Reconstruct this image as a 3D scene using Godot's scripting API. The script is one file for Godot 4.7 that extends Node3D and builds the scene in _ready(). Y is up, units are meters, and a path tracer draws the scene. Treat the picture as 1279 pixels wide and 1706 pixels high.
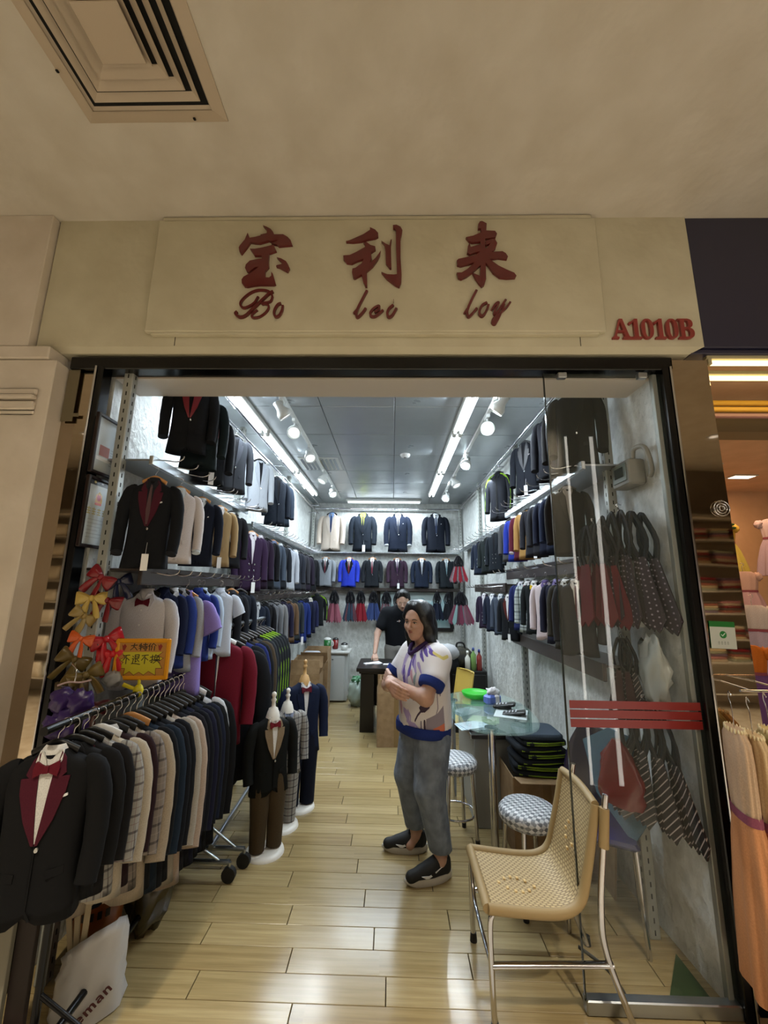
extends Node3D
# A small suit shop seen from a shopping-mall corridor.

var mats := {}
var meshes := {}
var taken := {}
var rng := RandomNumberGenerator.new()
var weave: ImageTexture
const ORD := ["first", "second", "third", "fourth", "fifth", "sixth", "seventh", "eighth", "ninth", "tenth", "eleventh", "twelfth", "thirteenth", "fourteenth", "fifteenth", "sixteenth", "seventeenth", "eighteenth", "nineteenth", "twentieth", "twenty-first", "twenty-second", "twenty-third", "twenty-fourth"]

const GLYPHS := {
	"bao": [[-0.806,3.52,-0.793,3.487,-0.764,3.492,-0.734,3.501,-0.734,3.507,-0.701,3.516,-0.702,3.539,-0.726,3.567,-0.704,3.557,-0.681,3.543,-0.667,3.524,-0.66,3.508,-0.611,3.508,-0.585,3.491,-0.568,3.471,-0.557,3.441,-0.582,3.439,-0.631,3.434,-0.64,3.443,-0.672,3.451,-0.633,3.472,-0.676,3.465,-0.688,3.469,-0.736,3.453,-0.761,3.455,-0.786,3.46,-0.805,3.425,-0.83,3.386,-0.84,3.396,-0.847,3.425,-0.843,3.437,-0.818,3.477],
		[-0.786,3.417,-0.758,3.417,-0.722,3.424,-0.659,3.442,-0.641,3.404,-0.68,3.388,-0.679,3.339,-0.675,3.304,-0.692,3.28,-0.692,3.24,-0.669,3.238,-0.658,3.249,-0.66,3.274,-0.651,3.262,-0.631,3.199,-0.642,3.194,-0.718,3.195,-0.747,3.192,-0.783,3.184,-0.798,3.187,-0.812,3.204,-0.815,3.227,-0.806,3.244,-0.765,3.27,-0.763,3.273,-0.74,3.293,-0.729,3.306,-0.75,3.301,-0.774,3.278,-0.779,3.268,-0.794,3.28,-0.803,3.298,-0.8,3.319,-0.78,3.343,-0.741,3.352,-0.717,3.355,-0.719,3.376,-0.758,3.376],
		[-0.637,3.363,-0.613,3.356,-0.585,3.339,-0.572,3.318,-0.563,3.297,-0.572,3.274,-0.603,3.292,-0.619,3.302,-0.636,3.307,-0.635,3.313,-0.605,3.321,-0.615,3.339]],
	"li": [[-0.267,3.462,-0.247,3.468,-0.175,3.505,-0.139,3.533,-0.139,3.55,-0.111,3.535,-0.094,3.513,-0.093,3.492,-0.107,3.483,-0.15,3.474,-0.183,3.462,-0.228,3.457,-0.265,3.459],
		[-0.173,3.455,-0.155,3.455,-0.134,3.437,-0.109,3.429,-0.106,3.41,-0.13,3.391,-0.126,3.357,-0.134,3.328,-0.105,3.357,-0.087,3.385,-0.078,3.403,-0.081,3.378,-0.093,3.347,-0.119,3.305,-0.15,3.274,-0.146,3.183,-0.155,3.182,-0.168,3.212,-0.178,3.254,-0.213,3.231,-0.222,3.237,-0.229,3.268,-0.227,3.292,-0.212,3.295,-0.179,3.323,-0.169,3.351,-0.201,3.34,-0.231,3.323,-0.258,3.327,-0.277,3.351,-0.279,3.372,-0.244,3.375,-0.211,3.393,-0.164,3.424,-0.164,3.442],
		[-0.076,3.463,-0.052,3.445,-0.032,3.434,-0.026,3.47,-0.02,3.472,-0.024,3.427,-0.02,3.294,-0.029,3.294,-0.05,3.326,-0.053,3.406,-0.061,3.442],
		[-0.015,3.563,0.005,3.565,0.027,3.552,0.037,3.53,0.034,3.502,0.027,3.473,0.028,3.357,0.034,3.253,0.033,3.205,0.023,3.18,0.002,3.191,-0.043,3.229,-0.061,3.253,-0.073,3.27,-0.043,3.256,-0.007,3.253,0.01,3.256,0.003,3.427,0.002,3.516,-0.001,3.541,-0.013,3.545]],
	"lai": [[0.446,3.564,0.455,3.583,0.468,3.585,0.492,3.57,0.488,3.525,0.514,3.523,0.535,3.522,0.545,3.504,0.537,3.482,0.481,3.474,0.48,3.458,0.478,3.414,0.486,3.414,0.508,3.445,0.481,3.432,0.482,3.459,0.512,3.47,0.533,3.47,0.544,3.445,0.534,3.413,0.512,3.391,0.569,3.394,0.586,3.382,0.597,3.361,0.591,3.347,0.546,3.354,0.499,3.346,0.545,3.306,0.588,3.281,0.625,3.262,0.636,3.244,0.63,3.233,0.586,3.23,0.548,3.235,0.516,3.264,0.494,3.302,0.478,3.323,0.477,3.224,0.467,3.19,0.454,3.18,0.438,3.2,0.421,3.231,0.407,3.263,0.445,3.244,0.451,3.309,0.41,3.268,0.377,3.241,0.347,3.226,0.332,3.233,0.324,3.264,0.351,3.265,0.381,3.286,0.421,3.327,0.346,3.305,0.327,3.312,0.326,3.338,0.335,3.348,0.392,3.362,0.425,3.372,0.452,3.393,0.428,3.389,0.395,3.377,0.382,3.386,0.387,3.425,0.396,3.448,0.402,3.421,0.454,3.439,0.454,3.456,0.409,3.451,0.394,3.46,0.378,3.483,0.416,3.492,0.459,3.513,0.459,3.538,0.445,3.538]],
}
const SCRIPT := {
	"B": [[0.0063, [-0.825,3.039,-0.834,3.028,-0.823,3.014,-0.803,3.006,-0.777,3.017,-0.749,3.05,-0.715,3.089,-0.685,3.123,-0.662,3.148,-0.643,3.159]], [0.0053, [-0.721,3.128,-0.738,3.092,-0.766,3.07,-0.793,3.061,-0.81,3.075,-0.81,3.098,-0.788,3.129,-0.758,3.154,-0.723,3.167,-0.683,3.165,-0.663,3.156]], [0.0053, [-0.654,3.145,-0.646,3.128,-0.654,3.1,-0.683,3.092,-0.703,3.088]], [0.0053, [-0.697,3.083,-0.67,3.083,-0.661,3.064,-0.674,3.036,-0.702,3.011,-0.731,3.003,-0.747,3.011,-0.743,3.028,-0.72,3.05]]],
	"o": [[0.0058, [-0.596,3.087,-0.613,3.08,-0.628,3.05,-0.629,3.022,-0.618,3.007,-0.601,3.017,-0.589,3.047,-0.587,3.075]]],
	"l": [[0.0063, [-0.147,3.162,-0.166,3.119,-0.193,3.055,-0.2,3.022,-0.195,3.005,-0.183,3.011,-0.164,3.035,-0.151,3.057]], [0.0049, [-0.213,3.027,-0.198,3.049]]],
	"e": [[0.0058, [-0.105,3.033,-0.086,3.046,-0.08,3.061,-0.086,3.07,-0.11,3.055,-0.127,3.03,-0.122,3.011,-0.102,3.009,-0.076,3.03,-0.061,3.046]]],
	"i": [[0.0063, [-0.008,3.076,-0.03,3.054,-0.039,3.027,-0.031,3.005,-0.012,3.016,0.009,3.057]], [0.0083, [-0.008,3.1,-0.006,3.1]]],
	"l2": [[0.0063, [0.427,3.163,0.406,3.12,0.38,3.059,0.373,3.026,0.379,3.007,0.391,3.013,0.409,3.034,0.425,3.056]], [0.0049, [0.359,3.026,0.375,3.054]]],
	"o2": [[0.0063, [0.478,3.089,0.456,3.076,0.44,3.048,0.437,3.023,0.449,3.01,0.464,3.023,0.479,3.054,0.485,3.078]]],
	"y": [[0.0058, [0.501,3.045,0.519,3.075,0.534,3.089,0.536,3.081,0.518,3.045,0.512,3.026,0.524,3.026,0.552,3.067,0.576,3.106]], [0.0053, [0.567,3.081,0.551,3.037,0.532,2.993,0.514,2.964,0.5,2.975,0.511,2.999,0.541,3.026,0.576,3.059,0.599,3.093]]],
}


func _ready() -> void:
	rng.seed = 7
	# camera
	var cam := Camera3D.new()
	cam.name = "camera"
	cam.fov = rad_to_deg(2.0 * atan(853.0 / 666.0))
	cam.position = Vector3(0, 1.62, 0)
	cam.basis = Basis(Vector3.UP, deg_to_rad(1.29)) * Basis(Vector3.RIGHT, deg_to_rad(10.96)) * Basis(Vector3.BACK, deg_to_rad(0.8))
	cam.near = 0.02
	cam.current = true
	add_child(cam)
	# environment: closed mall, no sky
	var we := WorldEnvironment.new()
	we.name = "world_environment"
	var env := Environment.new()
	env.background_mode = Environment.BG_COLOR
	env.background_color = Color(0.02, 0.02, 0.02)
	env.tonemap_mode = Environment.TONE_MAPPER_LINEAR
	env.tonemap_exposure = 1.0
	env.sdfgi_enabled = true
	env.ssao_enabled = true
	env.ssil_enabled = true
	we.environment = env
	add_child(we)
	# large area lights of the corridor, behind the camera
	for q in [[-0.9, 0.8], [0.9, 0.8]]:
		corridor_light(q[0], q[1])
	for k in 8:
		corridor_downlight(Vector3([-4.2, -1.3, 1.3, 4.2][k % 4], 3.65, 0.1 if k < 4 else 1.25), k)
	make_weave()
	structure()
	shop_front()
	shop_room()
	ceiling_lamps()
	wall_fittings()
	wall_garments()
	back_wall()
	floor_racks()
	mannequins()
	back_furniture()
	table_group()
	chair_group()
	people()
	left_corner()
	right_glass_group()
	neighbour()
	corridor_goods()

# ---------------------------------------------------------------- helpers
func mat(key: String, c: Color, rough := 0.7, metal := 0.0) -> StandardMaterial3D:
	if mats.has(key):
		return mats[key]
	var m := StandardMaterial3D.new()
	m.resource_name = key
	m.albedo_color = c
	m.roughness = rough
	m.metallic = metal
	mats[key] = m
	return m

func hexc(h: String) -> Color:
	return Color.html(h)

func cloth(h: String, rough := 0.85) -> StandardMaterial3D:
	var key := "cloth_" + h
	if mats.has(key):
		return mats[key]
	var m := mat(key, hexc(h), rough)
	m.albedo_texture = weave
	m.uv1_triplanar = true
	m.uv1_scale = Vector3(16, 16, 16)
	m.rim_enabled = true
	m.rim = 0.08
	m.rim_tint = 0.8
	m.metallic_specular = 0.3
	return m

func patterned(key: String, img: Image, scale: float, rough := 0.8) -> StandardMaterial3D:
	if mats.has(key):
		return mats[key]
	var m := mat(key, Color.WHITE, rough)
	m.albedo_texture = ImageTexture.create_from_image(img)
	m.uv1_triplanar = true
	m.uv1_scale = Vector3(scale, scale, scale)
	m.uv1_triplanar_sharpness = 8.0
	return m

func make_weave() -> void:
	var n := FastNoiseLite.new()
	n.seed = 3
	n.frequency = 0.03
	n.fractal_octaves = 4
	var im := Image.create(256, 256, false, Image.FORMAT_RGB8)
	for y in 256:
		for x in 256:
			var v := 0.9 + 0.1 * n.get_noise_2d(x, y) + (0.04 if (x / 2 + y / 2) % 2 == 0 else -0.04)
			im.set_pixel(x, y, Color(v, v, v))
	weave = ImageTexture.create_from_image(im)

func noise_tex(sd: int, freq: float, size := 256, oct := 4, normal := false, strength := 4.0, a := Color.BLACK, b := Color.WHITE) -> NoiseTexture2D:
	var t := NoiseTexture2D.new()
	var n := FastNoiseLite.new()
	n.seed = sd
	n.frequency = freq
	n.fractal_octaves = oct
	t.noise = n
	t.width = size
	t.height = size
	t.seamless = true
	t.as_normal_map = normal
	t.bump_strength = strength
	if not normal:
		var g := Gradient.new()
		g.set_color(0, a)
		g.set_color(1, b)
		t.color_ramp = g
	return t

func new_st() -> SurfaceTool:
	var st := SurfaceTool.new()
	st.begin(Mesh.PRIMITIVE_TRIANGLES)
	return st

func flat(st: SurfaceTool) -> void:
	st.set_smooth_group(-1)

func smooth(st: SurfaceTool, g := 0) -> void:
	st.set_smooth_group(g)

func tri(st: SurfaceTool, a: Vector3, b: Vector3, c: Vector3) -> void:
	st.add_vertex(a)
	st.add_vertex(c)
	st.add_vertex(b)

func quad(st: SurfaceTool, a: Vector3, b: Vector3, c: Vector3, d: Vector3) -> void:
	tri(st, a, b, c)
	tri(st, a, c, d)

func done(st: SurfaceTool) -> ArrayMesh:
	st.generate_normals()
	return st.commit()

func mi(called: String, mesh: Mesh, m: Material, parent: Node, xf := Transform3D.IDENTITY) -> MeshInstance3D:
	var o := MeshInstance3D.new()
	o.name = called if parent != self else numbered(called)
	o.mesh = mesh
	o.material_override = m
	o.transform = xf
	parent.add_child(o, true)
	return o

func obj(called: String, st: SurfaceTool, m: Material, parent: Node, xf := Transform3D.IDENTITY) -> MeshInstance3D:
	return mi(called, done(st), m, parent, xf)

func numbered(n: String) -> String:
	if not taken.has(n):
		taken[n] = 0
		return n
	taken[n] += 1
	return "%s_%03d" % [n, taken[n]]

func tag(o: Node, label: String, category: String, group := "") -> Node:
	o.set_meta("label", label)
	o.set_meta("category", category)
	if group:
		o.set_meta("group", group)
	return o

func struct(o: Node, label := "", category := "") -> Node:
	o.set_meta("kind", "structure")
	if label:
		o.set_meta("label", label)
		o.set_meta("category", category)
	return o

func thing(called: String, label: String, category: String, at := Vector3.ZERO, yaw := 0.0, group := "") -> Node3D:
	var o := Node3D.new()
	o.name = numbered(called)
	o.position = at
	o.rotation.y = deg_to_rad(yaw)
	add_child(o)
	tag(o, label, category, group)
	return o

func base(called: String, label: String, category: String) -> Node3D:
	var o := thing(called, label, category)
	o.set_meta("kind", "structure")
	return o

# chamfered box
func cbox(st: SurfaceTool, c: Vector3, s: Vector3, ch := 0.0, b := Basis.IDENTITY) -> void:
	flat(st)
	var h := s / 2.0
	ch = minf(ch, minf(h.x, minf(h.y, h.z)) * 0.8)
	if ch <= 0.0:
		var p := []
		for k in 8:
			p.append(c + b * Vector3(h.x if k & 1 else -h.x, h.y if k & 2 else -h.y, h.z if k & 4 else -h.z))
		quad(st, p[4], p[5], p[7], p[6])
		quad(st, p[1], p[0], p[2], p[3])
		quad(st, p[5], p[1], p[3], p[7])
		quad(st, p[0], p[4], p[6], p[2])
		quad(st, p[6], p[7], p[3], p[2])
		quad(st, p[0], p[1], p[5], p[4])
		return
	var rings := []
	for q in [[h.y, ch], [h.y - ch, 0.0], [-h.y + ch, 0.0], [-h.y, ch]]:
		var i: float = q[1]
		var x := h.x - i
		var z := h.z - i
		var e := ch
		var ring := PackedVector3Array()
		for v in [Vector2(x, -z + e), Vector2(x, z - e), Vector2(x - e, z), Vector2(-x + e, z), Vector2(-x, z - e), Vector2(-x, -z + e), Vector2(-x + e, -z), Vector2(x - e, -z)]:
			ring.append(c + b * Vector3(v.x, q[0], v.y))
		rings.append(ring)
	loft(st, rings, true, true, false)

func centre(r: PackedVector3Array) -> Vector3:
	var s := Vector3.ZERO
	for p in r:
		s += p
	return s / r.size()

func loft(st: SurfaceTool, rings: Array, cap0 := true, cap1 := true, soft := true) -> void:
	var n: int = rings[0].size()
	var vol := 0.0
	for i in rings.size() - 1:
		var m := (centre(rings[i]) + centre(rings[i + 1])) / 2.0
		for j in n:
			var a: Vector3 = rings[i][j]
			var b: Vector3 = rings[i][(j + 1) % n]
			var d: Vector3 = rings[i + 1][j]
			var e: Vector3 = rings[i + 1][(j + 1) % n]
			vol += ((e - a).cross(d - b)).dot((a + b + d + e) / 4.0 - m)
	var flip := vol < 0.0
	if soft:
		smooth(st)
	else:
		flat(st)
	for i in rings.size() - 1:
		for j in n:
			var k := (j + 1) % n
			if flip:
				quad(st, rings[i][j], rings[i + 1][j], rings[i + 1][k], rings[i][k])
			else:
				quad(st, rings[i][j], rings[i][k], rings[i + 1][k], rings[i + 1][j])
	flat(st)
	for e in 2:
		if (e == 0 and not cap0) or (e == 1 and not cap1):
			continue
		var r: PackedVector3Array = rings[0] if e == 0 else rings[-1]
		var c := centre(r)
		for j in n:
			var k := (j + 1) % n
			if (e == 0) != flip:
				tri(st, c, r[k], r[j])
			else:
				tri(st, c, r[j], r[k])

func ring_at(c: Vector3, u: Vector3, v: Vector3, ru: float, rv: float, n: int) -> PackedVector3Array:
	var r := PackedVector3Array()
	for j in n:
		var t := TAU * j / n
		r.append(c + u * cos(t) * ru + v * sin(t) * rv)
	return r

# tube along points, radius a number or an array
func tube(st: SurfaceTool, pts: Array, rad, n := 8, squash := 1.0, up := Vector3.ZERO) -> void:
	var rings := []
	var u := Vector3.ZERO
	for i in pts.size():
		var d: Vector3
		if i == 0:
			d = pts[1] - pts[0]
		elif i == pts.size() - 1:
			d = pts[i] - pts[i - 1]
		else:
			d = (pts[i] - pts[i - 1]).normalized() + (pts[i + 1] - pts[i]).normalized()
		d = d.normalized()
		if i == 0:
			u = up if up != Vector3.ZERO else (Vector3.UP if absf(d.y) < 0.9 else Vector3.RIGHT)
		u = (u - d * u.dot(d)).normalized()
		var v := d.cross(u)
		var r: float = rad[i] if rad is Array else rad
		rings.append(ring_at(pts[i], u, v, r, r * squash, n))
	loft(st, rings)

func curve_pts(ctrl: Array, per := 5) -> Array:
	var out := []
	for i in ctrl.size() - 1:
		var p0: Vector3 = ctrl[maxi(i - 1, 0)]
		var p3: Vector3 = ctrl[mini(i + 2, ctrl.size() - 1)]
		var a: Vector3 = ctrl[i]
		for k in per:
			out.append(a.cubic_interpolate(ctrl[i + 1], p0, p3, float(k) / per))
	out.append(ctrl[-1])
	return out

# lathe about y: profile of Vector2(radius, y), from top to bottom
func lathe(st: SurfaceTool, prof: Array, n := 20, at := Vector3.ZERO, soft := true) -> void:
	var rings := []
	for p in prof:
		rings.append(ring_at(at + Vector3(0, p.y, 0), Vector3.RIGHT, Vector3.BACK, maxf(p.x, 0.0004), maxf(p.x, 0.0004), n))
	loft(st, rings, true, true, soft)

func prism(st: SurfaceTool, poly: PackedVector2Array, z0: float, z1: float, xf := Transform3D.IDENTITY) -> void:
	flat(st)
	if Geometry2D.is_polygon_clockwise(poly):
		poly = poly.duplicate()
		poly.reverse()
	var idx := Geometry2D.triangulate_polygon(poly)
	for k in range(0, idx.size(), 3):
		var a := poly[idx[k]]
		var b := poly[idx[k + 1]]
		var c := poly[idx[k + 2]]
		if (b - a).cross(c - a) < 0:
			var s := b
			b = c
			c = s
		tri(st, xf * Vector3(a.x, a.y, z1), xf * Vector3(b.x, b.y, z1), xf * Vector3(c.x, c.y, z1))
		tri(st, xf * Vector3(a.x, a.y, z0), xf * Vector3(c.x, c.y, z0), xf * Vector3(b.x, b.y, z0))
	for i in poly.size():
		var a := poly[i]
		var b := poly[(i + 1) % poly.size()]
		quad(st, xf * Vector3(a.x, a.y, z0), xf * Vector3(b.x, b.y, z0), xf * Vector3(b.x, b.y, z1), xf * Vector3(a.x, a.y, z1))

func poly2(a: Array) -> PackedVector2Array:
	var p := PackedVector2Array()
	for k in range(0, a.size(), 2):
		p.append(Vector2(a[k], a[k + 1]))
	return p

func box_obj(called: String, c: Vector3, s: Vector3, m: Material, parent: Node, ch := 0.0, b := Basis.IDENTITY) -> MeshInstance3D:
	var st := new_st()
	cbox(st, Vector3.ZERO, s, ch)
	return obj(called, st, m, parent, Transform3D(b, c))

# a flat printed sheet: quad with UV, small thickness behind it
func sheet(called: String, w: float, h: float, m: Material, parent: Node, xf: Transform3D) -> MeshInstance3D:
	var st := new_st()
	flat(st)
	var p := [Vector3(-w / 2, -h / 2, 0.001), Vector3(w / 2, -h / 2, 0.001), Vector3(w / 2, h / 2, 0.001), Vector3(-w / 2, h / 2, 0.001)]
	var uv := [Vector2(0, 1), Vector2(1, 1), Vector2(1, 0), Vector2(0, 0)]
	for k in [0, 2, 1, 0, 3, 2]:
		st.set_uv(uv[k])
		st.add_vertex(p[k])
	for k in [0, 1, 2, 0, 2, 3]:
		st.set_uv(Vector2(0.01, 0.01))
		st.add_vertex(p[k] + Vector3(0, 0, -0.002))
	return obj(called, st, m, parent, xf)

func stroke(im: Image, pts: Array, w: float, c: Color) -> void:
	for i in range(0, pts.size() - 2, 2):
		var a := Vector2(pts[i], pts[i + 1])
		var b := Vector2(pts[i + 2], pts[i + 3])
		var n := int(a.distance_to(b) * 1.5) + 1
		for k in n + 1:
			var p := a.lerp(b, float(k) / n)
			for dy in range(-int(w), int(w) + 1):
				for dx in range(-int(w), int(w) + 1):
					if dx * dx + dy * dy <= w * w:
						var x := int(p.x) + dx
						var y := int(p.y) + dy
						if x >= 0 and y >= 0 and x < im.get_width() and y < im.get_height():
							im.set_pixel(x, y, c)

func fill_poly(im: Image, poly: PackedVector2Array, c: Color) -> void:
	var r := Rect2(poly[0], Vector2.ZERO)
	for p in poly:
		r = r.expand(p)
	for y in range(maxi(0, int(r.position.y)), mini(im.get_height(), int(r.end.y) + 1)):
		for x in range(maxi(0, int(r.position.x)), mini(im.get_width(), int(r.end.x) + 1)):
			if Geometry2D.is_point_in_polygon(Vector2(x, y), poly):
				im.set_pixel(x, y, c)

func printed(key: String, im: Image, rough := 0.6) -> StandardMaterial3D:
	var m := mat(key, Color.WHITE, rough)
	m.albedo_texture = ImageTexture.create_from_image(im)
	return m

func glow(key: String, c: Color, e: float) -> StandardMaterial3D:
	var m := mat(key, Color(0.9, 0.9, 0.9), 0.5)
	m.emission_enabled = true
	m.emission = c
	m.emission_energy_multiplier = e
	return m

func glass(key: String, c: Color, alpha := 0.08) -> StandardMaterial3D:
	var m := mat(key, Color(c.r, c.g, c.b, alpha), 0.0)
	m.transparency = BaseMaterial3D.TRANSPARENCY_ALPHA
	return m

func area(parent: Node, at: Vector3, size: Vector2, energy: float, c: Color, towards := Vector3.DOWN) -> void:
	var l := AreaLight3D.new()
	l.name = "area_light"
	l.area_size = size
	l.light_energy = energy
	l.light_color = c
	l.shadow_enabled = true
	l.area_range = 12.0
	l.area_attenuation = 2.0
	parent.add_child(l, true)
	var up := Vector3.BACK if absf(towards.y) > 0.9 else Vector3.UP
	l.transform = Transform3D(Basis.looking_at(towards, up), at)

func chrome() -> StandardMaterial3D:
	return mat("chrome", Color(0.78, 0.78, 0.8), 0.12, 1.0)

func steel() -> StandardMaterial3D:
	return mat("brushed_steel", Color(0.66, 0.68, 0.7), 0.3, 1.0)

func white_metal() -> StandardMaterial3D:
	return mat("white_metal", Color(0.78, 0.79, 0.78), 0.4)

# ---------------------------------------------------------------- corridor and shop front
const CREAM := Color(0.80, 0.775, 0.73)

func corridor_light(x: float, z: float) -> void:
	var t := thing("ceiling_panel_light", "square warm panel light in the corridor ceiling at %s" % ("left behind the viewer" if x > -2 and x < 0 else "right behind the viewer" if x > 0 and x < 2 else "far left of the corridor" if x < 0 else "far right of the corridor"), "ceiling light", Vector3(x, 3.65, z))
	box_obj("frame", Vector3(0, -0.012, 0), Vector3(0.66, 0.024, 0.66), white_metal(), t, 0.004)
	box_obj("diffuser", Vector3(0, -0.026, 0), Vector3(0.6, 0.006, 0.6), glow("panel_glow", Color(1, 0.93, 0.8), 4.0), t)
	area(t, Vector3(0, -0.034, 0), Vector2(0.6, 0.6), 1.45, Color(1, 0.955, 0.86))

func corridor_downlight(at: Vector3, k: int) -> void:
	var t := thing("corridor_downlight", "round recessed downlight in the corridor ceiling, %s of eight behind the viewer" % ORD[k], "downlight", at, 0, "corridor downlights")
	var st := new_st()
	lathe(st, [Vector2(0.055, 0.0), Vector2(0.085, 0.0), Vector2(0.085, -0.01), Vector2(0.07, -0.014), Vector2(0.06, -0.008)], 24)
	obj("trim_ring", st, white_metal(), t)
	st = new_st()
	lathe(st, [Vector2(0.058, -0.004), Vector2(0.05, -0.009), Vector2(0.0, -0.009)], 24)
	obj("lamp_lens", st, glow("panel_glow", Color.WHITE, 1.0), t)
	var l := SpotLight3D.new()
	l.name = "down_light"
	l.light_color = Color(1, 0.955, 0.86)
	l.light_energy = 9.8
	l.spot_angle = 40
	l.spot_angle_attenuation = 0.6
	l.spot_range = 9.0
	l.spot_attenuation = 2.0
	l.light_size = 0.05
	l.shadow_enabled = true
	t.add_child(l)
	l.transform = Transform3D(Basis.looking_at(Vector3.DOWN, Vector3.BACK), Vector3(0, -0.03, 0))

func plaster(key: String, c: Color) -> StandardMaterial3D:
	if mats.has(key):
		return mats[key]
	var m := mat(key, c, 0.75)
	m.albedo_texture = noise_tex(11, 0.012, 256, 4, false, 1, Color(0.93, 0.92, 0.9), Color.WHITE)
	m.normal_enabled = true
	m.normal_texture = noise_tex(5, 0.06, 256, 4, true, 1.2)
	m.normal_scale = 0.3
	m.uv1_triplanar = true
	m.uv1_world_triplanar = true
	m.uv1_scale = Vector3(0.9, 0.9, 0.9)
	return m

func slab(called: String, lo: Vector3, hi: Vector3, m: Material, label: String, category: String, ch := 0.0) -> MeshInstance3D:
	var o := box_obj(called, (lo + hi) / 2.0, hi - lo, m, self, ch)
	struct(o, label, category)
	return o

func structure() -> void:
	var paint := plaster("cream_paint", CREAM)
	slab("ceiling", Vector3(-6, 3.65, -1.95), Vector3(6, 3.75, 3.4), paint, "plain cream painted ceiling of the mall corridor", "ceiling")
	var tile := mat("corridor_tile", Color(0.78, 0.755, 0.71), 0.25)
	tile.albedo_texture = noise_tex(21, 0.02, 256, 5, false, 1, Color(0.85, 0.82, 0.78), Color.WHITE)
	tile.uv1_triplanar = true
	tile.uv1_world_triplanar = true
	slab("floor_corridor", Vector3(-6, -0.1, -1.68), Vector3(6, -0.004, 3.4), tile, "polished beige stone floor of the mall corridor", "floor")
	slab("wall_behind", Vector3(-6, 0, 2.9), Vector3(6, 3.65, 3.0), plaster("opposite_paint", Color(0.5, 0.47, 0.44)), "grey beige wall of the shops across the corridor", "wall")
	slab("wall_corridor_left", Vector3(-6.1, 0, -1.9), Vector3(-6, 3.65, 3.0), paint, "cream end wall of the corridor on the left", "wall")
	slab("wall_corridor_right", Vector3(6, 0, -8), Vector3(6.1, 3.65, 3.0), paint, "cream end wall of the corridor on the right", "wall")
	# left pillar with moulding
	var pil := base("wall_pillar", "pinkish cream plaster pillar with a moulding left of the shop", "pillar")
	var pm := plaster("pillar_paint", Color(0.85, 0.81, 0.76))
	box_obj("shaft", Vector3(-3.865, 1.38, -2.02), Vector3(4.25, 2.76, 0.36), pm, pil, 0.004)
	box_obj("upper_panel", Vector3(-3.95, 3.245, -1.99), Vector3(4.08, 0.81, 0.3), pm, pil, 0.004)
	box_obj("ledge", Vector3(-3.9, 2.80, -1.98), Vector3(4.24, 0.07, 0.3), pm, pil, 0.006)
	for q in [[2.575, 0.016, 0.035], [2.545, 0.03, 0.022], [2.50, 0.022, 0.045], [2.465, 0.012, 0.02]]:
		box_obj("moulding", Vector3(-3.9, q[0], -1.84 + q[1] / 2), Vector3(4.2, q[2], q[1]), pm, pil, 0.006)
	# air diffuser in the ceiling
	var vent := thing("air_diffuser", "square stepped air diffuser with dirty louvres in the corridor ceiling", "vent", Vector3(-1.055, 3.65, -1.085))
	var vm := mat("diffuser_paint", Color(0.72, 0.66, 0.58), 0.5)
	var dark := mat("duct_dark", Color(0.03, 0.028, 0.025), 0.9)
	box_obj("duct", Vector3(0, 0.001, 0), Vector3(0.5, 0.004, 0.5), dark, vent)
	for k in 6:
		var o := 0.31 - k * 0.042
		var i := o - (0.05 if k == 0 else 0.032)
		var yo := -0.006 - k * 0.006
		var yi := yo - (0.01 if k == 0 else 0.0) + (0.022 if k > 0 else 0.0)
		var st := new_st()
		flat(st)
		var ro := [Vector3(-o, yo, -o), Vector3(o, yo, -o), Vector3(o, yo, o), Vector3(-o, yo, o)]
		var ri := [Vector3(-i, yi, -i), Vector3(i, yi, -i), Vector3(i, yi, i), Vector3(-i, yi, i)]
		for j in 4:
			var n := (j + 1) % 4
			quad(st, ro[j], ro[n], ri[n], ri[j])
			quad(st, ro[n] + Vector3(0, 0.003, 0), ro[j] + Vector3(0, 0.003, 0), ri[j] + Vector3(0, 0.003, 0), ri[n] + Vector3(0, 0.003, 0))
			quad(st, ro[j], ro[j] + Vector3(0, 0.006 if k == 0 else 0.003, 0), ro[n] + Vector3(0, 0.006 if k == 0 else 0.003, 0), ro[n])
		obj("frame" if k == 0 else "louvre", st, vm, vent)
	box_obj("centre_plate", Vector3(0, -0.045, 0), Vector3(0.17, 0.006, 0.17), vm, vent, 0.002)
	for q in [[-0.3, -0.12], [0.17, 0.27]]:
		box_obj("screw", Vector3(q[0], -0.018, q[1] - 0.56 if q[1] > 0 else q[1]), Vector3(0.012, 0.006, 0.012), dark, vent, 0.003)

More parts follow.
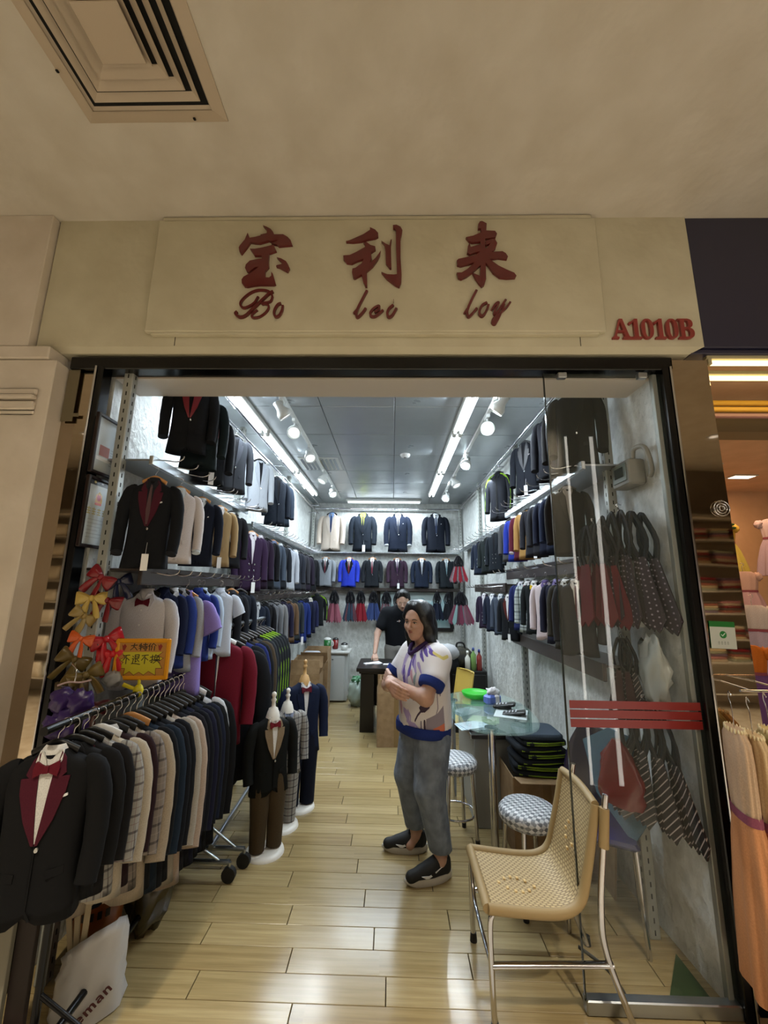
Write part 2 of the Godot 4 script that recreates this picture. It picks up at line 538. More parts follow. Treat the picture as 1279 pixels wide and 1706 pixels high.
func shop_front() -> void:
	var paint := plaster("fascia_paint", Color(0.79, 0.765, 0.67))
	var f := base("wall_fascia", "cream fascia over the shop opening carrying the red name", "fascia")
	# profile: front face, bevelled soffit, mitred ends
	var st := new_st()
	flat(st)
	var xl := -1.9
	var xr := 1.585
	var ring := func(x: float, cut: float) -> PackedVector3Array:
		return PackedVector3Array([Vector3(x, 3.65, -1.88), Vector3(x, 2.862, -1.88), Vector3(x - cut, 2.835, -1.905), Vector3(x - cut, 2.83, -1.98), Vector3(x - cut, 3.65, -1.98)])
	loft(st, [ring.call(xl, 0.0), ring.call(xr, 0.06)], true, true, false)
	obj("board", st, paint, f)
	box_obj("sign_panel", Vector3(-0.115, 3.275, -1.865), Vector3(2.4, 0.69, 0.03), paint, f, 0.006)
	box_obj("panel_lip", Vector3(-0.115, 2.923, -1.868), Vector3(2.33, 0.014, 0.024), paint, f, 0.002)
	box_obj("top_trim", Vector3(-0.115, 3.632, -1.868), Vector3(2.36, 0.02, 0.03), paint, f, 0.002)
	var seam := mat("dark_seam", Color(0.16, 0.14, 0.1), 0.9)
	for q in [[-1.16, 2.893], [0.96, 2.893]]:
		box_obj("seam", Vector3(q[0], q[1], -1.8797), Vector3(0.003, 0.055, 0.002), seam, f)
	# letters
	var red := mat("letter_red", Color(0.36, 0.05, 0.06), 0.16)
	red.clearcoat_enabled = true
	red.clearcoat = 0.6
	var side := mat("letter_side", Color(0.35, 0.035, 0.04), 0.35)
	var words := {"bao": "first big brush character of the red shop name, above the script Bo", "li": "middle big brush character of the red shop name, above lei", "lai": "last big brush character of the red shop name, above loy"}
	for k in words:
		var t := thing("sign_character", words[k], "sign letter", Vector3(0, 0, -1.85), 0, "brush characters of the shop name")
		for g in GLYPHS[k]:
			var s2 := new_st()
			prism(s2, poly2(g), 0.001, 0.016)
			obj("brush_stroke", s2, red, t)
	var lab := {"B": "red script capital B on the shop sign", "o": "red script letter o directly after the capital B", "l": "red script letter l beginning lei", "e": "red script letter e in lei", "i": "red script letter i with a dot in lei", "l2": "red script letter l beginning loy", "o2": "red script letter o in loy", "y": "red script letter y ending loy"}
	for k in lab:
		var t := thing("sign_letter", lab[k], "sign letter", Vector3(0, 0, -1.85), 0, "script letters of the shop name")
		var zz := 0.014
		for g in SCRIPT[k]:
			var raw := []
			for v in poly2(g[1]):
				raw.append(Vector3(v.x, v.y, 0))
			var fine := PackedVector2Array()
			for v in curve_pts(raw, 4):
				fine.append(Vector2(v.x, v.y))
			for pl in Geometry2D.offset_polyline(fine, g[0], Geometry2D.JOIN_ROUND, Geometry2D.END_ROUND):
				if not Geometry2D.is_polygon_clockwise(pl):
					var s3 := new_st()
					prism(s3, pl, 0.001, zz)
					obj("stroke", s3, red, t)
			zz -= 0.0013
	# unit number
	var font := SystemFont.new()
	font.font_names = PackedStringArray(["Droid Serif"])
	font.font_weight = 700
	var num := mat("number_red", Color(0.52, 0.09, 0.07), 0.08)
	num.clearcoat_enabled = true
	var x := 1.12
	for c in ["A", "1", "0", "1", "0", "B"]:
		var tm := TextMesh.new()
		tm.text = c
		tm.font = font
		tm.font_size = 64
		tm.pixel_size = 0.0025
		tm.depth = 0.014
		tm.horizontal_alignment = HORIZONTAL_ALIGNMENT_LEFT
		tm.vertical_alignment = VERTICAL_ALIGNMENT_BOTTOM
		var box := tm.get_aabb()
		var want := 0.094 if c == "A" else 0.08 if c == "B" else 0.062
		var sx := want / box.size.x
		var sy := 0.113 / box.size.y
		var o := mi("sign_numeral" if c in ["1", "0"] else "sign_letter", tm, num, self)
		o.transform = Transform3D(Basis.from_scale(Vector3(sx, sy, 1)), Vector3(x - box.position.x * sx, 2.9 - box.position.y * sy, -1.872))
		var which: String = {"A": "red serif letter A starting the unit number", "B": "red serif letter B ending the unit number"}.get(c, "")
		if which == "":
			var later := x > 1.3
			which = "%s red serif numeral %s of the unit number" % ["second" if later else "first", "one" if c == "1" else "zero"]
		tag(o, which, "sign letter", "unit number characters")
		x += want - (0.006 if c == "A" else 0.0)
	# dark header frame, jambs and soffit
	var black := mat("black_frame", Color(0.025, 0.026, 0.03), 0.22, 0.3)
	slab("trim_header", Vector3(-1.72, 2.745, -1.99), Vector3(1.43, 2.815, -1.90), black, "dark metal header frame along the top of the shop opening", "frame", 0.004)
	var soff := mat("soffit_grey", Color(0.72, 0.69, 0.65), 0.6)
	slab("trim_soffit", Vector3(-1.53, 2.735, -2.19), Vector3(1.36, 2.76, -1.985), soff, "plain grey soffit just inside the shop opening", "soffit", 0.002)
	slab("wall_over_soffit", Vector3(-1.53, 2.76, -2.19), Vector3(1.36, 3.65, -2.15), soff, "grey upstand closing the shop above the soffit", "wall")
	for s in [[-1.548, "left"], [1.388, "right"]]:
		var j := base("trim_jamb_" + str(s[1]), "black door jamb with a chrome edge on the %s of the opening" % s[1], "frame")
		box_obj("post", Vector3(s[0], 1.38, -1.93), Vector3(0.032, 2.76, 0.07), black, j, 0.004)
		box_obj("chrome_edge", Vector3(s[0] + (-0.022 if s[0] < 0 else 0.022), 1.38, -1.9), Vector3(0.011, 2.76, 0.025), chrome(), j, 0.003)
	# mirror claddings
	var mir := mat("mirror_cladding", Color(0.74, 0.68, 0.6), 0.035, 1.0)
	mir.normal_enabled = true
	mir.normal_texture = noise_tex(9, 0.006, 256, 2, true, 6.0)
	mir.normal_scale = 0.05
	mir.uv1_triplanar = true
	mir.uv1_world_triplanar = true
	mir.uv1_scale = Vector3(0.5, 1.2, 0.5)
	slab("wall_mirror_left", Vector3(-1.745, 0, -1.99), Vector3(-1.575, 2.74, -1.93), mir, "mirror polished cladding strip left of the shop entrance", "mirror", 0.002)
	slab("wall_mirror_right", Vector3(1.418, 0, -1.99), Vector3(1.605, 2.80, -1.9), mir, "mirror polished steel pillar between the two shops", "mirror", 0.002)
	var br := thing("angle_bracket", "olive painted angle plate at the top of the left mirror strip", "bracket", Vector3(-1.7, 2.6, -1.915))
	box_obj("plate", Vector3(0, 0, 0), Vector3(0.06, 0.29, 0.006), mat("olive_paint", Color(0.42, 0.38, 0.29), 0.6), br, 0.001)
	box_obj("tab", Vector3(0.045, -0.11, 0), Vector3(0.03, 0.018, 0.004), mat("olive_paint", Color.WHITE), br)
	# glass door leaf on the right
	var door := base("door_1", "fixed clear glass door leaf with red stripes on the right", "glass door")
	var gl := glass("door_glass", Color(0.9, 1, 0.95), 0.02)
	gl.metallic_specular = 0.4
	var sg := new_st()
	flat(sg)
	quad(sg, Vector3(0.778, 0.05, -1.925), Vector3(1.372, 0.05, -1.925), Vector3(1.372, 2.735, -1.925), Vector3(0.778, 2.735, -1.925))
	obj("pane", sg, gl, door)
	box_obj("glass_edge", Vector3(0.776, 1.39, -1.925), Vector3(0.005, 2.69, 0.011), mat("glass_edge", Color(0.05, 0.09, 0.08), 0.1), door)
	box_obj("bottom_rail", Vector3(1.075, 0.028, -1.93), Vector3(0.6, 0.05, 0.04), steel(), door, 0.004)
	var redv := mat("red_vinyl", Color(0.5, 0.12, 0.11), 0.35)
	for k in 3:
		box_obj("red_stripe", Vector3(1.078, 1.131 - k * 0.0385, -1.922), Vector3(0.572, 0.033, 0.002), redv, door)
	for xx in [0.87, 1.28]:
		box_obj("clip", Vector3(xx, 2.722, -1.925), Vector3(0.045, 0.03, 0.03), steel(), door, 0.003)
	box_obj("stile", Vector3(1.352, 1.39, -1.95), Vector3(0.022, 2.7, 0.03), mat("grey_stile", Color(0.5, 0.5, 0.47), 0.4, 0.4), door, 0.003)

# ---------------------------------------------------------------- the shop room
func xr_wall(z: float) -> float:
	return lerpf(1.36, 1.18, (-z - 1.99) / 4.78)

func xl_wall(z: float) -> float:
	return lerpf(-1.53, -1.40, (-z - 1.99) / 4.78)

func paper(key := "crinkle_paper") -> StandardMaterial3D:
	if mats.has(key):
		return mats[key]
	var m := mat(key, Color(0.88, 0.89, 0.88), 0.45)
	var t := noise_tex(31, 0.022, 512, 3, false, 1, Color(0.82, 0.82, 0.81), Color.WHITE)
	(t.noise as FastNoiseLite).noise_type = FastNoiseLite.TYPE_CELLULAR
	(t.noise as FastNoiseLite).domain_warp_enabled = true
	m.albedo_texture = t
	var n := noise_tex(31, 0.022, 512, 3, true, 7.0)
	(n.noise as FastNoiseLite).noise_type = FastNoiseLite.TYPE_CELLULAR
	(n.noise as FastNoiseLite).domain_warp_enabled = true
	m.normal_enabled = true
	m.normal_texture = n
	m.normal_scale = 0.7
	m.uv1_triplanar = true
	m.uv1_world_triplanar = true
	m.uv1_scale = Vector3(1.6, 1.0, 1.6)
	return m

func shop_room() -> void:
	var pm := paper()
	for s in [["left", -1.0], ["right", 1.0]]:
		var st := new_st()
		flat(st)
		var r0 := PackedVector3Array()
		var r1 := PackedVector3Array()
		for q in [[-1.99, 0.0], [-6.9, 0.0], [-6.9, 0.12], [-1.99, 0.12]]:
			var xx: float = (xl_wall(q[0]) if s[1] < 0 else xr_wall(q[0])) + s[1] * q[1]
			r0.append(Vector3(xx, 3.3, q[0]))
			r1.append(Vector3(xx, 0.0, q[0]))
		loft(st, [r0, r1], true, true, false)
		struct(obj("wall_" + str(s[0]), st, pm, self), "pale crinkled wallpaper wall on the %s side of the shop" % s[0], "wall")
	slab("wall_back", Vector3(-1.6, 0, -6.9), Vector3(1.5, 3.3, -6.78), pm, "pale crinkled wallpaper wall at the back of the shop", "wall")
	# laminate floor, plank by plank
	var fl := base("floor", "honey coloured laminate plank floor of the shop", "floor")
	box_obj("underlay", Vector3(-0.08, -0.034, -4.23), Vector3(3.1, 0.04, 5.1), mat("joint_dark", Color(0.2, 0.14, 0.07), 0.9), fl)
	var woods := []
	for k in 5:
		var m := StandardMaterial3D.new()
		m.resource_name = "laminate_%d" % k
		m.albedo_color = [Color(0.62, 0.55, 0.395), Color(0.595, 0.52, 0.365), Color(0.645, 0.575, 0.42), Color(0.605, 0.535, 0.38), Color(0.63, 0.555, 0.395)][k]
		m.roughness = 0.2
		m.albedo_texture = wood_grain(k)
		m.uv1_triplanar = true
		m.uv1_scale = Vector3(0.55, 4.0, 4.0)
		m.uv1_offset = Vector3(0.19 * k, 0.31 * k, 0.37 * k)
		woods.append(m)
	var st0 := new_st()
	cbox(st0, Vector3.ZERO, Vector3(0.796, 0.012, 0.1225), 0.0012)
	var plank := done(st0)
	var z := -1.675
	var row := 0
	while z > -6.75:
		var x := -1.95 + fmod(row * 0.37, 0.8)
		while x < 1.7:
			var lo := maxf(x - 0.398, -1.56)
			var hi := minf(x + 0.398, 1.4)
			if hi - lo > 0.04:
				mi("plank", plank, woods[rng.randi() % 5], fl, Transform3D(Basis.from_scale(Vector3((hi - lo) / 0.796, 1, 1)), Vector3((lo + hi) / 2, -0.006, z - 0.0625)))
			x += 0.8
		z -= 0.125
		row += 1
	# metal ceiling tiles
	var ce := base("ceiling_shop", "grey metal tile ceiling of the shop", "ceiling")
	box_obj("backing", Vector3(-0.08, 3.15, -4.52), Vector3(3.2, 0.1, 4.6), mat("ceiling_backing", Color(0.35, 0.36, 0.37), 0.8), ce)
	var tm := mat("ceiling_tile", Color(0.62, 0.645, 0.66), 0.36, 0.35)
	tm.roughness_texture = noise_tex(41, 0.01, 256, 4, false, 1, Color(0.75, 0.75, 0.75), Color.WHITE)
	tm.normal_enabled = true
	tm.normal_texture = noise_tex(42, 0.008, 256, 3, true, 5.0)
	tm.normal_scale = 0.18
	tm.uv1_triplanar = true
	tm.uv1_world_triplanar = true
	var s1 := new_st()
	cbox(s1, Vector3.ZERO, Vector3(0.594, 0.02, 0.594), 0.003)
	var tile := done(s1)
	for i in 6:
		for k in 9:
			var cx := 0.3 + 0.008 + (i - 3) * 0.6
			var cz := -2.13 - k * 0.6
			var z0 := minf(cz + 0.297, -2.2)
			var z1 := maxf(cz - 0.297, -6.78)
			if z0 - z1 < 0.05:
				continue
			var w := 0.594
			var x0 := maxf(cx - 0.297, -1.52)
			var x1 := minf(cx + 0.297, 1.34)
			if x1 - x0 < 0.05:
				continue
			mi("tile", tile, tm, ce, Transform3D(Basis.from_scale(Vector3((x1 - x0) / w, 1, (z0 - z1) / w)), Vector3((x0 + x1) / 2, 3.09, (z0 + z1) / 2)))

func wood_grain(k: int) -> ImageTexture:
	var n := FastNoiseLite.new()
	n.seed = 50 + k
	n.frequency = 0.012
	n.fractal_octaves = 4
	var im := Image.create(512, 128, false, Image.FORMAT_RGB8)
	for y in 128:
		for x in 512:
			var w := n.get_noise_2d(x * 0.35, y * 5.0)
			var w2 := n.get_noise_2d(x * 1.2 + 900, y * 22.0)
			var v := 0.93 + 0.09 * w + 0.06 * w2
			im.set_pixel(x, y, Color(v, v * (0.985 + 0.02 * w), v * (0.96 + 0.04 * w)))
	return ImageTexture.create_from_image(im)

func ceiling_lamps() -> void:
	var tubeglow := glow("tube_glow", Color(0.93, 0.97, 1.0), 5.0)
	var cool := Color(0.9, 0.96, 1.0)
	var hous := white_metal()
	var n := 0
	for x in [-1.2, 0.585]:
		for k in 3:
			var zc: float = [-2.85, -4.1, -5.35][k]
			var t := thing("fluorescent_fitting", "twin-tube fluorescent batten, %s along the %s ceiling row" % [["nearest the entrance", "middle one", "farthest from the entrance"][k], "left" if x < 0 else "right"], "ceiling light", Vector3(x, 3.08, zc), 0, "fluorescent battens")
			box_obj("housing", Vector3(0, -0.02, 0), Vector3(0.1, 0.04, 1.22), hous, t, 0.006)
			for s in [-1, 1]:
				var st := new_st()
				tube(st, [Vector3(s * 0.027, -0.056, -0.58), Vector3(s * 0.027, -0.056, 0.58)], 0.013, 10)
				obj("tube_lamp", st, tubeglow, t)
				for e in [-1, 1]:
					box_obj("end_cap", Vector3(s * 0.027, -0.05, e * 0.595), Vector3(0.03, 0.045, 0.025), hous, t, 0.004)
			for s in [-1, 1]:
				area(t, Vector3(s * 0.043, -0.066, 0), Vector2(0.03, 1.16), 2.35, cool, Vector3(s * 0.45, -0.89, 0).normalized())
			n += 1
	var b := thing("fluorescent_fitting", "single fluorescent batten across the ceiling above the back wall", "ceiling light", Vector3(-0.15, 3.08, -6.42), 0, "fluorescent battens")
	box_obj("housing", Vector3(0, -0.02, 0), Vector3(1.24, 0.04, 0.06), hous, b, 0.006)
	var sb := new_st()
	tube(sb, [Vector3(-0.59, -0.056, 0), Vector3(0.59, -0.056, 0)], 0.014, 10)
	obj("tube_lamp", sb, tubeglow, b)
	area(b, Vector3(0, -0.073, 0), Vector2(1.16, 0.05), 3.6, cool)
	# spotlight tracks
	for x in [-0.86, 0.78]:
		var side := "left" if x < 0 else "right"
		var tr := thing("lighting_track", "white lighting track on the %s half of the ceiling" % side, "track", Vector3(x, 3.08, -4.3))
		box_obj("rail", Vector3(0, -0.012, 0), Vector3(0.034, 0.024, 4.0), hous, tr, 0.004)
		box_obj("feed", Vector3(0, -0.02, 1.95), Vector3(0.04, 0.036, 0.08), hous, tr, 0.004)
		var zs := [-2.85, -3.25, -3.9, -4.75, -5.5] if x < 0 else [-2.75, -3.15, -4.1, -4.9, -5.7]
		for k in 5:
			spot(Vector3(x, 3.055, zs[k]), (-1.0 if x > 0 else 1.0), k, side)
	# smoke detector and ceiling grille
	var sd := thing("smoke_detector", "round white smoke detector on the metal ceiling", "smoke detector", Vector3(0.13, 3.08, -4.2))
	var s2 := new_st()
	lathe(s2, [Vector2(0.055, 0), Vector2(0.055, -0.012), Vector2(0.045, -0.028), Vector2(0.018, -0.034), Vector2(0.0, -0.034)], 20)
	obj("body", s2, mat("detector_white", Color(0.85, 0.85, 0.85), 0.4), sd)
	var s3 := new_st()
	lathe(s3, [Vector2(0.016, -0.033), Vector2(0.014, -0.042), Vector2(0, -0.042)], 14)
	obj("sensor", s3, mat("detector_grey", Color(0.4, 0.4, 0.4), 0.5), sd)
	var gr := thing("ceiling_grille", "small louvred air grille in the ceiling beside the left spotlights", "vent", Vector3(-0.86, 3.08, -4.55))
	box_obj("frame", Vector3(0, -0.003, 0), Vector3(0.46, 0.008, 0.46), hous, gr, 0.002)
	for k in 9:
		box_obj("slat", Vector3(-0.19 + k * 0.047, -0.012, 0), Vector3(0.03, 0.004, 0.4), steel(), gr, 0.0, Basis(Vector3.BACK, 0.6))

func spot(at: Vector3, turn: float, k: int, side: String) -> void:
	var t := thing("track_spotlight", "white track spotlight, %s from the entrance on the %s track" % [ORD[k], side], "spotlight", at, 0, "track spotlights")
	var w := white_metal()
	box_obj("adapter", Vector3(0, -0.012, 0), Vector3(0.03, 0.03, 0.1), w, t, 0.004)
	var st := new_st()
	tube(st, [Vector3(0, -0.02, 0), Vector3(0, -0.075, 0)], 0.009, 8)
	obj("arm", st, w, t)
	var dir := Vector3(turn * [0.55, 0.15, 0.3, -0.3, 0.35][k], -0.75, [-0.35, 0.85, 0.5, 0.25, 0.6][k]).normalized()
	var xf := Transform3D(Basis(Quaternion(Vector3.DOWN, dir)), Vector3(0, -0.095, 0))
	if not meshes.has("spot_head"):
		var s := new_st()
		lathe(s, [Vector2(0.022, 0.075), Vector2(0.03, 0.07), Vector2(0.032, 0.02), Vector2(0.056, -0.02), Vector2(0.058, -0.06), Vector2(0.05, -0.06), Vector2(0.045, -0.045)], 18)
		meshes["spot_head"] = done(s)
		s = new_st()
		lathe(s, [Vector2(0.046, -0.048), Vector2(0.044, -0.053), Vector2(0.0, -0.056)], 18)
		meshes["spot_lens"] = done(s)
	mi("head", meshes["spot_head"], w, t, xf)
	mi("lamp_lens", meshes["spot_lens"], glow("spot_glow", Color(0.95, 0.98, 1.0), 1.3), t, xf)
	var l := SpotLight3D.new()
	l.name = "spot_light"
	l.light_color = Color(0.95, 0.98, 1.0)
	l.light_energy = 0.6
	l.spot_angle = 40
	l.spot_angle_attenuation = 0.6
	l.spot_range = 8.0
	l.spot_attenuation = 2.0
	l.light_size = 0.012
	l.shadow_enabled = true
	t.add_child(l)
	l.transform = Transform3D(Basis.looking_at(dir, Vector3.RIGHT), Vector3(0, -0.095, 0) + dir * 0.07)

func upright(side: String, x: float, z: float, lo: float, hi: float, label: String) -> void:
	var t := thing("slotted_upright", label, "upright", Vector3(x, lo, z), 0, "slotted wall uprights")
	var h := hi - lo
	box_obj("post", Vector3(0, h / 2, 0), Vector3(0.05, h, 0.045), mat("upright_grey", Color(0.62, 0.63, 0.61), 0.35, 0.3), t, 0.004)
	var s := -1.0 if x > 0 else 1.0
	var st := new_st()
	for k in int(h / 0.05):
		cbox(st, Vector3(s * 0.0255, 0.03 + k * 0.05, 0), Vector3(0.001, 0.022, 0.006))
		cbox(st, Vector3(0, 0.03 + k * 0.05, 0.023), Vector3(0.006, 0.022, 0.001))
	var o := obj("slots", st, mat("slot_dark", Color(0.04, 0.04, 0.04), 0.9), t)
	o.set_meta("kind", "stuff")

func hook_mesh() -> ArrayMesh:
	if not meshes.has("hook"):
		var st := new_st()
		tube(st, curve_pts([Vector3(0, 0.01, 0), Vector3(0, 0.004, 0.05), Vector3(0, -0.004, 0.1), Vector3(0, 0.006, 0.135), Vector3(0, 0.025, 0.145)], 3), 0.0035, 6)
		meshes["hook"] = done(st)
	return meshes["hook"]

func ledge(x: float, y: float, z0: float, z1: float, label: String, dark: bool, hooks: int) -> void:
	var t := thing("display_ledge", label, "wall shelf", Vector3(x, y, (z0 + z1) / 2), 0, "wall display ledges")
	var len := absf(z1 - z0)
	var s := -1.0 if x > 0 else 1.0
	var m := mat("brown_shelf", Color(0.2, 0.17, 0.155), 0.35) if dark else steel()
	var wallx := (xl_wall(z0) if x < 0 else xr_wall(z0)) - x
	box_obj("shelf", Vector3(wallx / 2.0, 0, 0), Vector3(absf(wallx) - 0.01, 0.012, len), m, t, 0.002)
	box_obj("front_rail", Vector3(0, 0.0 if not dark else -0.03, 0), Vector3(0.022, 0.05 if not dark else 0.09, len), m if dark else mat("alu_rail", Color(0.72, 0.74, 0.75), 0.25, 0.9), t, 0.003)
	for k in hooks:
		var zz := -len / 2 + len * (k + 0.5) / hooks
		var turn := Basis(Vector3.UP, s * PI / 2 + rng.randf_range(-0.3, 0.3))
		mi("hook", hook_mesh(), chrome(), t, Transform3D(turn, Vector3(s * 0.008, 0.01 if not dark else -0.02, zz)))

func rail(x: float, y: float, z0: float, z1: float, label: String) -> void:
	var t := thing("hanging_rail", label, "rail", Vector3(x, y, (z0 + z1) / 2), 0, "wall hanging rails")
	var st := new_st()
	var h := absf(z1 - z0) / 2
	tube(st, [Vector3(0, 0, -h), Vector3(0, 0, h)], 0.012, 10)
	obj("tube", st, chrome(), t)
	for k in 3:
		var zz := -h + 0.08 + (2 * h - 0.16) * k / 2.0
		var wx := (xl_wall(-4) if x < 0 else xr_wall(-4)) - x
		var s2 := new_st()
		tube(s2, [Vector3(0, 0, zz), Vector3(wx, 0.01, zz)], 0.008, 8)
		obj("bracket", s2, chrome(), t)

func wall_fittings() -> void:
	for q in [[-1.43, -1.97, "nearest the left jamb"], [-1.38, -3.43, "second on the left wall"], [-1.36, -5.03, "third on the left wall"], [-1.345, -6.7, "in the left back corner"]]:
		upright("left", q[0], q[1], 0.0, 3.06, "grey slotted metal upright %s" % q[2])
	for q in [[1.27, -2.3, "behind the glass door on the right wall"], [1.2, -3.8, "second on the right wall"], [1.17, -5.3, "third on the right wall"], [1.14, -6.7, "in the right back corner"]]:
		upright("right", q[0], q[1], 0.0, 3.06, "grey slotted metal upright %s" % q[2])
	rail(-1.25, 2.86, -2.1, -6.6, "chrome top hanging rail along the left wall")
	rail(-1.22, 2.985, -2.1, -6.6, "upper chrome rail just under the ceiling on the left")
	ledge(-1.27, 2.27, -1.98, -3.4, "silver display ledge nearest the entrance on the left wall", false, 11)
	ledge(-1.24, 2.17, -3.46, -6.6, "silver display ledge deep inside on the left wall", false, 20)
	ledge(-1.25, 1.70, -1.98, -3.4, "brown shelf with hooks nearest the entrance on the left wall", true, 10)
	ledge(-1.22, 1.585, -3.46, -6.6, "brown shelf with hooks deep inside on the left wall", true, 20)
	rail(1.12, 2.96, -2.3, -6.6, "chrome top hanging rail along the right wall")
	rail(1.16, 3.02, -2.3, -6.6, "upper chrome rail just under the ceiling on the right")
	ledge(1.08, 2.33, -2.2, -3.78, "silver display ledge nearest the entrance on the right wall", false, 11)
	ledge(1.08, 2.235, -3.84, -6.4, "silver display ledge deep inside on the right wall", false, 14)
	ledge(1.07, 1.80, -2.2, -3.78, "brown shelf with hooks nearest the entrance on the right wall", true, 9)
	ledge(1.07, 1.68, -3.84, -5.25, "brown shelf with hooks in the middle of the right wall", true, 8)
	ledge(1.10, 1.245, -2.2, -3.78, "low brown shelf under the nearest jackets on the right wall", true, 0)

# ---------------------------------------------------------------- garments
# local frame of a garment: x along the shoulders, z to the front, origin at the top of the hanger hook; the neck is 9 cm lower
const PROF := [[0.0, 0.056, 0.046], [0.022, 0.088, 0.05], [0.04, 0.135, 0.055], [0.055, 0.17, 0.06], [0.085, 0.186, 0.066], [0.14, 0.178, 0.074], [0.25, 0.168, 0.078], [0.36, 0.168, 0.078], [0.46, 0.178, 0.082], [0.56, 0.19, 0.086]]
const NECK := 0.09

func prof(d: float) -> Vector2:
	for i in PROF.size() - 1:
		if d <= PROF[i + 1][0]:
			var t := clampf((d - PROF[i][0]) / (PROF[i + 1][0] - PROF[i][0]), 0, 1)
			return Vector2(lerpf(PROF[i][1], PROF[i + 1][1], t), lerpf(PROF[i][2], PROF[i + 1][2], t))
	return Vector2(PROF[-1][1], PROF[-1][2])

# front surface of the garment at x and depth d below the neck
func front_z(x: float, d: float) -> float:
	var ab := prof(d)
	var q := clampf(absf(x) / ab.x, 0.0, 0.97)
	return ab.y * pow(1.0 - pow(q, 2.6), 1.0 / 2.6)

# a flap laid over the front: polygon in (x, depth), lifted by a small amount
func flap(st: SurfaceTool, pts: Array, lift: float, thick := 0.004) -> void:
	var whole := poly2(pts)
	var lo := 9.0
	var hi := -9.0
	for p in whole:
		lo = minf(lo, p.y)
		hi = maxf(hi, p.y)
	var n := maxi(1, int((hi - lo) / 0.045))
	for k in n:
		var a := lerpf(lo, hi, float(k) / n)
		var b := lerpf(lo, hi, float(k + 1) / n)
		var strip := PackedVector2Array([Vector2(-1, a), Vector2(1, a), Vector2(1, b), Vector2(-1, b)])
		for pl in Geometry2D.intersect_polygons(whole, strip):
			var idx := Geometry2D.triangulate_polygon(pl)
			flat(st)
			for i in range(0, idx.size(), 3):
				var v := []
				for j in 3:
					var p: Vector2 = pl[idx[i + j]]
					v.append(Vector3(p.x, -NECK - p.y, front_z(p.x, p.y) + lift))
				if (v[1] - v[0]).cross(v[2] - v[0]).z < 0:
					v.reverse()
				tri(st, v[0], v[1], v[2])
	# edge band, so that the flap has thickness
	for i in whole.size():
		var p := whole[i]
		var q := whole[(i + 1) % whole.size()]
		var a := Vector3(p.x, -NECK - p.y, front_z(p.x, p.y) + lift)
		var b := Vector3(q.x, -NECK - q.y, front_z(q.x, q.y) + lift)
		var o := Vector3(0, 0, -thick - 0.002)
		quad(st, a, a + o, b + o, b)

func mirror_x(pts: Array) -> Array:
	var r := []
	for k in range(0, pts.size(), 2):
		r.append(-pts[k])
		r.append(pts[k + 1])
	return r

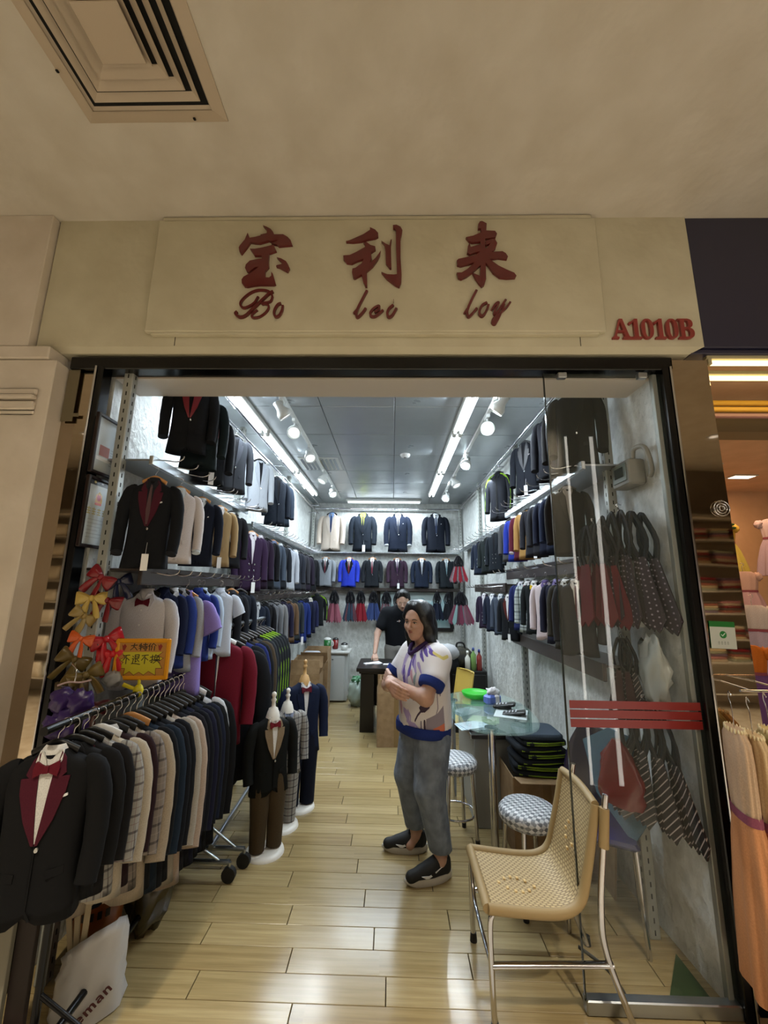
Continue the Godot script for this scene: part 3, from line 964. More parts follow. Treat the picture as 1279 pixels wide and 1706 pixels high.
func garment_mesh(key: String) -> ArrayMesh:
	if meshes.has(key):
		return meshes[key]
	var st := new_st()
	match key:
		"body", "body_long":
			var rings := []
			var ds := [0.0, 0.01, 0.022, 0.032, 0.042, 0.055, 0.07, 0.1, 0.16, 0.22, 0.28, 0.34, 0.4, 0.46, 0.51, 0.555]
			for d in ds:
				var ab := prof(d)
				var r := PackedVector3Array()
				for j in 32:
					var t := TAU * j / 32
					var cx := cos(t)
					var sx := sin(t)
					var fold := 0.0045 * sin(t * 5.0 + d * 9.0) * smoothstep(0.12, 0.5, d)
					var x := (ab.x + fold) * signf(cx) * pow(absf(cx), 2.0 / 2.6)
					var z := (ab.y + fold) * signf(sx) * pow(absf(sx), 2.0 / 2.6)
					var y: float = -NECK - d * (1.0 if key == "body" else 1.25)
					if d > 0.5 and sx > 0.0:
						y += 0.035 * pow(maxf(0.0, 1.0 - absf(x) / 0.07), 1.3) * (d - 0.5) / 0.055
					r.append(Vector3(x, y, z))
				rings.append(r)
			# hem turned in
			var last: PackedVector3Array = rings[-1]
			var inner := PackedVector3Array()
			for p in last:
				inner.append(Vector3(p.x * 0.93, p.y + 0.03, p.z * 0.86))
			rings.append(inner)
			loft(st, rings)
		"sleeve", "sleeve_short":
			var cp := [Vector3(0.135, -NECK - 0.062, 0), Vector3(0.185, -NECK - 0.085, 0), Vector3(0.215, -NECK - 0.16, 0.002), Vector3(0.226, -NECK - 0.26, 0.008), Vector3(0.226, -NECK - 0.36, 0.022), Vector3(0.22, -NECK - 0.455, 0.045)]
			var rr := [0.03, 0.046, 0.05, 0.046, 0.043, 0.042]
			if key == "sleeve_short":
				cp = [Vector3(0.135, -NECK - 0.062, 0), Vector3(0.185, -NECK - 0.085, 0), Vector3(0.225, -NECK - 0.15, 0.002), Vector3(0.25, -NECK - 0.21, 0.004)]
				rr = [0.03, 0.05, 0.062, 0.068]
			var pts := curve_pts(cp, 3)
			var radii := []
			for i in pts.size():
				var f := float(i) / (pts.size() - 1) * (rr.size() - 1)
				var k := mini(int(f), rr.size() - 2)
				radii.append(lerpf(rr[k], rr[k + 1], f - k) * (1.0 + 0.03 * sin(i * 2.1)))
			tube(st, pts, radii, 14, 1.12, Vector3.BACK)
		"cuff":
			tube(st, [Vector3(0.22, -NECK - 0.44, 0.04), Vector3(0.219, -NECK - 0.472, 0.05)], 0.038, 14, 1.12, Vector3.BACK)
		"button_disc":
			tube(st, [Vector3(0, 0, -0.004), Vector3(0, 0, 0.004), Vector3(0, 0, 0.005)], [0.0085, 0.0085, 0.0065], 10)
		"lapel":
			flap(st, [0.043, 0.0, 0.068, 0.026, 0.082, 0.07, 0.066, 0.082, 0.1, 0.083, 0.094, 0.13, 0.06, 0.22, 0.012, 0.3, 0.002, 0.3, 0.018, 0.18, 0.03, 0.06], 0.008, 0.006)
		"shawl":
			flap(st, [0.043, 0.0, 0.068, 0.03, 0.082, 0.1, 0.07, 0.19, 0.012, 0.3, 0.002, 0.3, 0.018, 0.18, 0.03, 0.06], 0.008, 0.006)
		"shirt_front":
			flap(st, [-0.04, 0.0, 0.04, 0.0, 0.034, 0.08, 0.019, 0.19, 0.002, 0.295, -0.002, 0.295, -0.019, 0.19, -0.034, 0.08], 0.003)
		"shirt_collar":
			for s in [1, -1]:
				var p := [0.004, 0.045, 0.014, 0.022, 0.034, -0.004, 0.05, -0.004, 0.054, 0.03, 0.034, 0.066]
				flap(st, p if s > 0 else mirror_x(p), 0.012, 0.006)
			loft(st, [ring_at(Vector3(0, -NECK + 0.018, -0.006), Vector3.RIGHT, Vector3.BACK, 0.046, 0.04, 20), ring_at(Vector3(0, -NECK + 0.004, 0), Vector3.RIGHT, Vector3.BACK, 0.056, 0.05, 20), ring_at(Vector3(0, -NECK - 0.012, 0), Vector3.RIGHT, Vector3.BACK, 0.062, 0.052, 20)], false, false)
		"wide_collar":
			for sd in [1, -1]:
				var p := [0.003, 0.06, 0.012, 0.03, 0.03, 0.002, 0.058, 0.0, 0.084, 0.038, 0.05, 0.105]
				flap(st, p if sd > 0 else mirror_x(p), 0.014, 0.008)
			loft(st, [ring_at(Vector3(0, -NECK + 0.03, -0.014), Vector3.RIGHT, Vector3.BACK, 0.05, 0.036, 20), ring_at(Vector3(0, -NECK + 0.008, -0.004), Vector3.RIGHT, Vector3.BACK, 0.06, 0.05, 20), ring_at(Vector3(0, -NECK - 0.012, 0), Vector3.RIGHT, Vector3.BACK, 0.066, 0.053, 20)], false, false)
		"neck_dark":
			lathe(st, [Vector2(0.044, 0.006), Vector2(0.044, -0.01)], 16, Vector3(0, -NECK, -0.003))
		"tie":
			flap(st, [-0.013, 0.035, 0.013, 0.035, 0.009, 0.062, 0.018, 0.2, 0.008, 0.288, -0.008, 0.288, -0.018, 0.2, -0.009, 0.062], 0.009, 0.005)
		"bow":
			for s in [1, -1]:
				var p := [0.0, 0.045, 0.048, 0.028, 0.055, 0.05, 0.05, 0.078, 0.0, 0.06]
				flap(st, p if s > 0 else mirror_x(p), 0.02, 0.012)
			flap(st, [-0.01, 0.042, 0.01, 0.042, 0.011, 0.065, -0.011, 0.065], 0.026, 0.012)
		"front_edge":
			flap(st, [0.0, 0.3, 0.006, 0.3, 0.008, 0.5, 0.03, 0.53, 0.02, 0.535, 0.0, 0.5], 0.004, 0.004)
		"pocket_square":
			flap(st, [0.068, 0.148, 0.102, 0.14, 0.104, 0.148, 0.07, 0.156], 0.006)
		"pocket_flap":
			flap(st, [0.062, 0.385, 0.128, 0.378, 0.13, 0.405, 0.064, 0.412], 0.006)
		"placket":
			flap(st, [-0.012, 0.04, 0.012, 0.04, 0.012, 0.5, -0.012, 0.5], 0.004)
		"price_tag":
			cbox(st, Vector3(0.03, -NECK - 0.52, 0.105), Vector3(0.055, 0.1, 0.002))
			tube(st, [Vector3(0.03, -NECK - 0.4, 0.09), Vector3(0.03, -NECK - 0.475, 0.104)], 0.0012, 5)
		"stripes":
			for s in [1]:
				for o in [0.0]:
					var pts := []
					for p in curve_pts([Vector3(0.06, -NECK - 0.012, 0.03), Vector3(0.15, -NECK - 0.038, 0.045), Vector3(0.215, -NECK - 0.1, 0.045), Vector3(0.245, -NECK - 0.2, 0.042), Vector3(0.25, -NECK - 0.32, 0.05), Vector3(0.245, -NECK - 0.44, 0.075)], 3):
						pts.append(Vector3(s * p.x, p.y - o, p.z - o * 0.6))
					tube(st, pts, 0.006, 6)
		"hanger_hook":
			tube(st, curve_pts([Vector3(0, -NECK + 0.005, 0), Vector3(0, -0.05, 0), Vector3(0.004, -0.035, 0), Vector3(0.02, -0.018, 0), Vector3(0.012, 0.001, 0), Vector3(-0.006, 0.002, 0), Vector3(-0.018, -0.012, 0)], 3), 0.0022, 6)
		"hanger_arms":
			tube(st, curve_pts([Vector3(-0.1, -NECK - 0.012, 0), Vector3(-0.04, -NECK + 0.012, 0), Vector3(0, -NECK + 0.022, 0), Vector3(0.04, -NECK + 0.012, 0), Vector3(0.1, -NECK - 0.012, 0)], 4), 0.013, 8)
		"trousers":
			for s in [1, -1]:
				loft(st, [ring_at(Vector3(s * 0.05, 0.0, 0), Vector3.RIGHT, Vector3.BACK, 0.07, 0.06, 16), ring_at(Vector3(s * 0.055, -0.12, 0), Vector3.RIGHT, Vector3.BACK, 0.072, 0.066, 16), ring_at(Vector3(s * 0.058, -0.3, 0.004), Vector3.RIGHT, Vector3.BACK, 0.058, 0.056, 16), ring_at(Vector3(s * 0.06, -0.5, 0.006), Vector3.RIGHT, Vector3.BACK, 0.05, 0.05, 16)])
	meshes[key] = done(st)
	return meshes[key]

const MIRX := Basis(Vector3(-1, 0, 0), Vector3(0, 1, 0), Vector3(0, 0, 1))

# spec: c body, l lapel, s shirt, t tie, b bow, q pocket square, d double breasted, p price tag, g green stripes, kind
func garment(called: String, label: String, category: String, at: Vector3, sc: float, yaw: float, sp: Dictionary, group := "", roll := 0.0) -> Node3D:
	var t := thing(called, label, category, at, yaw, group)
	t.scale = Vector3(sc * sp.get("wide", 0.77), sc * sp.get("long", 1.0), sc * sp.get("deep", 0.85))
	t.rotation.z = deg_to_rad(roll)
	dress(t, sp)
	if not sp.get("no_hanger", false):
		mi("hanger_hook", garment_mesh("hanger_hook"), chrome(), t)
		mi("hanger", garment_mesh("hanger_arms"), mat("hanger_wood", Color(0.72, 0.5, 0.27), 0.4) if sp.get("wood", false) else mat("hanger_black", Color(0.03, 0.03, 0.03), 0.4) if not sp.get("whanger", false) else mat("hanger_white", Color(0.85, 0.85, 0.85), 0.4), t)
	return t

func dress(t: Node3D, sp: Dictionary) -> void:
	var kind: String = sp.get("kind", "jacket")
	var cm: Material = sp.c if sp.c is Material else cloth(sp.c)
	var lm: Material = (sp.l if sp.l is Material else cloth(sp.l)) if sp.has("l") else cm
	mi("body", garment_mesh("body"), cm, t)
	var sl := "sleeve_short" if kind == "short_shirt" else "sleeve"
	mi("sleeve", garment_mesh(sl), cm, t)
	mi("sleeve", garment_mesh(sl), cm, t, Transform3D(MIRX))
	if kind == "jacket":
		mi("lapel", garment_mesh("shawl" if sp.get("shawl", false) else "lapel"), lm, t)
		mi("lapel", garment_mesh("shawl" if sp.get("shawl", false) else "lapel"), lm, t, Transform3D(MIRX))
		if sp.has("s"):
			var sm := cloth(sp.s)
			mi("shirt_front", garment_mesh("shirt_front"), sm, t)
			mi("shirt_collar", garment_mesh("shirt_collar"), sm, t)
			if sp.get("cuffs", false):
				mi("shirt_cuff", garment_mesh("cuff"), sm, t)
				mi("shirt_cuff", garment_mesh("cuff"), sm, t, Transform3D(MIRX))
		else:
			mi("lining", garment_mesh("shirt_front"), cloth("15151a"), t)
		if sp.has("t"):
			mi("tie", garment_mesh("tie"), sp.t if sp.t is Material else cloth(sp.t, 0.5), t)
		if sp.has("b"):
			mi("bow_tie", garment_mesh("bow"), cloth(sp.b, 0.45), t)
		mi("front_edge", garment_mesh("front_edge"), cm, t)
		mi("pocket_flap", garment_mesh("pocket_flap"), cm, t)
		mi("pocket_flap", garment_mesh("pocket_flap"), cm, t, Transform3D(MIRX))
		var bm := mat("button_silver", Color(0.7, 0.7, 0.7), 0.25, 0.8)
		if sp.get("d", false):
			for q in [[0.04, 0.3], [-0.04, 0.3], [0.035, 0.36], [-0.035, 0.36], [0.035, 0.42], [-0.035, 0.42]]:
				put_button(t, bm, Vector3(q[0], -NECK - q[1], front_z(q[0], q[1]) + 0.004))
		else:
			put_button(t, bm, Vector3(0.012, -NECK - 0.315, front_z(0.012, 0.315) + 0.005))
		if sp.get("q", false):
			mi("pocket_square", garment_mesh("pocket_square"), cloth("f2f2f2"), t)
		if sp.get("cb", false):
			for k in 6:
				var sd := 1.0 if k < 3 else -1.0
				put_button(t, bm, Vector3(sd * 0.257, -NECK - 0.437 + (k % 3) * 0.02, 0.05 - (k % 3) * 0.005), Basis(Vector3.UP, sd * PI * 0.42))
	elif kind == "track":
		mi("collar", garment_mesh("shirt_collar"), lm, t)
		mi("placket", garment_mesh("placket"), cloth("222222"), t)
	elif kind == "sweater":
		mi("collar", garment_mesh("neck_dark"), lm, t)
	else:
		mi("collar", garment_mesh("wide_collar"), lm, t)
		mi("collar_lining", garment_mesh("neck_dark"), cloth("3a3a44"), t)
		mi("placket", garment_mesh("placket"), lm, t)
		for k in 5:
			put_button(t, mat("button_white", Color(0.85, 0.85, 0.85), 0.3), Vector3(0, -NECK - 0.1 - k * 0.085, front_z(0, 0.1 + k * 0.085) + 0.005), Basis.from_scale(Vector3(0.6, 0.6, 0.8)))
		if sp.has("b"):
			mi("bow_tie", garment_mesh("bow"), cloth(sp.b, 0.45), t)
	if sp.get("g", false):
		for o in 4:
			mi("sleeve_stripe", garment_mesh("stripes"), cloth("8fc21f", 0.6), t, Transform3D(MIRX if o % 2 else Basis.IDENTITY, Vector3(0, -0.016, -0.01) * (o / 2)))
	if sp.get("p", false):
		mi("price_tag", garment_mesh("price_tag"), mat("tag_paper", Color(0.9, 0.9, 0.9), 0.6), t)

func put_button(t: Node3D, m: Material, at: Vector3, b := Basis.IDENTITY) -> void:
	mi("button", garment_mesh("button_disc"), m, t, Transform3D(b, at))

func plaid(key: String, base_c: Color, line: Color, thin: Color, scale := 9.0) -> StandardMaterial3D:
	if mats.has(key):
		return mats[key]
	var im := Image.create(64, 64, false, Image.FORMAT_RGB8)
	for y in 64:
		for x in 64:
			var c := base_c
			var a := 0.0
			if x % 32 < 5:
				a += 0.5
			if y % 32 < 5:
				a += 0.5
			c = c.lerp(line, minf(a, 1.0))
			if x % 32 == 18 or y % 32 == 18:
				c = c.lerp(thin, 0.6)
			if (x + y) % 4 < 2:
				c = c.darkened(0.05)
			im.set_pixel(x, y, c)
	return patterned(key, im, scale)

func striped(key: String, a: Color, b: Color, period: int, width: int, scale := 10.0, dots := false) -> StandardMaterial3D:
	if mats.has(key):
		return mats[key]
	var im := Image.create(64, 64, false, Image.FORMAT_RGB8)
	for y in 64:
		for x in 64:
			var on := (x + y) % period < width
			if dots:
				on = Vector2(x % 16 - 8, (y + (8 if (x / 16) % 2 else 0)) % 16 - 8).length() < 2.6
			im.set_pixel(x, y, b if on else a)
	return patterned(key, im, scale, 0.5)

func hang_row(rows: Array, side: String, tier: String, x: float, y: float, group: String) -> void:
	# each row: z, scale, yaw, words, spec
	var k := 0
	for r in rows:
		var called: String = r[4].get("called", "suit_jacket")
		var lab := "%s, %s along the %s" % [r[3], ORD[k], tier]
		if not r[4].has("wide"):
			r[4]["wide"] = 0.68
		r[4]["deep"] = 0.62
		garment(called, lab, r[4].get("cat", "jacket"), Vector3(x + r[4].get("dx", 0.0), y + r[4].get("dy", 0.0), r[0]), r[1], r[2], r[4], group)
		k += 1

func wall_garments() -> void:
	var redprint := striped("red_print", Color(0.42, 0.06, 0.1), Color(0.6, 0.25, 0.3), 8, 2, 14.0)
	var dotblue := striped("tie_dots", Color(0.03, 0.04, 0.08), Color(0.4, 0.45, 0.55), 8, 2, 22.0, true)
	var floral := striped("tie_floral", Color(0.04, 0.04, 0.06), Color(0.6, 0.6, 0.62), 9, 3, 16.0, true)
	var mt := striped("tie_maroon", Color(0.12, 0.02, 0.04), Color(0.55, 0.4, 0.42), 12, 3, 18.0)
	hang_row([
		[-2.26, 0.86, 22, "black blazer with red lapels cut by the soffit", {"c": "17181c", "l": redprint, "cb": true, "dy": 0.14, "dx": -0.04}],
		[-2.34, 0.84, 20, "dark teal blazer squeezed between two black ones", {"c": "141f22", "dy": 0.06}],
		[-2.46, 0.84, 36, "black blazer with red patterned lapels and a tag", {"c": "1a1d23", "l": redprint, "p": true}],
		[-2.86, 0.78, 36, "charcoal jacket with three cuff buttons", {"c": "33353b", "l": "45474f", "cb": true}],
		[-3.42, 0.82, 46, "pale grey jacket", {"c": "aeb3ba", "l": "a3a8b0"}],
		[-3.98, 0.88, 46, "long navy black jacket", {"c": "1b222e", "cb": true}],
		[-4.18, 0.84, 46, "dark slate jacket", {"c": "2a3340"}],
	], "left", "left top rail", -1.2, 2.81, "top left jackets")
	hang_row([
		[-1.95, 0.80, 12, "black blazer with maroon lapels and white cuffs", {"c": "15171c", "l": "4a1a29", "s": "23252b", "t": mt, "q": true, "wood": true, "cuffs": true, "p": true, "dx": -0.015, "wide": 0.7}],
		[-2.17, 0.74, 36, "white blazer with a dark tie", {"c": "d9d2d3", "l": "d6cfd0", "s": "cfdbe6", "t": dotblue, "wood": true, "cuffs": true}],
		[-2.43, 0.74, 20, "navy suit jacket with a white collar and blue tie", {"c": "161c2c", "s": "d9e2ea", "t": "2c3d66", "q": true, "wood": true}],
		[-2.7, 0.72, 36, "tan blazer over a floral waistcoat", {"c": "a48a63", "l": "a48a63", "s": "e6e0e2", "t": floral, "wood": true, "p": true}],
		[-2.9, 0.72, 36, "black jacket with a white collar", {"c": "1a1b20", "s": "e2e2e2"}],
	], "left", "left middle ledge", -1.2, 2.22, "middle left jackets")
	hang_row([
		[-3.36, 0.86, 46, "purple double-breasted jacket with silver buttons", {"c": "33203c", "s": "e0dce2", "d": true, "wood": true, "p": true}],
		[-3.56, 0.84, 46, "dark plum jacket with a white collar", {"c": "2a1c30", "s": "dcd8de"}],
		[-3.76, 0.84, 46, "black jacket", {"c": "17181d"}],
		[-3.98, 0.84, 46, "grey denim jacket with a blue collar", {"c": "4b5666", "s": "7d8cb0", "d": true, "wood": true}],
		[-4.22, 0.84, 46, "dark charcoal jacket with a white collar", {"c": "23262d", "s": "d4d8dc"}],
		[-4.56, 0.86, 46, "whitish grey jacket", {"c": "b7bcc6", "l": "aab0bb"}],
		[-4.9, 0.86, 46, "dark slate jacket with a white collar", {"c": "2b2e38", "s": "d6d6d8"}],
		[-5.18, 0.86, 46, "grey brown jacket", {"c": "3a3a40"}],
		[-5.48, 0.88, 46, "dark purple jacket", {"c": "2b2433"}],
		[-5.86, 0.9, 46, "black jacket nearest the back wall", {"c": "17191d"}],
	], "left", "left deep ledge", -1.2, 2.145, "deep left jackets")
	hang_row([
		[-2.3, 0.76, 18, "navy school shirt", {"kind": "shirt", "c": "1d2440", "dx": -0.1, "called": "dress_shirt", "cat": "shirt"}],
		[-2.34, 0.76, 18, "blue dress shirt", {"kind": "shirt", "c": "2b3f88", "l": "dfe4ee", "dx": -0.07, "called": "dress_shirt", "cat": "shirt"}],
		[-2.38, 0.8, 20, "grey white dress shirt", {"kind": "shirt", "c": "a7abb4", "dx": -0.05, "called": "dress_shirt", "cat": "shirt"}],
		[-2.25, 0.78, 14, "deep lavender dress shirt", {"kind": "shirt", "c": "6c5c9c", "called": "dress_shirt", "cat": "shirt", "dx": -0.15, "long": 1.14}],
		[-2.18, 0.78, 4, "white long-sleeved shirt with a maroon bow tie", {"kind": "shirt", "c": "cfced6", "b": "5c1524", "called": "dress_shirt", "cat": "shirt", "dx": -0.125, "dy": 0.0, "wide": 0.88, "long": 1.12}],
		[-2.5, 0.74, 20, "royal blue shirt", {"kind": "shirt", "c": "22357c", "called": "dress_shirt", "cat": "shirt"}],
		[-2.56, 0.74, 20, "light blue shirt", {"kind": "shirt", "c": "b9cbe0", "called": "dress_shirt", "cat": "shirt"}],
		[-2.43, 0.84, 6, "lavender short-sleeved shirt", {"kind": "short_shirt", "c": "8d7cc0", "wood": true, "called": "dress_shirt", "cat": "shirt", "dx": -0.04, "long": 1.2, "wide": 0.85}],
		[-2.68, 0.78, 22, "white short-sleeved shirt", {"kind": "short_shirt", "c": "c6cedb", "called": "dress_shirt", "cat": "shirt", "dx": 0.06, "long": 0.95}],
		[-2.84, 0.82, 36, "black suit jacket", {"c": "15161b", "wood": true}],
		[-3.02, 0.82, 46, "black waistcoat suit", {"c": "1b1d24", "s": "3a3d45", "wood": true}],
		[-3.2, 0.82, 46, "dark navy jacket", {"c": "171c28"}],
	], "left", "left lower shelf", -1.2, 1.66, "lower left garments")
	hang_row([
		[-3.55, 0.76, 46, "navy jacket with a pale collar", {"c": "1c2536", "s": "cfd4da"}],
		[-3.75, 0.76, 46, "black jacket", {"c": "16171b"}],
		[-3.95, 0.8, 46, "mid grey jacket", {"c": "6d6f74"}],
		[-4.15, 0.8, 46, "light grey beige jacket", {"c": "7f7f80"}],
		[-4.38, 0.82, 46, "navy purple jacket", {"c": "25233a"}],
		[-4.62, 0.82, 46, "brown jacket", {"c": "6b533d"}],
		[-4.9, 0.84, 46, "dark grey green jacket", {"c": "30363a"}],
		[-5.25, 0.9, 46, "bright navy jacket with two white tags", {"c": "203272", "p": true, "long": 1.05}],
		[-5.55, 0.9, 46, "dark navy jacket", {"c": "1b2038"}],
		[-5.85, 0.86, 46, "indigo jacket with a cream lining", {"c": "232748", "s": "d8d2c6"}],
	], "left", "left inner shelf", -1.18, 1.55, "deep lower left garments")
	# right wall
	hang_row([
		[-2.3, 0.9, -30, "dark brown jacket behind the glass", {"c": "191717", "cb": true}],
		[-2.44, 0.86, -50, "brown black jacket with pale piping", {"c": "1c1a1b"}],
		[-2.66, 0.84, -50, "black jacket with a purple lapel", {"c": "1b1c24", "l": "3d3450"}],
		[-3.2, 0.8, -50, "black jacket with a pale patterned lapel and tag", {"c": "171a22", "l": floral, "q": true, "p": true}],
		[-4.06, 0.9, -50, "black tracksuit jacket with lime piping", {"c": "22242c", "kind": "track", "g": true, "called": "tracksuit_jacket"}],
	], "right", "right top rail", 1.1, 2.91, "top right jackets")
	hang_row([
		[-2.32, 0.72, -18, "large dark brown blazer behind the glass door", {"c": "191616", "s": "8f8a86"}],
		[-2.48, 0.66, -50, "navy blue blazer", {"c": "1d2742", "s": "d9d9de", "t": "8a3340"}],
		[-2.6, 0.66, -50, "dark navy blazer with a pale collar", {"c": "1a2036", "s": "cfd2da"}],
		[-2.72, 0.66, -50, "grey and black blazer", {"c": "2b2c33", "l": "8f909c", "s": "e0dfe4"}],
		[-2.88, 0.66, -50, "charcoal blazer with a white collar", {"c": "24252d", "s": "e2e2e6", "p": true}],
		[-3.03, 0.66, -50, "mustard tan blazer", {"c": "a8814a", "l": "a8814a"}],
		[-3.16, 0.66, -50, "maroon blazer with white cuffs", {"c": "571b2c", "cuffs": true, "s": "e4e0e2"}],
		[-3.32, 0.66, -50, "royal blue blazer", {"c": "24379c", "s": "dcdce6"}],
		[-3.5, 0.64, -50, "grey tweed blazer", {"c": "4b4c50"}],
	], "right", "right middle ledge", 1.03, 2.285, "middle right jackets")
	hang_row([
		[-4.0, 0.68, -50, "black double-breasted jacket with flap pockets", {"c": "1a2028", "d": true}],
		[-4.35, 0.68, -50, "dark green black jacket with silver buttons", {"c": "1b2222", "d": true}],
		[-4.75, 0.68, -50, "dark navy coat", {"c": "1d2536", "d": true}],
	], "right", "right deep ledge", 1.03, 2.24, "deep right jackets")
	hang_row([
		[-2.3, 0.72, -30, "dark grey suit with a maroon tie", {"c": "2c2c2f", "s": "dcdcdc", "t": "511a24"}],
		[-2.42, 0.7, -50, "grey brown suit with a white collar", {"c": "38362f", "s": "e2e2e2", "t": floral}],
		[-2.55, 0.68, -50, "dark navy suit with a lavender collar", {"c": "1e2034", "s": "8a7fb4"}],
		[-2.74, 0.68, -50, "pinkish white double-breasted suit", {"c": "d3c6cb", "l": "d6cacf", "d": true, "s": "6a5a90"}],
		[-2.95, 0.66, -50, "black suit with a yellow bow tie", {"c": "181d20", "s": "e3e3e3", "b": "d8b81c"}],
		[-3.1, 0.66, -50, "black and white checked suit with a red bow tie", {"c": plaid("check_bw", Color(0.62, 0.66, 0.66), Color(0.06, 0.07, 0.08), Color(0.2, 0.2, 0.22), 6.0), "s": "e8e8e8", "b": "a01c3c", "p": true}],
		[-3.25, 0.66, -50, "deep blue suit", {"c": "20285c", "s": "e0e0e6"}],
	], "right", "right lower shelf", 1.03, 1.745, "lower right suits")
	hang_row([
		[-3.62, 0.68, -50, "black suit with rust lapels", {"c": "15171c", "l": "5a2622", "s": "e4e4e4", "q": true, "p": true}],
		[-3.88, 0.66, -50, "grey blue suit with a white collar", {"c": "454d5c", "s": "dde2e8"}],
		[-4.2, 0.66, -50, "navy suit with a white collar", {"c": "1d2436", "s": "dfe0e4"}],
		[-4.56, 0.66, -50, "dark purple double-breasted suit", {"c": "2b2036", "s": "e0dde4", "d": true}],
	], "right", "right inner shelf", 1.03, 1.64, "deep lower right suits")

func tie_bundle(label: String, at: Vector3, sc: float, yaw: float, mats_: Array, n: int, spread: float, gap := 0.06, group := "tie bundles") -> void:
	var t := thing("tie_bundle", label, "ties", at, yaw, group)
	t.scale = Vector3(sc, sc, sc)
	if not meshes.has("tie_blade"):
		var st := new_st()
		prism(st, poly2([-0.012, 0.0, 0.012, 0.0, 0.015, -0.03, 0.034, -0.25, 0.0, -0.3, -0.034, -0.25, -0.015, -0.03]), -0.004, 0.004)
		meshes["tie_blade"] = done(st)
		st = new_st()
		tube(st, curve_pts([Vector3(-0.008, -0.2, 0), Vector3(-0.03, -0.12, 0), Vector3(-0.012, -0.03, 0), Vector3(0, 0, 0), Vector3(0.012, -0.03, 0), Vector3(0.03, -0.12, 0), Vector3(0.008, -0.2, 0)], 3), 0.009, 6, 0.5)
		meshes["tie_loop"] = done(st)
	for k in n:
		var f := (k + 0.5) / n - 0.5
		var b := Basis(Vector3.BACK, f * spread) * Basis(Vector3.UP, rng.randf_range(-0.5, 0.5))
		var off := Vector3(f * gap, -absf(f) * gap * 0.3, (k % 3 - 1) * 0.018)
		var x := Transform3D(b, off)
		var m: Material = mats_[k % mats_.size()]
		var blade := mi("tie", meshes["tie_blade"], m, t, x * Transform3D(Basis.IDENTITY, Vector3(0, -0.19, 0)))
		mi("neck_loop", meshes["tie_loop"], cloth("16161b", 0.5), blade, Transform3D(Basis.IDENTITY, Vector3(0, 0.19, 0)))
	var s := new_st()
	tube(s, curve_pts([Vector3(0, 0, -0.03), Vector3(0, 0.012, 0.0), Vector3(0, 0.03, 0.01), Vector3(0, 0.03, -0.02)], 3), 0.004, 6)
	obj("hook", s, chrome(), t)

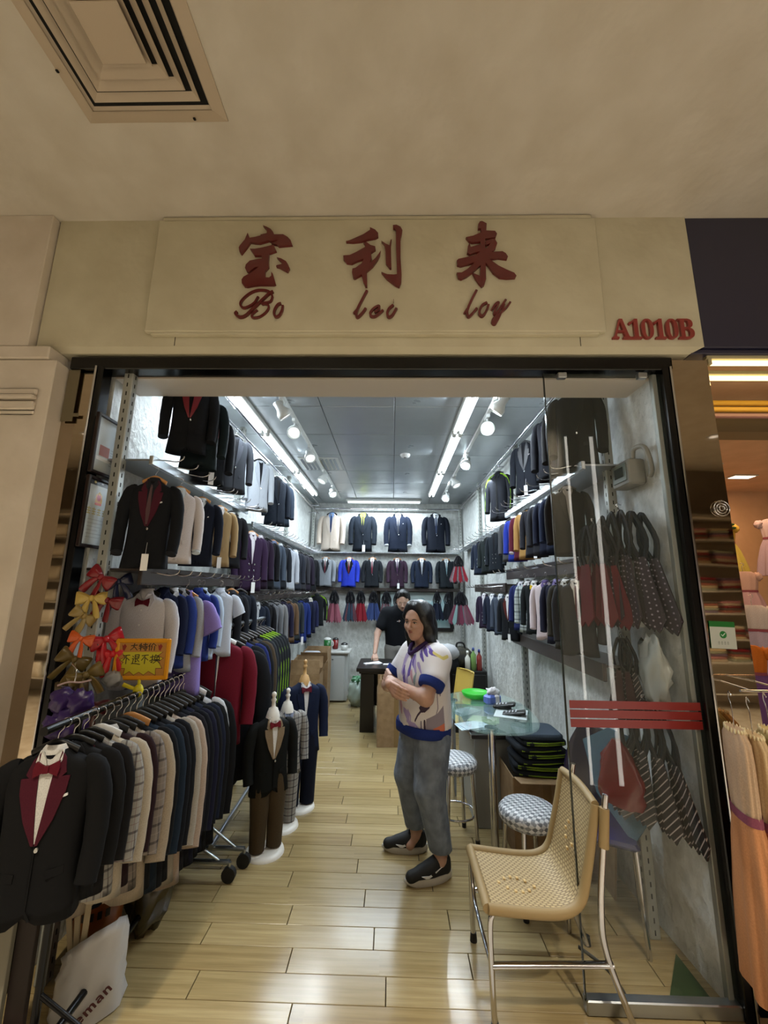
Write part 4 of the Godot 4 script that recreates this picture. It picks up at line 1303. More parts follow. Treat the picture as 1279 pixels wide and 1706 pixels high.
func back_wall() -> void:
	var t := thing("hanging_rail", "chrome rail across the top of the back wall", "rail", Vector3(-0.1, 2.96, -6.66), 0, "wall hanging rails")
	var st := new_st()
	tube(st, [Vector3(-1.22, 0, 0), Vector3(1.22, 0, 0)], 0.013, 10)
	obj("tube", st, chrome(), t)
	for q in [[2.215, 0.022, "silver ledge under the four large suits on the back wall", false], [1.62, 0.05, "brown shelf under the six small suits on the back wall", true]]:
		var s := thing("display_ledge", q[2], "wall shelf", Vector3(-0.11, q[0], -6.66), 0, "wall display ledges")
		box_obj("shelf", Vector3(0, 0, -0.05), Vector3(2.42, 0.012, 0.16), mat("brown_shelf", Color.WHITE) if q[3] else steel(), s, 0.002)
		box_obj("front_rail", Vector3(0, 0, 0.035), Vector3(2.42, q[1], 0.02), mat("brown_shelf", Color.WHITE) if q[3] else mat("alu_rail", Color.WHITE), s, 0.003)
	var rows := [[-1.03, "cream suit jacket with a blue shirt and navy tie", {"c": "d3c4b6", "l": "d8cabd", "s": "7f9cc8", "t": "1c2a55"}], [-0.5, "black suit jacket with a lime yellow shirt and tag", {"c": "1b222c", "s": "b9c04a", "t": "1a1d26", "p": true}], [0.09, "navy suit jacket with white shirt and dotted tie", {"c": "1a2233", "s": "e2e8ee", "t": striped("tie_dots", Color.WHITE, Color.WHITE, 8, 2), "q": true, "cuffs": true}], [0.72, "black navy suit jacket with white shirt, rightmost of four", {"c": "171c28", "s": "e2e8ee", "t": "2a3550", "q": true}]]
	for r in rows:
		garment("suit_jacket", "large %s on the back top rail" % r[1], "jacket", Vector3(r[0], 2.965, -6.64), 1.13, 0, r[2], "large suits on the back wall")
	var row2 := [[-1.1, "light grey", {"c": "8b9097", "l": "23262c", "s": "e2e4e6", "t": "6b2430", "q": true}], [-0.71, "royal blue", {"c": "2c3fc0", "l": "10131c", "s": "e4e4e8", "t": "7a2432", "q": true}], [-0.33, "black", {"c": "20242a", "s": "e4e4e4", "t": "7a2c3c"}], [0.08, "plum", {"c": "382636", "l": "221a26", "s": "e4e2e4", "t": "4a2a4a", "p": true}], [0.48, "navy", {"c": "1d2638", "l": "12161f", "s": "e2e6ea", "t": "a0a4ac"}], [0.88, "dark charcoal", {"c": "1b2126", "s": "dfe4e4", "t": "6f8a92"}]]
	for r in row2:
		r[2]["wood"] = true
		garment("suit_jacket", "small %s suit jacket with tie in the back row of six" % r[1], "jacket", Vector3(r[0], 2.19, -6.62), 0.84, 0, r[2], "small suits on the back wall")
	var pink := cloth("9c5a68", 0.5)
	var redt := cloth("8e2431", 0.5)
	var bluet := cloth("3a4a7a", 0.5)
	var teal := cloth("34495c", 0.5)
	var strp := striped("tie_bw_stripe", Color(0.05, 0.045, 0.06), Color(0.75, 0.72, 0.74), 8, 3, 12.0)
	var mar := striped("tie_mar_stripe", Color(0.25, 0.05, 0.1), Color(0.65, 0.5, 0.55), 10, 2, 12.0)
	tie_bundle("bundle of dusty pink ties hanging under the back shelf", Vector3(-0.93, 1.585, -6.56), 1.02, 0, [pink], 6, 0.4)
	tie_bundle("bundle of blue grey ties hanging under the back shelf", Vector3(-0.67, 1.585, -6.56), 0.98, 0, [teal, mar], 6, 0.35)
	tie_bundle("bundle of red ties hanging under the back shelf", Vector3(-0.5, 1.585, -6.56), 0.98, 0, [redt], 5, 0.3)
	tie_bundle("bundle of slate blue ties hanging under the back shelf", Vector3(-0.3, 1.585, -6.56), 0.94, 0, [bluet], 6, 0.45)
	tie_bundle("bundle of purple striped ties left of the man's head", Vector3(-0.09, 1.585, -6.56), 0.98, 0, [mar, strp], 6, 0.4)
	tie_bundle("bundle of black and white striped ties beside the man's head", Vector3(0.1, 1.585, -6.56), 0.98, 0, [strp], 6, 0.4)
	tie_bundle("bundle of dark navy ties behind the woman's head", Vector3(0.72, 1.585, -6.56), 0.9, 0, [cloth("1c2233", 0.5)], 5, 0.35)
	tie_bundle("bundle of black ties hanging behind the woman", Vector3(0.9, 1.585, -6.56), 0.9, 0, [cloth("17191f", 0.5)], 5, 0.35)
	tie_bundle("upper bundle of red and white striped ties in the right back corner", Vector3(1.03, 2.15, -6.3), 0.85, -20, [mar, strp, redt], 9, 0.6)
	tie_bundle("lower bundle of maroon ties with one pale green in the right corner", Vector3(1.0, 1.6, -6.0), 0.98, -20, [mar, cloth("7a3a4e", 0.5), cloth("7d9a98", 0.5), cloth("8f6572", 0.5)], 10, 0.7)
	# green striped tracksuit and painting
	garment("tracksuit_jacket", "black tracksuit jacket with lime stripes hanging in the left back corner", "jacket", Vector3(-1.17, 1.6, -6.35), 0.84, 12, {"c": "1a1d20", "kind": "track", "g": true})
	var pf := thing("framed_painting", "dark framed landscape painting of misty teal hills behind the man", "painting", Vector3(0.38, 1.3, -6.765))
	var fm := mat("painting_frame", Color(0.09, 0.07, 0.06), 0.4)
	for q in [[0, 0.31, 1.24, 0.06], [0, -0.31, 1.24, 0.06], [-0.6, 0, 0.06, 0.6], [0.6, 0, 0.06, 0.6]]:
		box_obj("frame", Vector3(q[0], q[1], 0.01), Vector3(q[2], q[3], 0.04), fm, pf, 0.008)
	var im := Image.create(256, 128, false, Image.FORMAT_RGB8)
	im.fill(Color(0.78, 0.84, 0.84))
	var nz := FastNoiseLite.new()
	nz.seed = 4
	nz.frequency = 0.02
	for x in 256:
		for L in 3:
			var top := 34 + L * 26 + int(nz.get_noise_2d(x * 1.3, L * 90.0) * 34)
			for y in range(maxi(top, 0), 128):
				im.set_pixel(x, y, [Color(0.6, 0.74, 0.76), Color(0.36, 0.54, 0.58), Color(0.5, 0.66, 0.68)][L].lerp(Color(0.8, 0.86, 0.86), clampf((y - top) / 40.0, 0, 1) * 0.7))
	sheet("canvas", 1.16, 0.58, printed("painting_print", im), pf, Transform3D(Basis.IDENTITY, Vector3(0, 0, 0.005)))

# ---------------------------------------------------------------- floor racks
func rack(label: String, x: float, y: float, z0: float, z1: float, dark: bool, foot: float) -> void:
	var t := thing("clothes_rack", label, "clothes rack", Vector3(x, 0, (z0 + z1) / 2))
	var m := mat("dark_tube", Color(0.05, 0.045, 0.05), 0.25, 0.5) if dark else steel()
	var h := (z0 - z1) / 2
	var st := new_st()
	tube(st, [Vector3(0, y, h), Vector3(0, y, -h)], 0.0155, 12)
	obj("top_bar", st, m, t)
	for k in 7 if dark else 0:
		var s := new_st()
		var zz := h - 0.1 - k * 0.14
		tube(s, [Vector3(0, y, zz), Vector3(0, y, zz - 0.004)], 0.0175, 12)
		obj("ring_mark", s, chrome(), t)
	for e in [1, -1]:
		var s := new_st()
		var in_ := 0.16 if dark and e > 0 else 0.03
		tube(s, [Vector3(0, y, e * (h - in_)), Vector3(0, 0.12, e * (h - in_))], 0.013, 10)
		obj("post", s, m if dark and e > 0 else steel(), t)
		s = new_st()
		tube(s, [Vector3(-0.2, 0.1, e * (h - in_)), Vector3(foot, 0.1, e * (h - in_))], 0.013, 10)
		obj("foot_bar", s, m if dark and e > 0 else steel(), t)
		for q in [-0.2, foot]:
			s = new_st()
			tube(s, [Vector3(q, 0.04, e * (h - in_) - 0.014), Vector3(q, 0.04, e * (h - in_) + 0.014)], 0.039, 16)
			obj("caster", s, mat("caster_rubber", Color(0.06, 0.055, 0.05), 0.6), t)
			s = new_st()
			tube(s, [Vector3(q, 0.1, e * (h - in_)), Vector3(q, 0.07, e * (h - in_))], 0.01, 8)
			obj("caster_stem", s, steel(), t)
		s = new_st()
		tube(s, [Vector3(0, 0.24, e * (h - in_)), Vector3(foot * 0.8, 0.105, e * (h - in_))], 0.008, 8)
		obj("brace", s, m if dark and e > 0 else steel(), t)
	var s2 := new_st()
	tube(s2, [Vector3(0.07, 0.12, h), Vector3(0.03, 0.12, -h)], 0.014, 10)
	obj("lower_bar", s2, m, t)

func floor_racks() -> void:
	rack("dark tube clothes rack full of jackets, nearest the entrance", -1.2, 1.12, -1.48, -2.6, true, 0.3)
	var tan_plaid := plaid("plaid_grey", Color(0.56, 0.55, 0.53), Color(0.12, 0.1, 0.11), Color(0.35, 0.2, 0.2), 9.0)
	var brown_plaid := plaid("plaid_brown", Color(0.47, 0.43, 0.4), Color(0.1, 0.085, 0.085), Color(0.65, 0.6, 0.55), 9.0)
	var list := [
		[{"c": "0f0f11", "l": "4a1524", "s": "d6d4cf", "b": "5e1522", "q": true, "cb": true}, "black blazer with maroon lapels and maroon bow tie", 0.93],
		[{"c": "131315", "cb": true, "l": "1c1c1f"}, "plain black blazer right behind the maroon bow tie one", 0.9],
		[{"c": "161416", "l": "4a1a20", "cb": true}, "black blazer with a dark maroon collar", 0.92],
		[{"c": tan_plaid, "cb": true}, "grey plaid blazer nearest the front", 0.96],
		[{"c": "b7ab98", "l": "c2b7a4", "whanger": true}, "cream blazer with a pale hanger", 1.0],
		[{"c": "29161a", "s": "d0d0d0"}, "dark maroon blazer with a white collar", 0.98],
		[{"c": brown_plaid, "cb": true}, "brown and grey plaid blazer", 1.03],
		[{"c": "a79884", "cb": true}, "sand coloured blazer", 1.1],
		[{"c": "121316", "wood": true}, "black blazer on a wooden hanger", 1.08],
		[{"c": "1c2836", "l": "26364a"}, "blue denim coloured blazer", 1.12],
		[{"c": "101218"}, "ink black blazer", 1.12],
		[{"c": "131419"}, "soft black blazer", 1.12],
		[{"c": "a9a093", "l": "b0a79b"}, "ivory blazer", 1.16],
		[{"c": "b09c8c", "cb": true}, "pale pinkish beige blazer", 1.2],
		[{"c": "17141a"}, "black brown blazer", 1.16],
		[{"c": "101119"}, "blue black blazer", 1.18],
		[{"c": "16172c", "cb": true}, "deep navy blazer", 1.2],
		[{"c": "111113"}, "matte black blazer", 1.2],
		[{"c": "151a2c"}, "midnight navy blazer", 1.2],
		[{"c": "0f1012", "cb": true}, "black suit jacket", 1.22],
		[{"c": "c9c9cb", "l": "d2d2d4", "whanger": true}, "white jacket at the far end", 1.1],
		[{"c": "101013", "cb": true}, "black jacket, last on the bar", 1.24],
	]
	for k in list.size():
		list[k][0]["deep"] = 0.75 if k == 0 else 0.46
		list[k][0]["long"] = 1.0 + 0.015 * mini(k, 12)
		var z := -1.55 - k * 0.047
		garment("rack_blazer" if k else "rack_blazer", "%s, %s on the nearest rack" % [list[k][1], ORD[k]], "jacket", Vector3(-1.2 + (0.02 if k else -0.0), 1.128, z), list[k][2], (16.0 if k == 0 else 26.0 + rng.randf_range(-5, 5)), list[k][0], "jackets on the nearest rack")
	rack("chrome clothes rack behind the dark one, with tracksuits", -1.12, 1.36, -2.66, -3.72, false, 0.26)
	var l2 := [
		[{"c": "6e1427", "kind": "sweater", "l": "8a8a90", "whanger": true}, "crimson sweatshirt with a grey lining on a white hanger", 1.12],
		[{"c": "15161a"}, "long black coat right behind the crimson sweatshirt", 1.5],
		[{"c": "1b1d22"}, "charcoal black jacket", 1.3],
		[{"c": "1e2a66"}, "bright navy jacket", 1.25],
		[{"c": "17181c"}, "black jacket", 1.25],
		[{"c": "4a3e2e"}, "olive brown jacket", 1.25],
		[{"c": "2a2d33"}, "slate grey jacket", 1.22],
		[{"c": "1c1f24", "kind": "track", "g": true}, "black tracksuit top with lime piping, nearest of five", 1.2],
		[{"c": "1c1f24", "kind": "track", "g": true}, "black tracksuit top with lime piping, second of five", 1.2],
		[{"c": "1c1f24", "kind": "track", "g": true}, "black tracksuit top with lime piping, third of five", 1.2],
		[{"c": "1c1f24", "kind": "track", "g": true}, "black tracksuit top with lime piping, fourth of five", 1.2],
		[{"c": "1c1f24", "kind": "track", "g": true}, "black tracksuit top with lime piping, farthest of five", 1.2],
	]
	for k in l2.size():
		l2[k][0]["deep"] = 0.7 if k == 0 else 0.5
		garment("sweatshirt" if k == 0 else "tracksuit_jacket" if k > 6 else "rack_jacket", l2[k][1] + " on the chrome rack", "sweatshirt" if k == 0 else "jacket", Vector3(-1.12, 1.368, -2.74 - k * 0.078), l2[k][2], 16 if k == 0 else 28, l2[k][0], "" if k == 0 else "garments on the chrome rack")

func mannequins() -> void:
	var wm := mat("mannequin_white", Color(0.82, 0.8, 0.76), 0.35)
	var check := plaid("plaid_grey", Color.WHITE, Color.WHITE, Color.WHITE)
	var list := [
		[Vector3(-0.78, 0, -2.84), 0.94, 38, "child mannequin in a black blazer with beige lapels and brown trousers", {"c": "0f1110", "l": "8d7a62", "s": "e6e6e6", "b": "6a1220", "no_hanger": true}, "4b3e2c", false],
		[Vector3(-0.755, 0, -3.12), 0.9, 38, "child mannequin in a grey plaid suit", {"c": check, "s": "8a97b5", "no_hanger": true}, "", false],
		[Vector3(-0.69, 0, -3.37), 1.06, 32, "child mannequin in a navy blue suit with a dark red bow tie", {"c": "141d36", "s": "e6e6e6", "b": "5a1222", "no_hanger": true}, "101526", true],
	]
	for r in list:
		var t := thing("child_mannequin", r[3], "mannequin", r[0], r[2], "child mannequins")
		var h: float = r[1]
		var s := h * 0.86
		var st := new_st()
		lathe(st, [Vector2(0.09, 0.022), Vector2(0.115, 0.016), Vector2(0.12, 0.0)], 28)
		obj("base", st, wm, t)
		st = new_st()
		tube(st, [Vector3(0, 0.01, 0), Vector3(0, h * 0.8, 0)], 0.012, 10)
		obj("pole", st, chrome(), t)
		var g := Node3D.new()
		g.name = "suit_jacket"
		t.add_child(g)
		g.position = Vector3(0, h * 0.84 + NECK * s, 0)
		g.scale = Vector3(s * 0.82, s, s * 0.9)
		dress(g, r[4])
		st = new_st()
		var y := h * 0.84
		lathe(st, [Vector2(0.001, h), Vector2(0.014, h - 0.008), Vector2(0.017, h - 0.022), Vector2(0.01, h - 0.036), Vector2(0.012, h - 0.042), Vector2(0.019, h - 0.052), Vector2(0.012, h - 0.066), Vector2(0.014, y + 0.056), Vector2(0.03, y + 0.046), Vector2(0.032, y + 0.034), Vector2(0.036, y + 0.03), Vector2(0.044, y), Vector2(0.05, y - 0.02)], 20)
		obj("neck_finial", st, wm if not r[6] else mat("finial_wood", Color(0.7, 0.55, 0.35), 0.4), t)
		var tr := mi("trousers", garment_mesh("trousers"), check if r[5] == "" else cloth(r[5]), t, Transform3D(Basis.from_scale(Vector3(s * 1.15, (y - 0.42 * s - 0.03) / 0.5, s * 1.15)), Vector3(0, y - 0.42 * s, 0)))

# ---------------------------------------------------------------- soft shapes
func lump(st: SurfaceTool, c: Vector3, r: Vector3, sd: int, amp := 0.2, n := 18, freq := 2.2) -> void:
	var nz := FastNoiseLite.new()
	nz.seed = sd
	nz.frequency = freq
	var rings := []
	for i in range(0, n / 2 + 1):
		var a := PI * clampf(float(i) / (n / 2), 0.015, 0.985)
		var ring := PackedVector3Array()
		for j in n:
			var t := TAU * j / n
			var d := Vector3(sin(a) * cos(t), cos(a), sin(a) * sin(t))
			var k := 1.0 + amp * nz.get_noise_3dv(d) * 1.8
			ring.append(c + d * r * k)
		rings.append(ring)
	loft(st, rings)

func carton(label: String, at: Vector3, s: Vector3, yaw: float, flaps: Array, group := "") -> Node3D:
	var t := thing("cardboard_box", label, "box", at, yaw, group)
	var m := mat("cardboard", Color(0.60, 0.49, 0.35), 0.8)
	if m.albedo_texture == null:
		m.albedo_texture = noise_tex(61, 0.02, 256, 4, false, 1, Color(0.84, 0.82, 0.8), Color.WHITE)
		m.uv1_triplanar = true
		m.uv1_scale = Vector3(2, 2, 2)
	var w := 0.007
	for q in [[Vector3(0, s.y / 2, s.z / 2), Vector3(s.x, s.y, w)], [Vector3(0, s.y / 2, -s.z / 2), Vector3(s.x, s.y, w)], [Vector3(s.x / 2, s.y / 2, 0), Vector3(w, s.y, s.z)], [Vector3(-s.x / 2, s.y / 2, 0), Vector3(w, s.y, s.z)], [Vector3(0, w / 2, 0), Vector3(s.x, w, s.z)]]:
		box_obj("panel", q[0], q[1], m, t, 0.002)
	var fl := [[Vector3(0, s.y, s.z / 2), 0.0, s.x], [Vector3(0, s.y, -s.z / 2), PI, s.x], [Vector3(s.x / 2, s.y, 0), PI / 2, s.z], [Vector3(-s.x / 2, s.y, 0), -PI / 2, s.z]]
	for k in 4:
		if flaps[k] == null:
			continue
		var st := new_st()
		var h: float = minf(s.x, s.z) * 0.45
		cbox(st, Vector3(0, h / 2, 0), Vector3(fl[k][2] * 0.98, h, w * 0.8), 0.002)
		obj("flap", st, m, t, Transform3D(Basis(Vector3.UP, fl[k][1]) * Basis(Vector3.RIGHT, flaps[k]), fl[k][0]))
	box_obj("packing_tape", Vector3(0, s.y * 0.5, s.z / 2 + 0.004), Vector3(0.05, s.y * 0.98, 0.001), mat("tape", Color(0.5, 0.4, 0.26), 0.2), t)
	return t

func back_furniture() -> void:
	carton("large open cardboard box nearest the viewer by the left wall", Vector3(-1.06, 0, -5.3), Vector3(0.36, 0.6, 0.42), 4, [-0.15, 0.3, 0.5, -0.2], "cartons by the left wall")
	carton("large open cardboard box behind the first, touching the fridge", Vector3(-1.04, 0, -5.82), Vector3(0.36, 0.64, 0.44), 3, [0.4, 0.2, -0.1, -0.2], "cartons by the left wall")
	var b := thing("cloth_bundle", "white printed packages lying in the open cartons", "packages", Vector3(-1.1, 0.66, -5.75))
	for q in [[0, 0.02, 0, 0.26, 0.06, 0.2], [0.01, 0.075, 0.02, 0.22, 0.05, 0.17]]:
		box_obj("package", Vector3(q[0], q[1] + 0.01, q[2]), Vector3(q[3], q[4], q[5]), mat("package_white", Color(0.75, 0.77, 0.8), 0.4), b, 0.018)
	# small fridge with mugs
	var f := thing("small_fridge", "small white fridge standing between the cartons and the desk", "fridge", Vector3(-0.84, 0, -6.4))
	var fm := mat("fridge_white", Color(0.66, 0.67, 0.66), 0.35)
	box_obj("body", Vector3(0, 0.345, -0.01), Vector3(0.38, 0.66, 0.34), fm, f, 0.006)
	box_obj("door", Vector3(-0.02, 0.33, 0.18), Vector3(0.34, 0.62, 0.03), fm, f, 0.008)
	box_obj("top", Vector3(0.01, 0.69, 0.01), Vector3(0.42, 0.03, 0.4), mat("fridge_top", Color(0.72, 0.72, 0.7), 0.3), f, 0.006)
	box_obj("badge", Vector3(-0.03, 0.59, 0.197), Vector3(0.025, 0.01, 0.003), mat("badge_dark", Color(0.1, 0.1, 0.1), 0.3), f)
	for q in [["mug", "tall green mug with a white rim on the fridge", -0.98, 0.055, 0.16, Color(0.12, 0.36, 0.16)], ["steel_cup", "white enamel cup with a steel lid on the fridge", -0.72, 0.05, 0.09, Color(0.7, 0.7, 0.68)], ["jar", "red and dark patterned jar beside the green mug on the fridge", -0.87, 0.045, 0.15, Color(0.4, 0.07, 0.06)]]:
		var t := thing(q[0], q[1], "cup" if q[0] != "jar" else "jar", Vector3(q[2], 0.706, -6.36 - (0.1 if q[0] == "jar" else 0.0)), 0)
		var st := new_st()
		lathe(st, [Vector2(0.0, q[4] - 0.004), Vector2(q[3] * 0.9, q[4] - 0.004), Vector2(q[3], q[4]), Vector2(q[3], 0.01), Vector2(q[3] * 0.85, 0.0), Vector2(0, 0)], 20)
		obj("body", st, mat(q[0] + "_glaze", q[5], 0.25), t)
		st = new_st()
		lathe(st, [Vector2(0.0, q[4] + 0.02), Vector2(q[3] * 0.4, q[4] + 0.02), Vector2(q[3] * 1.02, q[4] + 0.004), Vector2(q[3] * 1.02, q[4] - 0.012)], 20)
		obj("lid", st, mat(q[0] + "_lid", Color(0.8, 0.8, 0.78) if q[0] == "mug" else Color(0.08, 0.08, 0.08), 0.3), t)
		if q[0] == "mug":
			st = new_st()
			tube(st, curve_pts([Vector3(0.052, 0.13, 0), Vector3(0.085, 0.12, 0), Vector3(0.09, 0.07, 0), Vector3(0.052, 0.04, 0)], 4), 0.007, 8)
			obj("handle", st, mat("mug_lid", Color.WHITE), t)
	# bin bag by the desk
	var bb := thing("rubbish_bag", "white and green plastic rubbish bag on the floor left of the desk", "bag", Vector3(-0.5, 0, -6.05))
	var sb := new_st()
	lump(sb, Vector3(0, 0.17, 0), Vector3(0.12, 0.17, 0.11), 5, 0.32, 24, 3.5)
	obj("bag", sb, mat("bag_white", Color(0.62, 0.68, 0.64), 0.35), bb)
	sb = new_st()
	lump(sb, Vector3(0.01, 0.34, 0), Vector3(0.07, 0.05, 0.06), 8, 0.5, 20, 3.5)
	obj("knot", sb, mat("bag_green", Color(0.28, 0.5, 0.34), 0.35), bb)
	# desk
	var d := thing("desk", "dark brown wooden desk with a thick top at the back", "desk", Vector3(0.12, 0, -5.28))
	var dm := mat("desk_wood", Color(0.045, 0.03, 0.03), 0.28)
	box_obj("top", Vector3(0, 0.69, 0), Vector3(1.06, 0.045, 0.68), dm, d, 0.006)
	box_obj("apron", Vector3(0, 0.655, 0), Vector3(1.0, 0.03, 0.6), dm, d, 0.004)
	for s in [-1, 1]:
		box_obj("side_panel", Vector3(s * 0.4, 0.32, 0), Vector3(0.16, 0.64, 0.58), dm, d, 0.004)
	box_obj("back_panel", Vector3(0, 0.4, -0.22), Vector3(0.66, 0.48, 0.02), dm, d)
	var pap := mat("white_paper", Color(0.82, 0.81, 0.82), 0.7)
	for q in [["receipt_paper", "crumpled white receipt under the man's hand", Vector3(-0.24, 0.7135, -5.22), 0.2, 0.1, 0.3], ["order_book", "open order book lying on the desk", Vector3(0.02, 0.7145, -5.17), 0.24, 0.09, -0.05]]:
		var t := thing(q[0], q[1], "paper", q[2], rad_to_deg(q[5]))
		for k in 2:
			var st := new_st()
			loft(st, [PackedVector3Array([Vector3(-q[3] / 2, 0.0, -q[4] / 2), Vector3(q[3] / 2, 0, -q[4] / 2), Vector3(q[3] / 2, 0, q[4] / 2), Vector3(-q[3] / 2, 0, q[4] / 2)]), PackedVector3Array([Vector3(-q[3] / 2, 0.004, -q[4] / 2), Vector3(q[3] / 2, 0.012, -q[4] / 2), Vector3(q[3] / 2, 0.004, q[4] / 2), Vector3(-q[3] / 2, 0.01, q[4] / 2)])], true, true, false)
			obj("page", st, pap, t, Transform3D(Basis(Vector3.UP, 0.2 * k), Vector3(0.02 * k, 0.004 * k, 0)))
	var hp := thing("tape_dispenser", "black and white tape dispenser on the desk beside the woman's arm", "dispenser", Vector3(0.28, 0.7125, -5.13), 20)
	box_obj("base", Vector3(0, 0.02, 0), Vector3(0.13, 0.04, 0.05), mat("plastic_black", Color(0.03, 0.03, 0.03), 0.3), hp, 0.01)
	var sr := new_st()
	tube(sr, [Vector3(0.01, 0.055, -0.012), Vector3(0.01, 0.055, 0.012)], 0.035, 18)
	obj("roll", sr, mat("roll_white", Color(0.8, 0.8, 0.78), 0.4), hp)
	carton("tall cardboard carton with raised flaps in front of the desk", Vector3(0.05, 0, -4.72), Vector3(0.4, 0.53, 0.3), 3, [-0.12, -0.1, 0.35, -0.3])
	var gs := thing("green_straps", "tangle of lime straps inside the carton before the desk", "straps", Vector3(0.08, 0.5, -4.72))
	var sg := new_st()
	for k in 5:
		tube(sg, curve_pts([Vector3(-0.12 + k * 0.05, 0, 0.05), Vector3(-0.1 + k * 0.05, 0.06 + 0.01 * k, 0.0), Vector3(-0.05 + k * 0.04, 0.05, -0.06), Vector3(k * 0.03, 0.0, -0.1)], 3), 0.009, 6)
	obj("strap", sg, cloth("6f9a22"), gs)
	# things in the right back corner
	var cab := thing("low_cabinet", "low black cabinet under the bags in the right back corner", "cabinet", Vector3(0.92, 0, -5.3))
	box_obj("body", Vector3(0, 0.34, 0), Vector3(0.44, 0.68, 0.5), mat("cabinet_black", Color(0.02, 0.02, 0.022), 0.5), cab, 0.006)
	box_obj("door", Vector3(0, 0.34, 0.255), Vector3(0.4, 0.6, 0.014), mat("cabinet_black", Color.WHITE), cab, 0.004)
	var bp := thing("camouflage_bag", "dark camouflage bag with a looped handle on the low cabinet", "bag", Vector3(0.86, 0.68, -5.25))
	var camo := noise_tex(71, 0.03, 128, 2, false, 1, Color(0.03, 0.035, 0.02), Color(0.24, 0.22, 0.12))
	var cm := mat("camo_cloth", Color.WHITE, 0.8)
	cm.albedo_texture = camo
	cm.uv1_triplanar = true
	cm.uv1_scale = Vector3(4, 4, 4)
	sb = new_st()
	lump(sb, Vector3(0, 0.12, 0), Vector3(0.16, 0.13, 0.13), 15, 0.15)
	obj("body", sb, cm, bp)
	sb = new_st()
	tube(sb, curve_pts([Vector3(-0.05, 0.2, 0), Vector3(-0.04, 0.29, 0), Vector3(0.04, 0.29, 0), Vector3(0.06, 0.2, 0)], 4), 0.012, 8)
	obj("handle", sb, mat("strap_black", Color(0.03, 0.03, 0.03), 0.6), bp)
	var wb := thing("padded_jacket_bundle", "folded white padded bundle behind the woman's back", "bundle", Vector3(0.63, 0.68, -4.95), 10)
	sb = new_st()
	lump(sb, Vector3(0, 0.22, 0), Vector3(0.17, 0.1, 0.15), 25, 0.12)
	obj("padding", sb, cloth("a9aaac"), wb)
	sb = new_st()
	lump(sb, Vector3(0, 0.09, 0), Vector3(0.16, 0.12, 0.15), 27, 0.12)
	obj("lower_fold", sb, cloth("17171a"), wb)
	for q in [["green spray bottle with a blue cap on the low cabinet", 0.99, Color(0.42, 0.55, 0.3), Color(0.2, 0.27, 0.5), 0.24], ["white round-topped bottle on the low cabinet", 0.92, Color(0.8, 0.8, 0.76), Color(0.85, 0.85, 0.82), 0.2], ["red labelled bottle on the low cabinet by the wall", 1.06, Color(0.5, 0.2, 0.18), Color(0.12, 0.16, 0.45), 0.22]]:
		var t := thing("bottle", q[0], "bottle", Vector3(q[1], 0.68, -5.1), 0, "bottles on the low cabinet")
		var st := new_st()
		lathe(st, [Vector2(0.012, q[4]), Vector2(0.012, q[4] - 0.03), Vector2(0.032, q[4] - 0.06), Vector2(0.034, 0.005), Vector2(0.028, 0.0)], 16)
		obj("body", st, mat("bottle_" + str(q[1]), q[2], 0.25), t)
		st = new_st()
		lathe(st, [Vector2(0.0, q[4] + 0.025), Vector2(0.014, q[4] + 0.022), Vector2(0.016, q[4] - 0.012), Vector2(0.0, q[4] - 0.012)], 14)
		obj("cap", st, mat("cap_" + str(q[1]), q[3], 0.3), t)

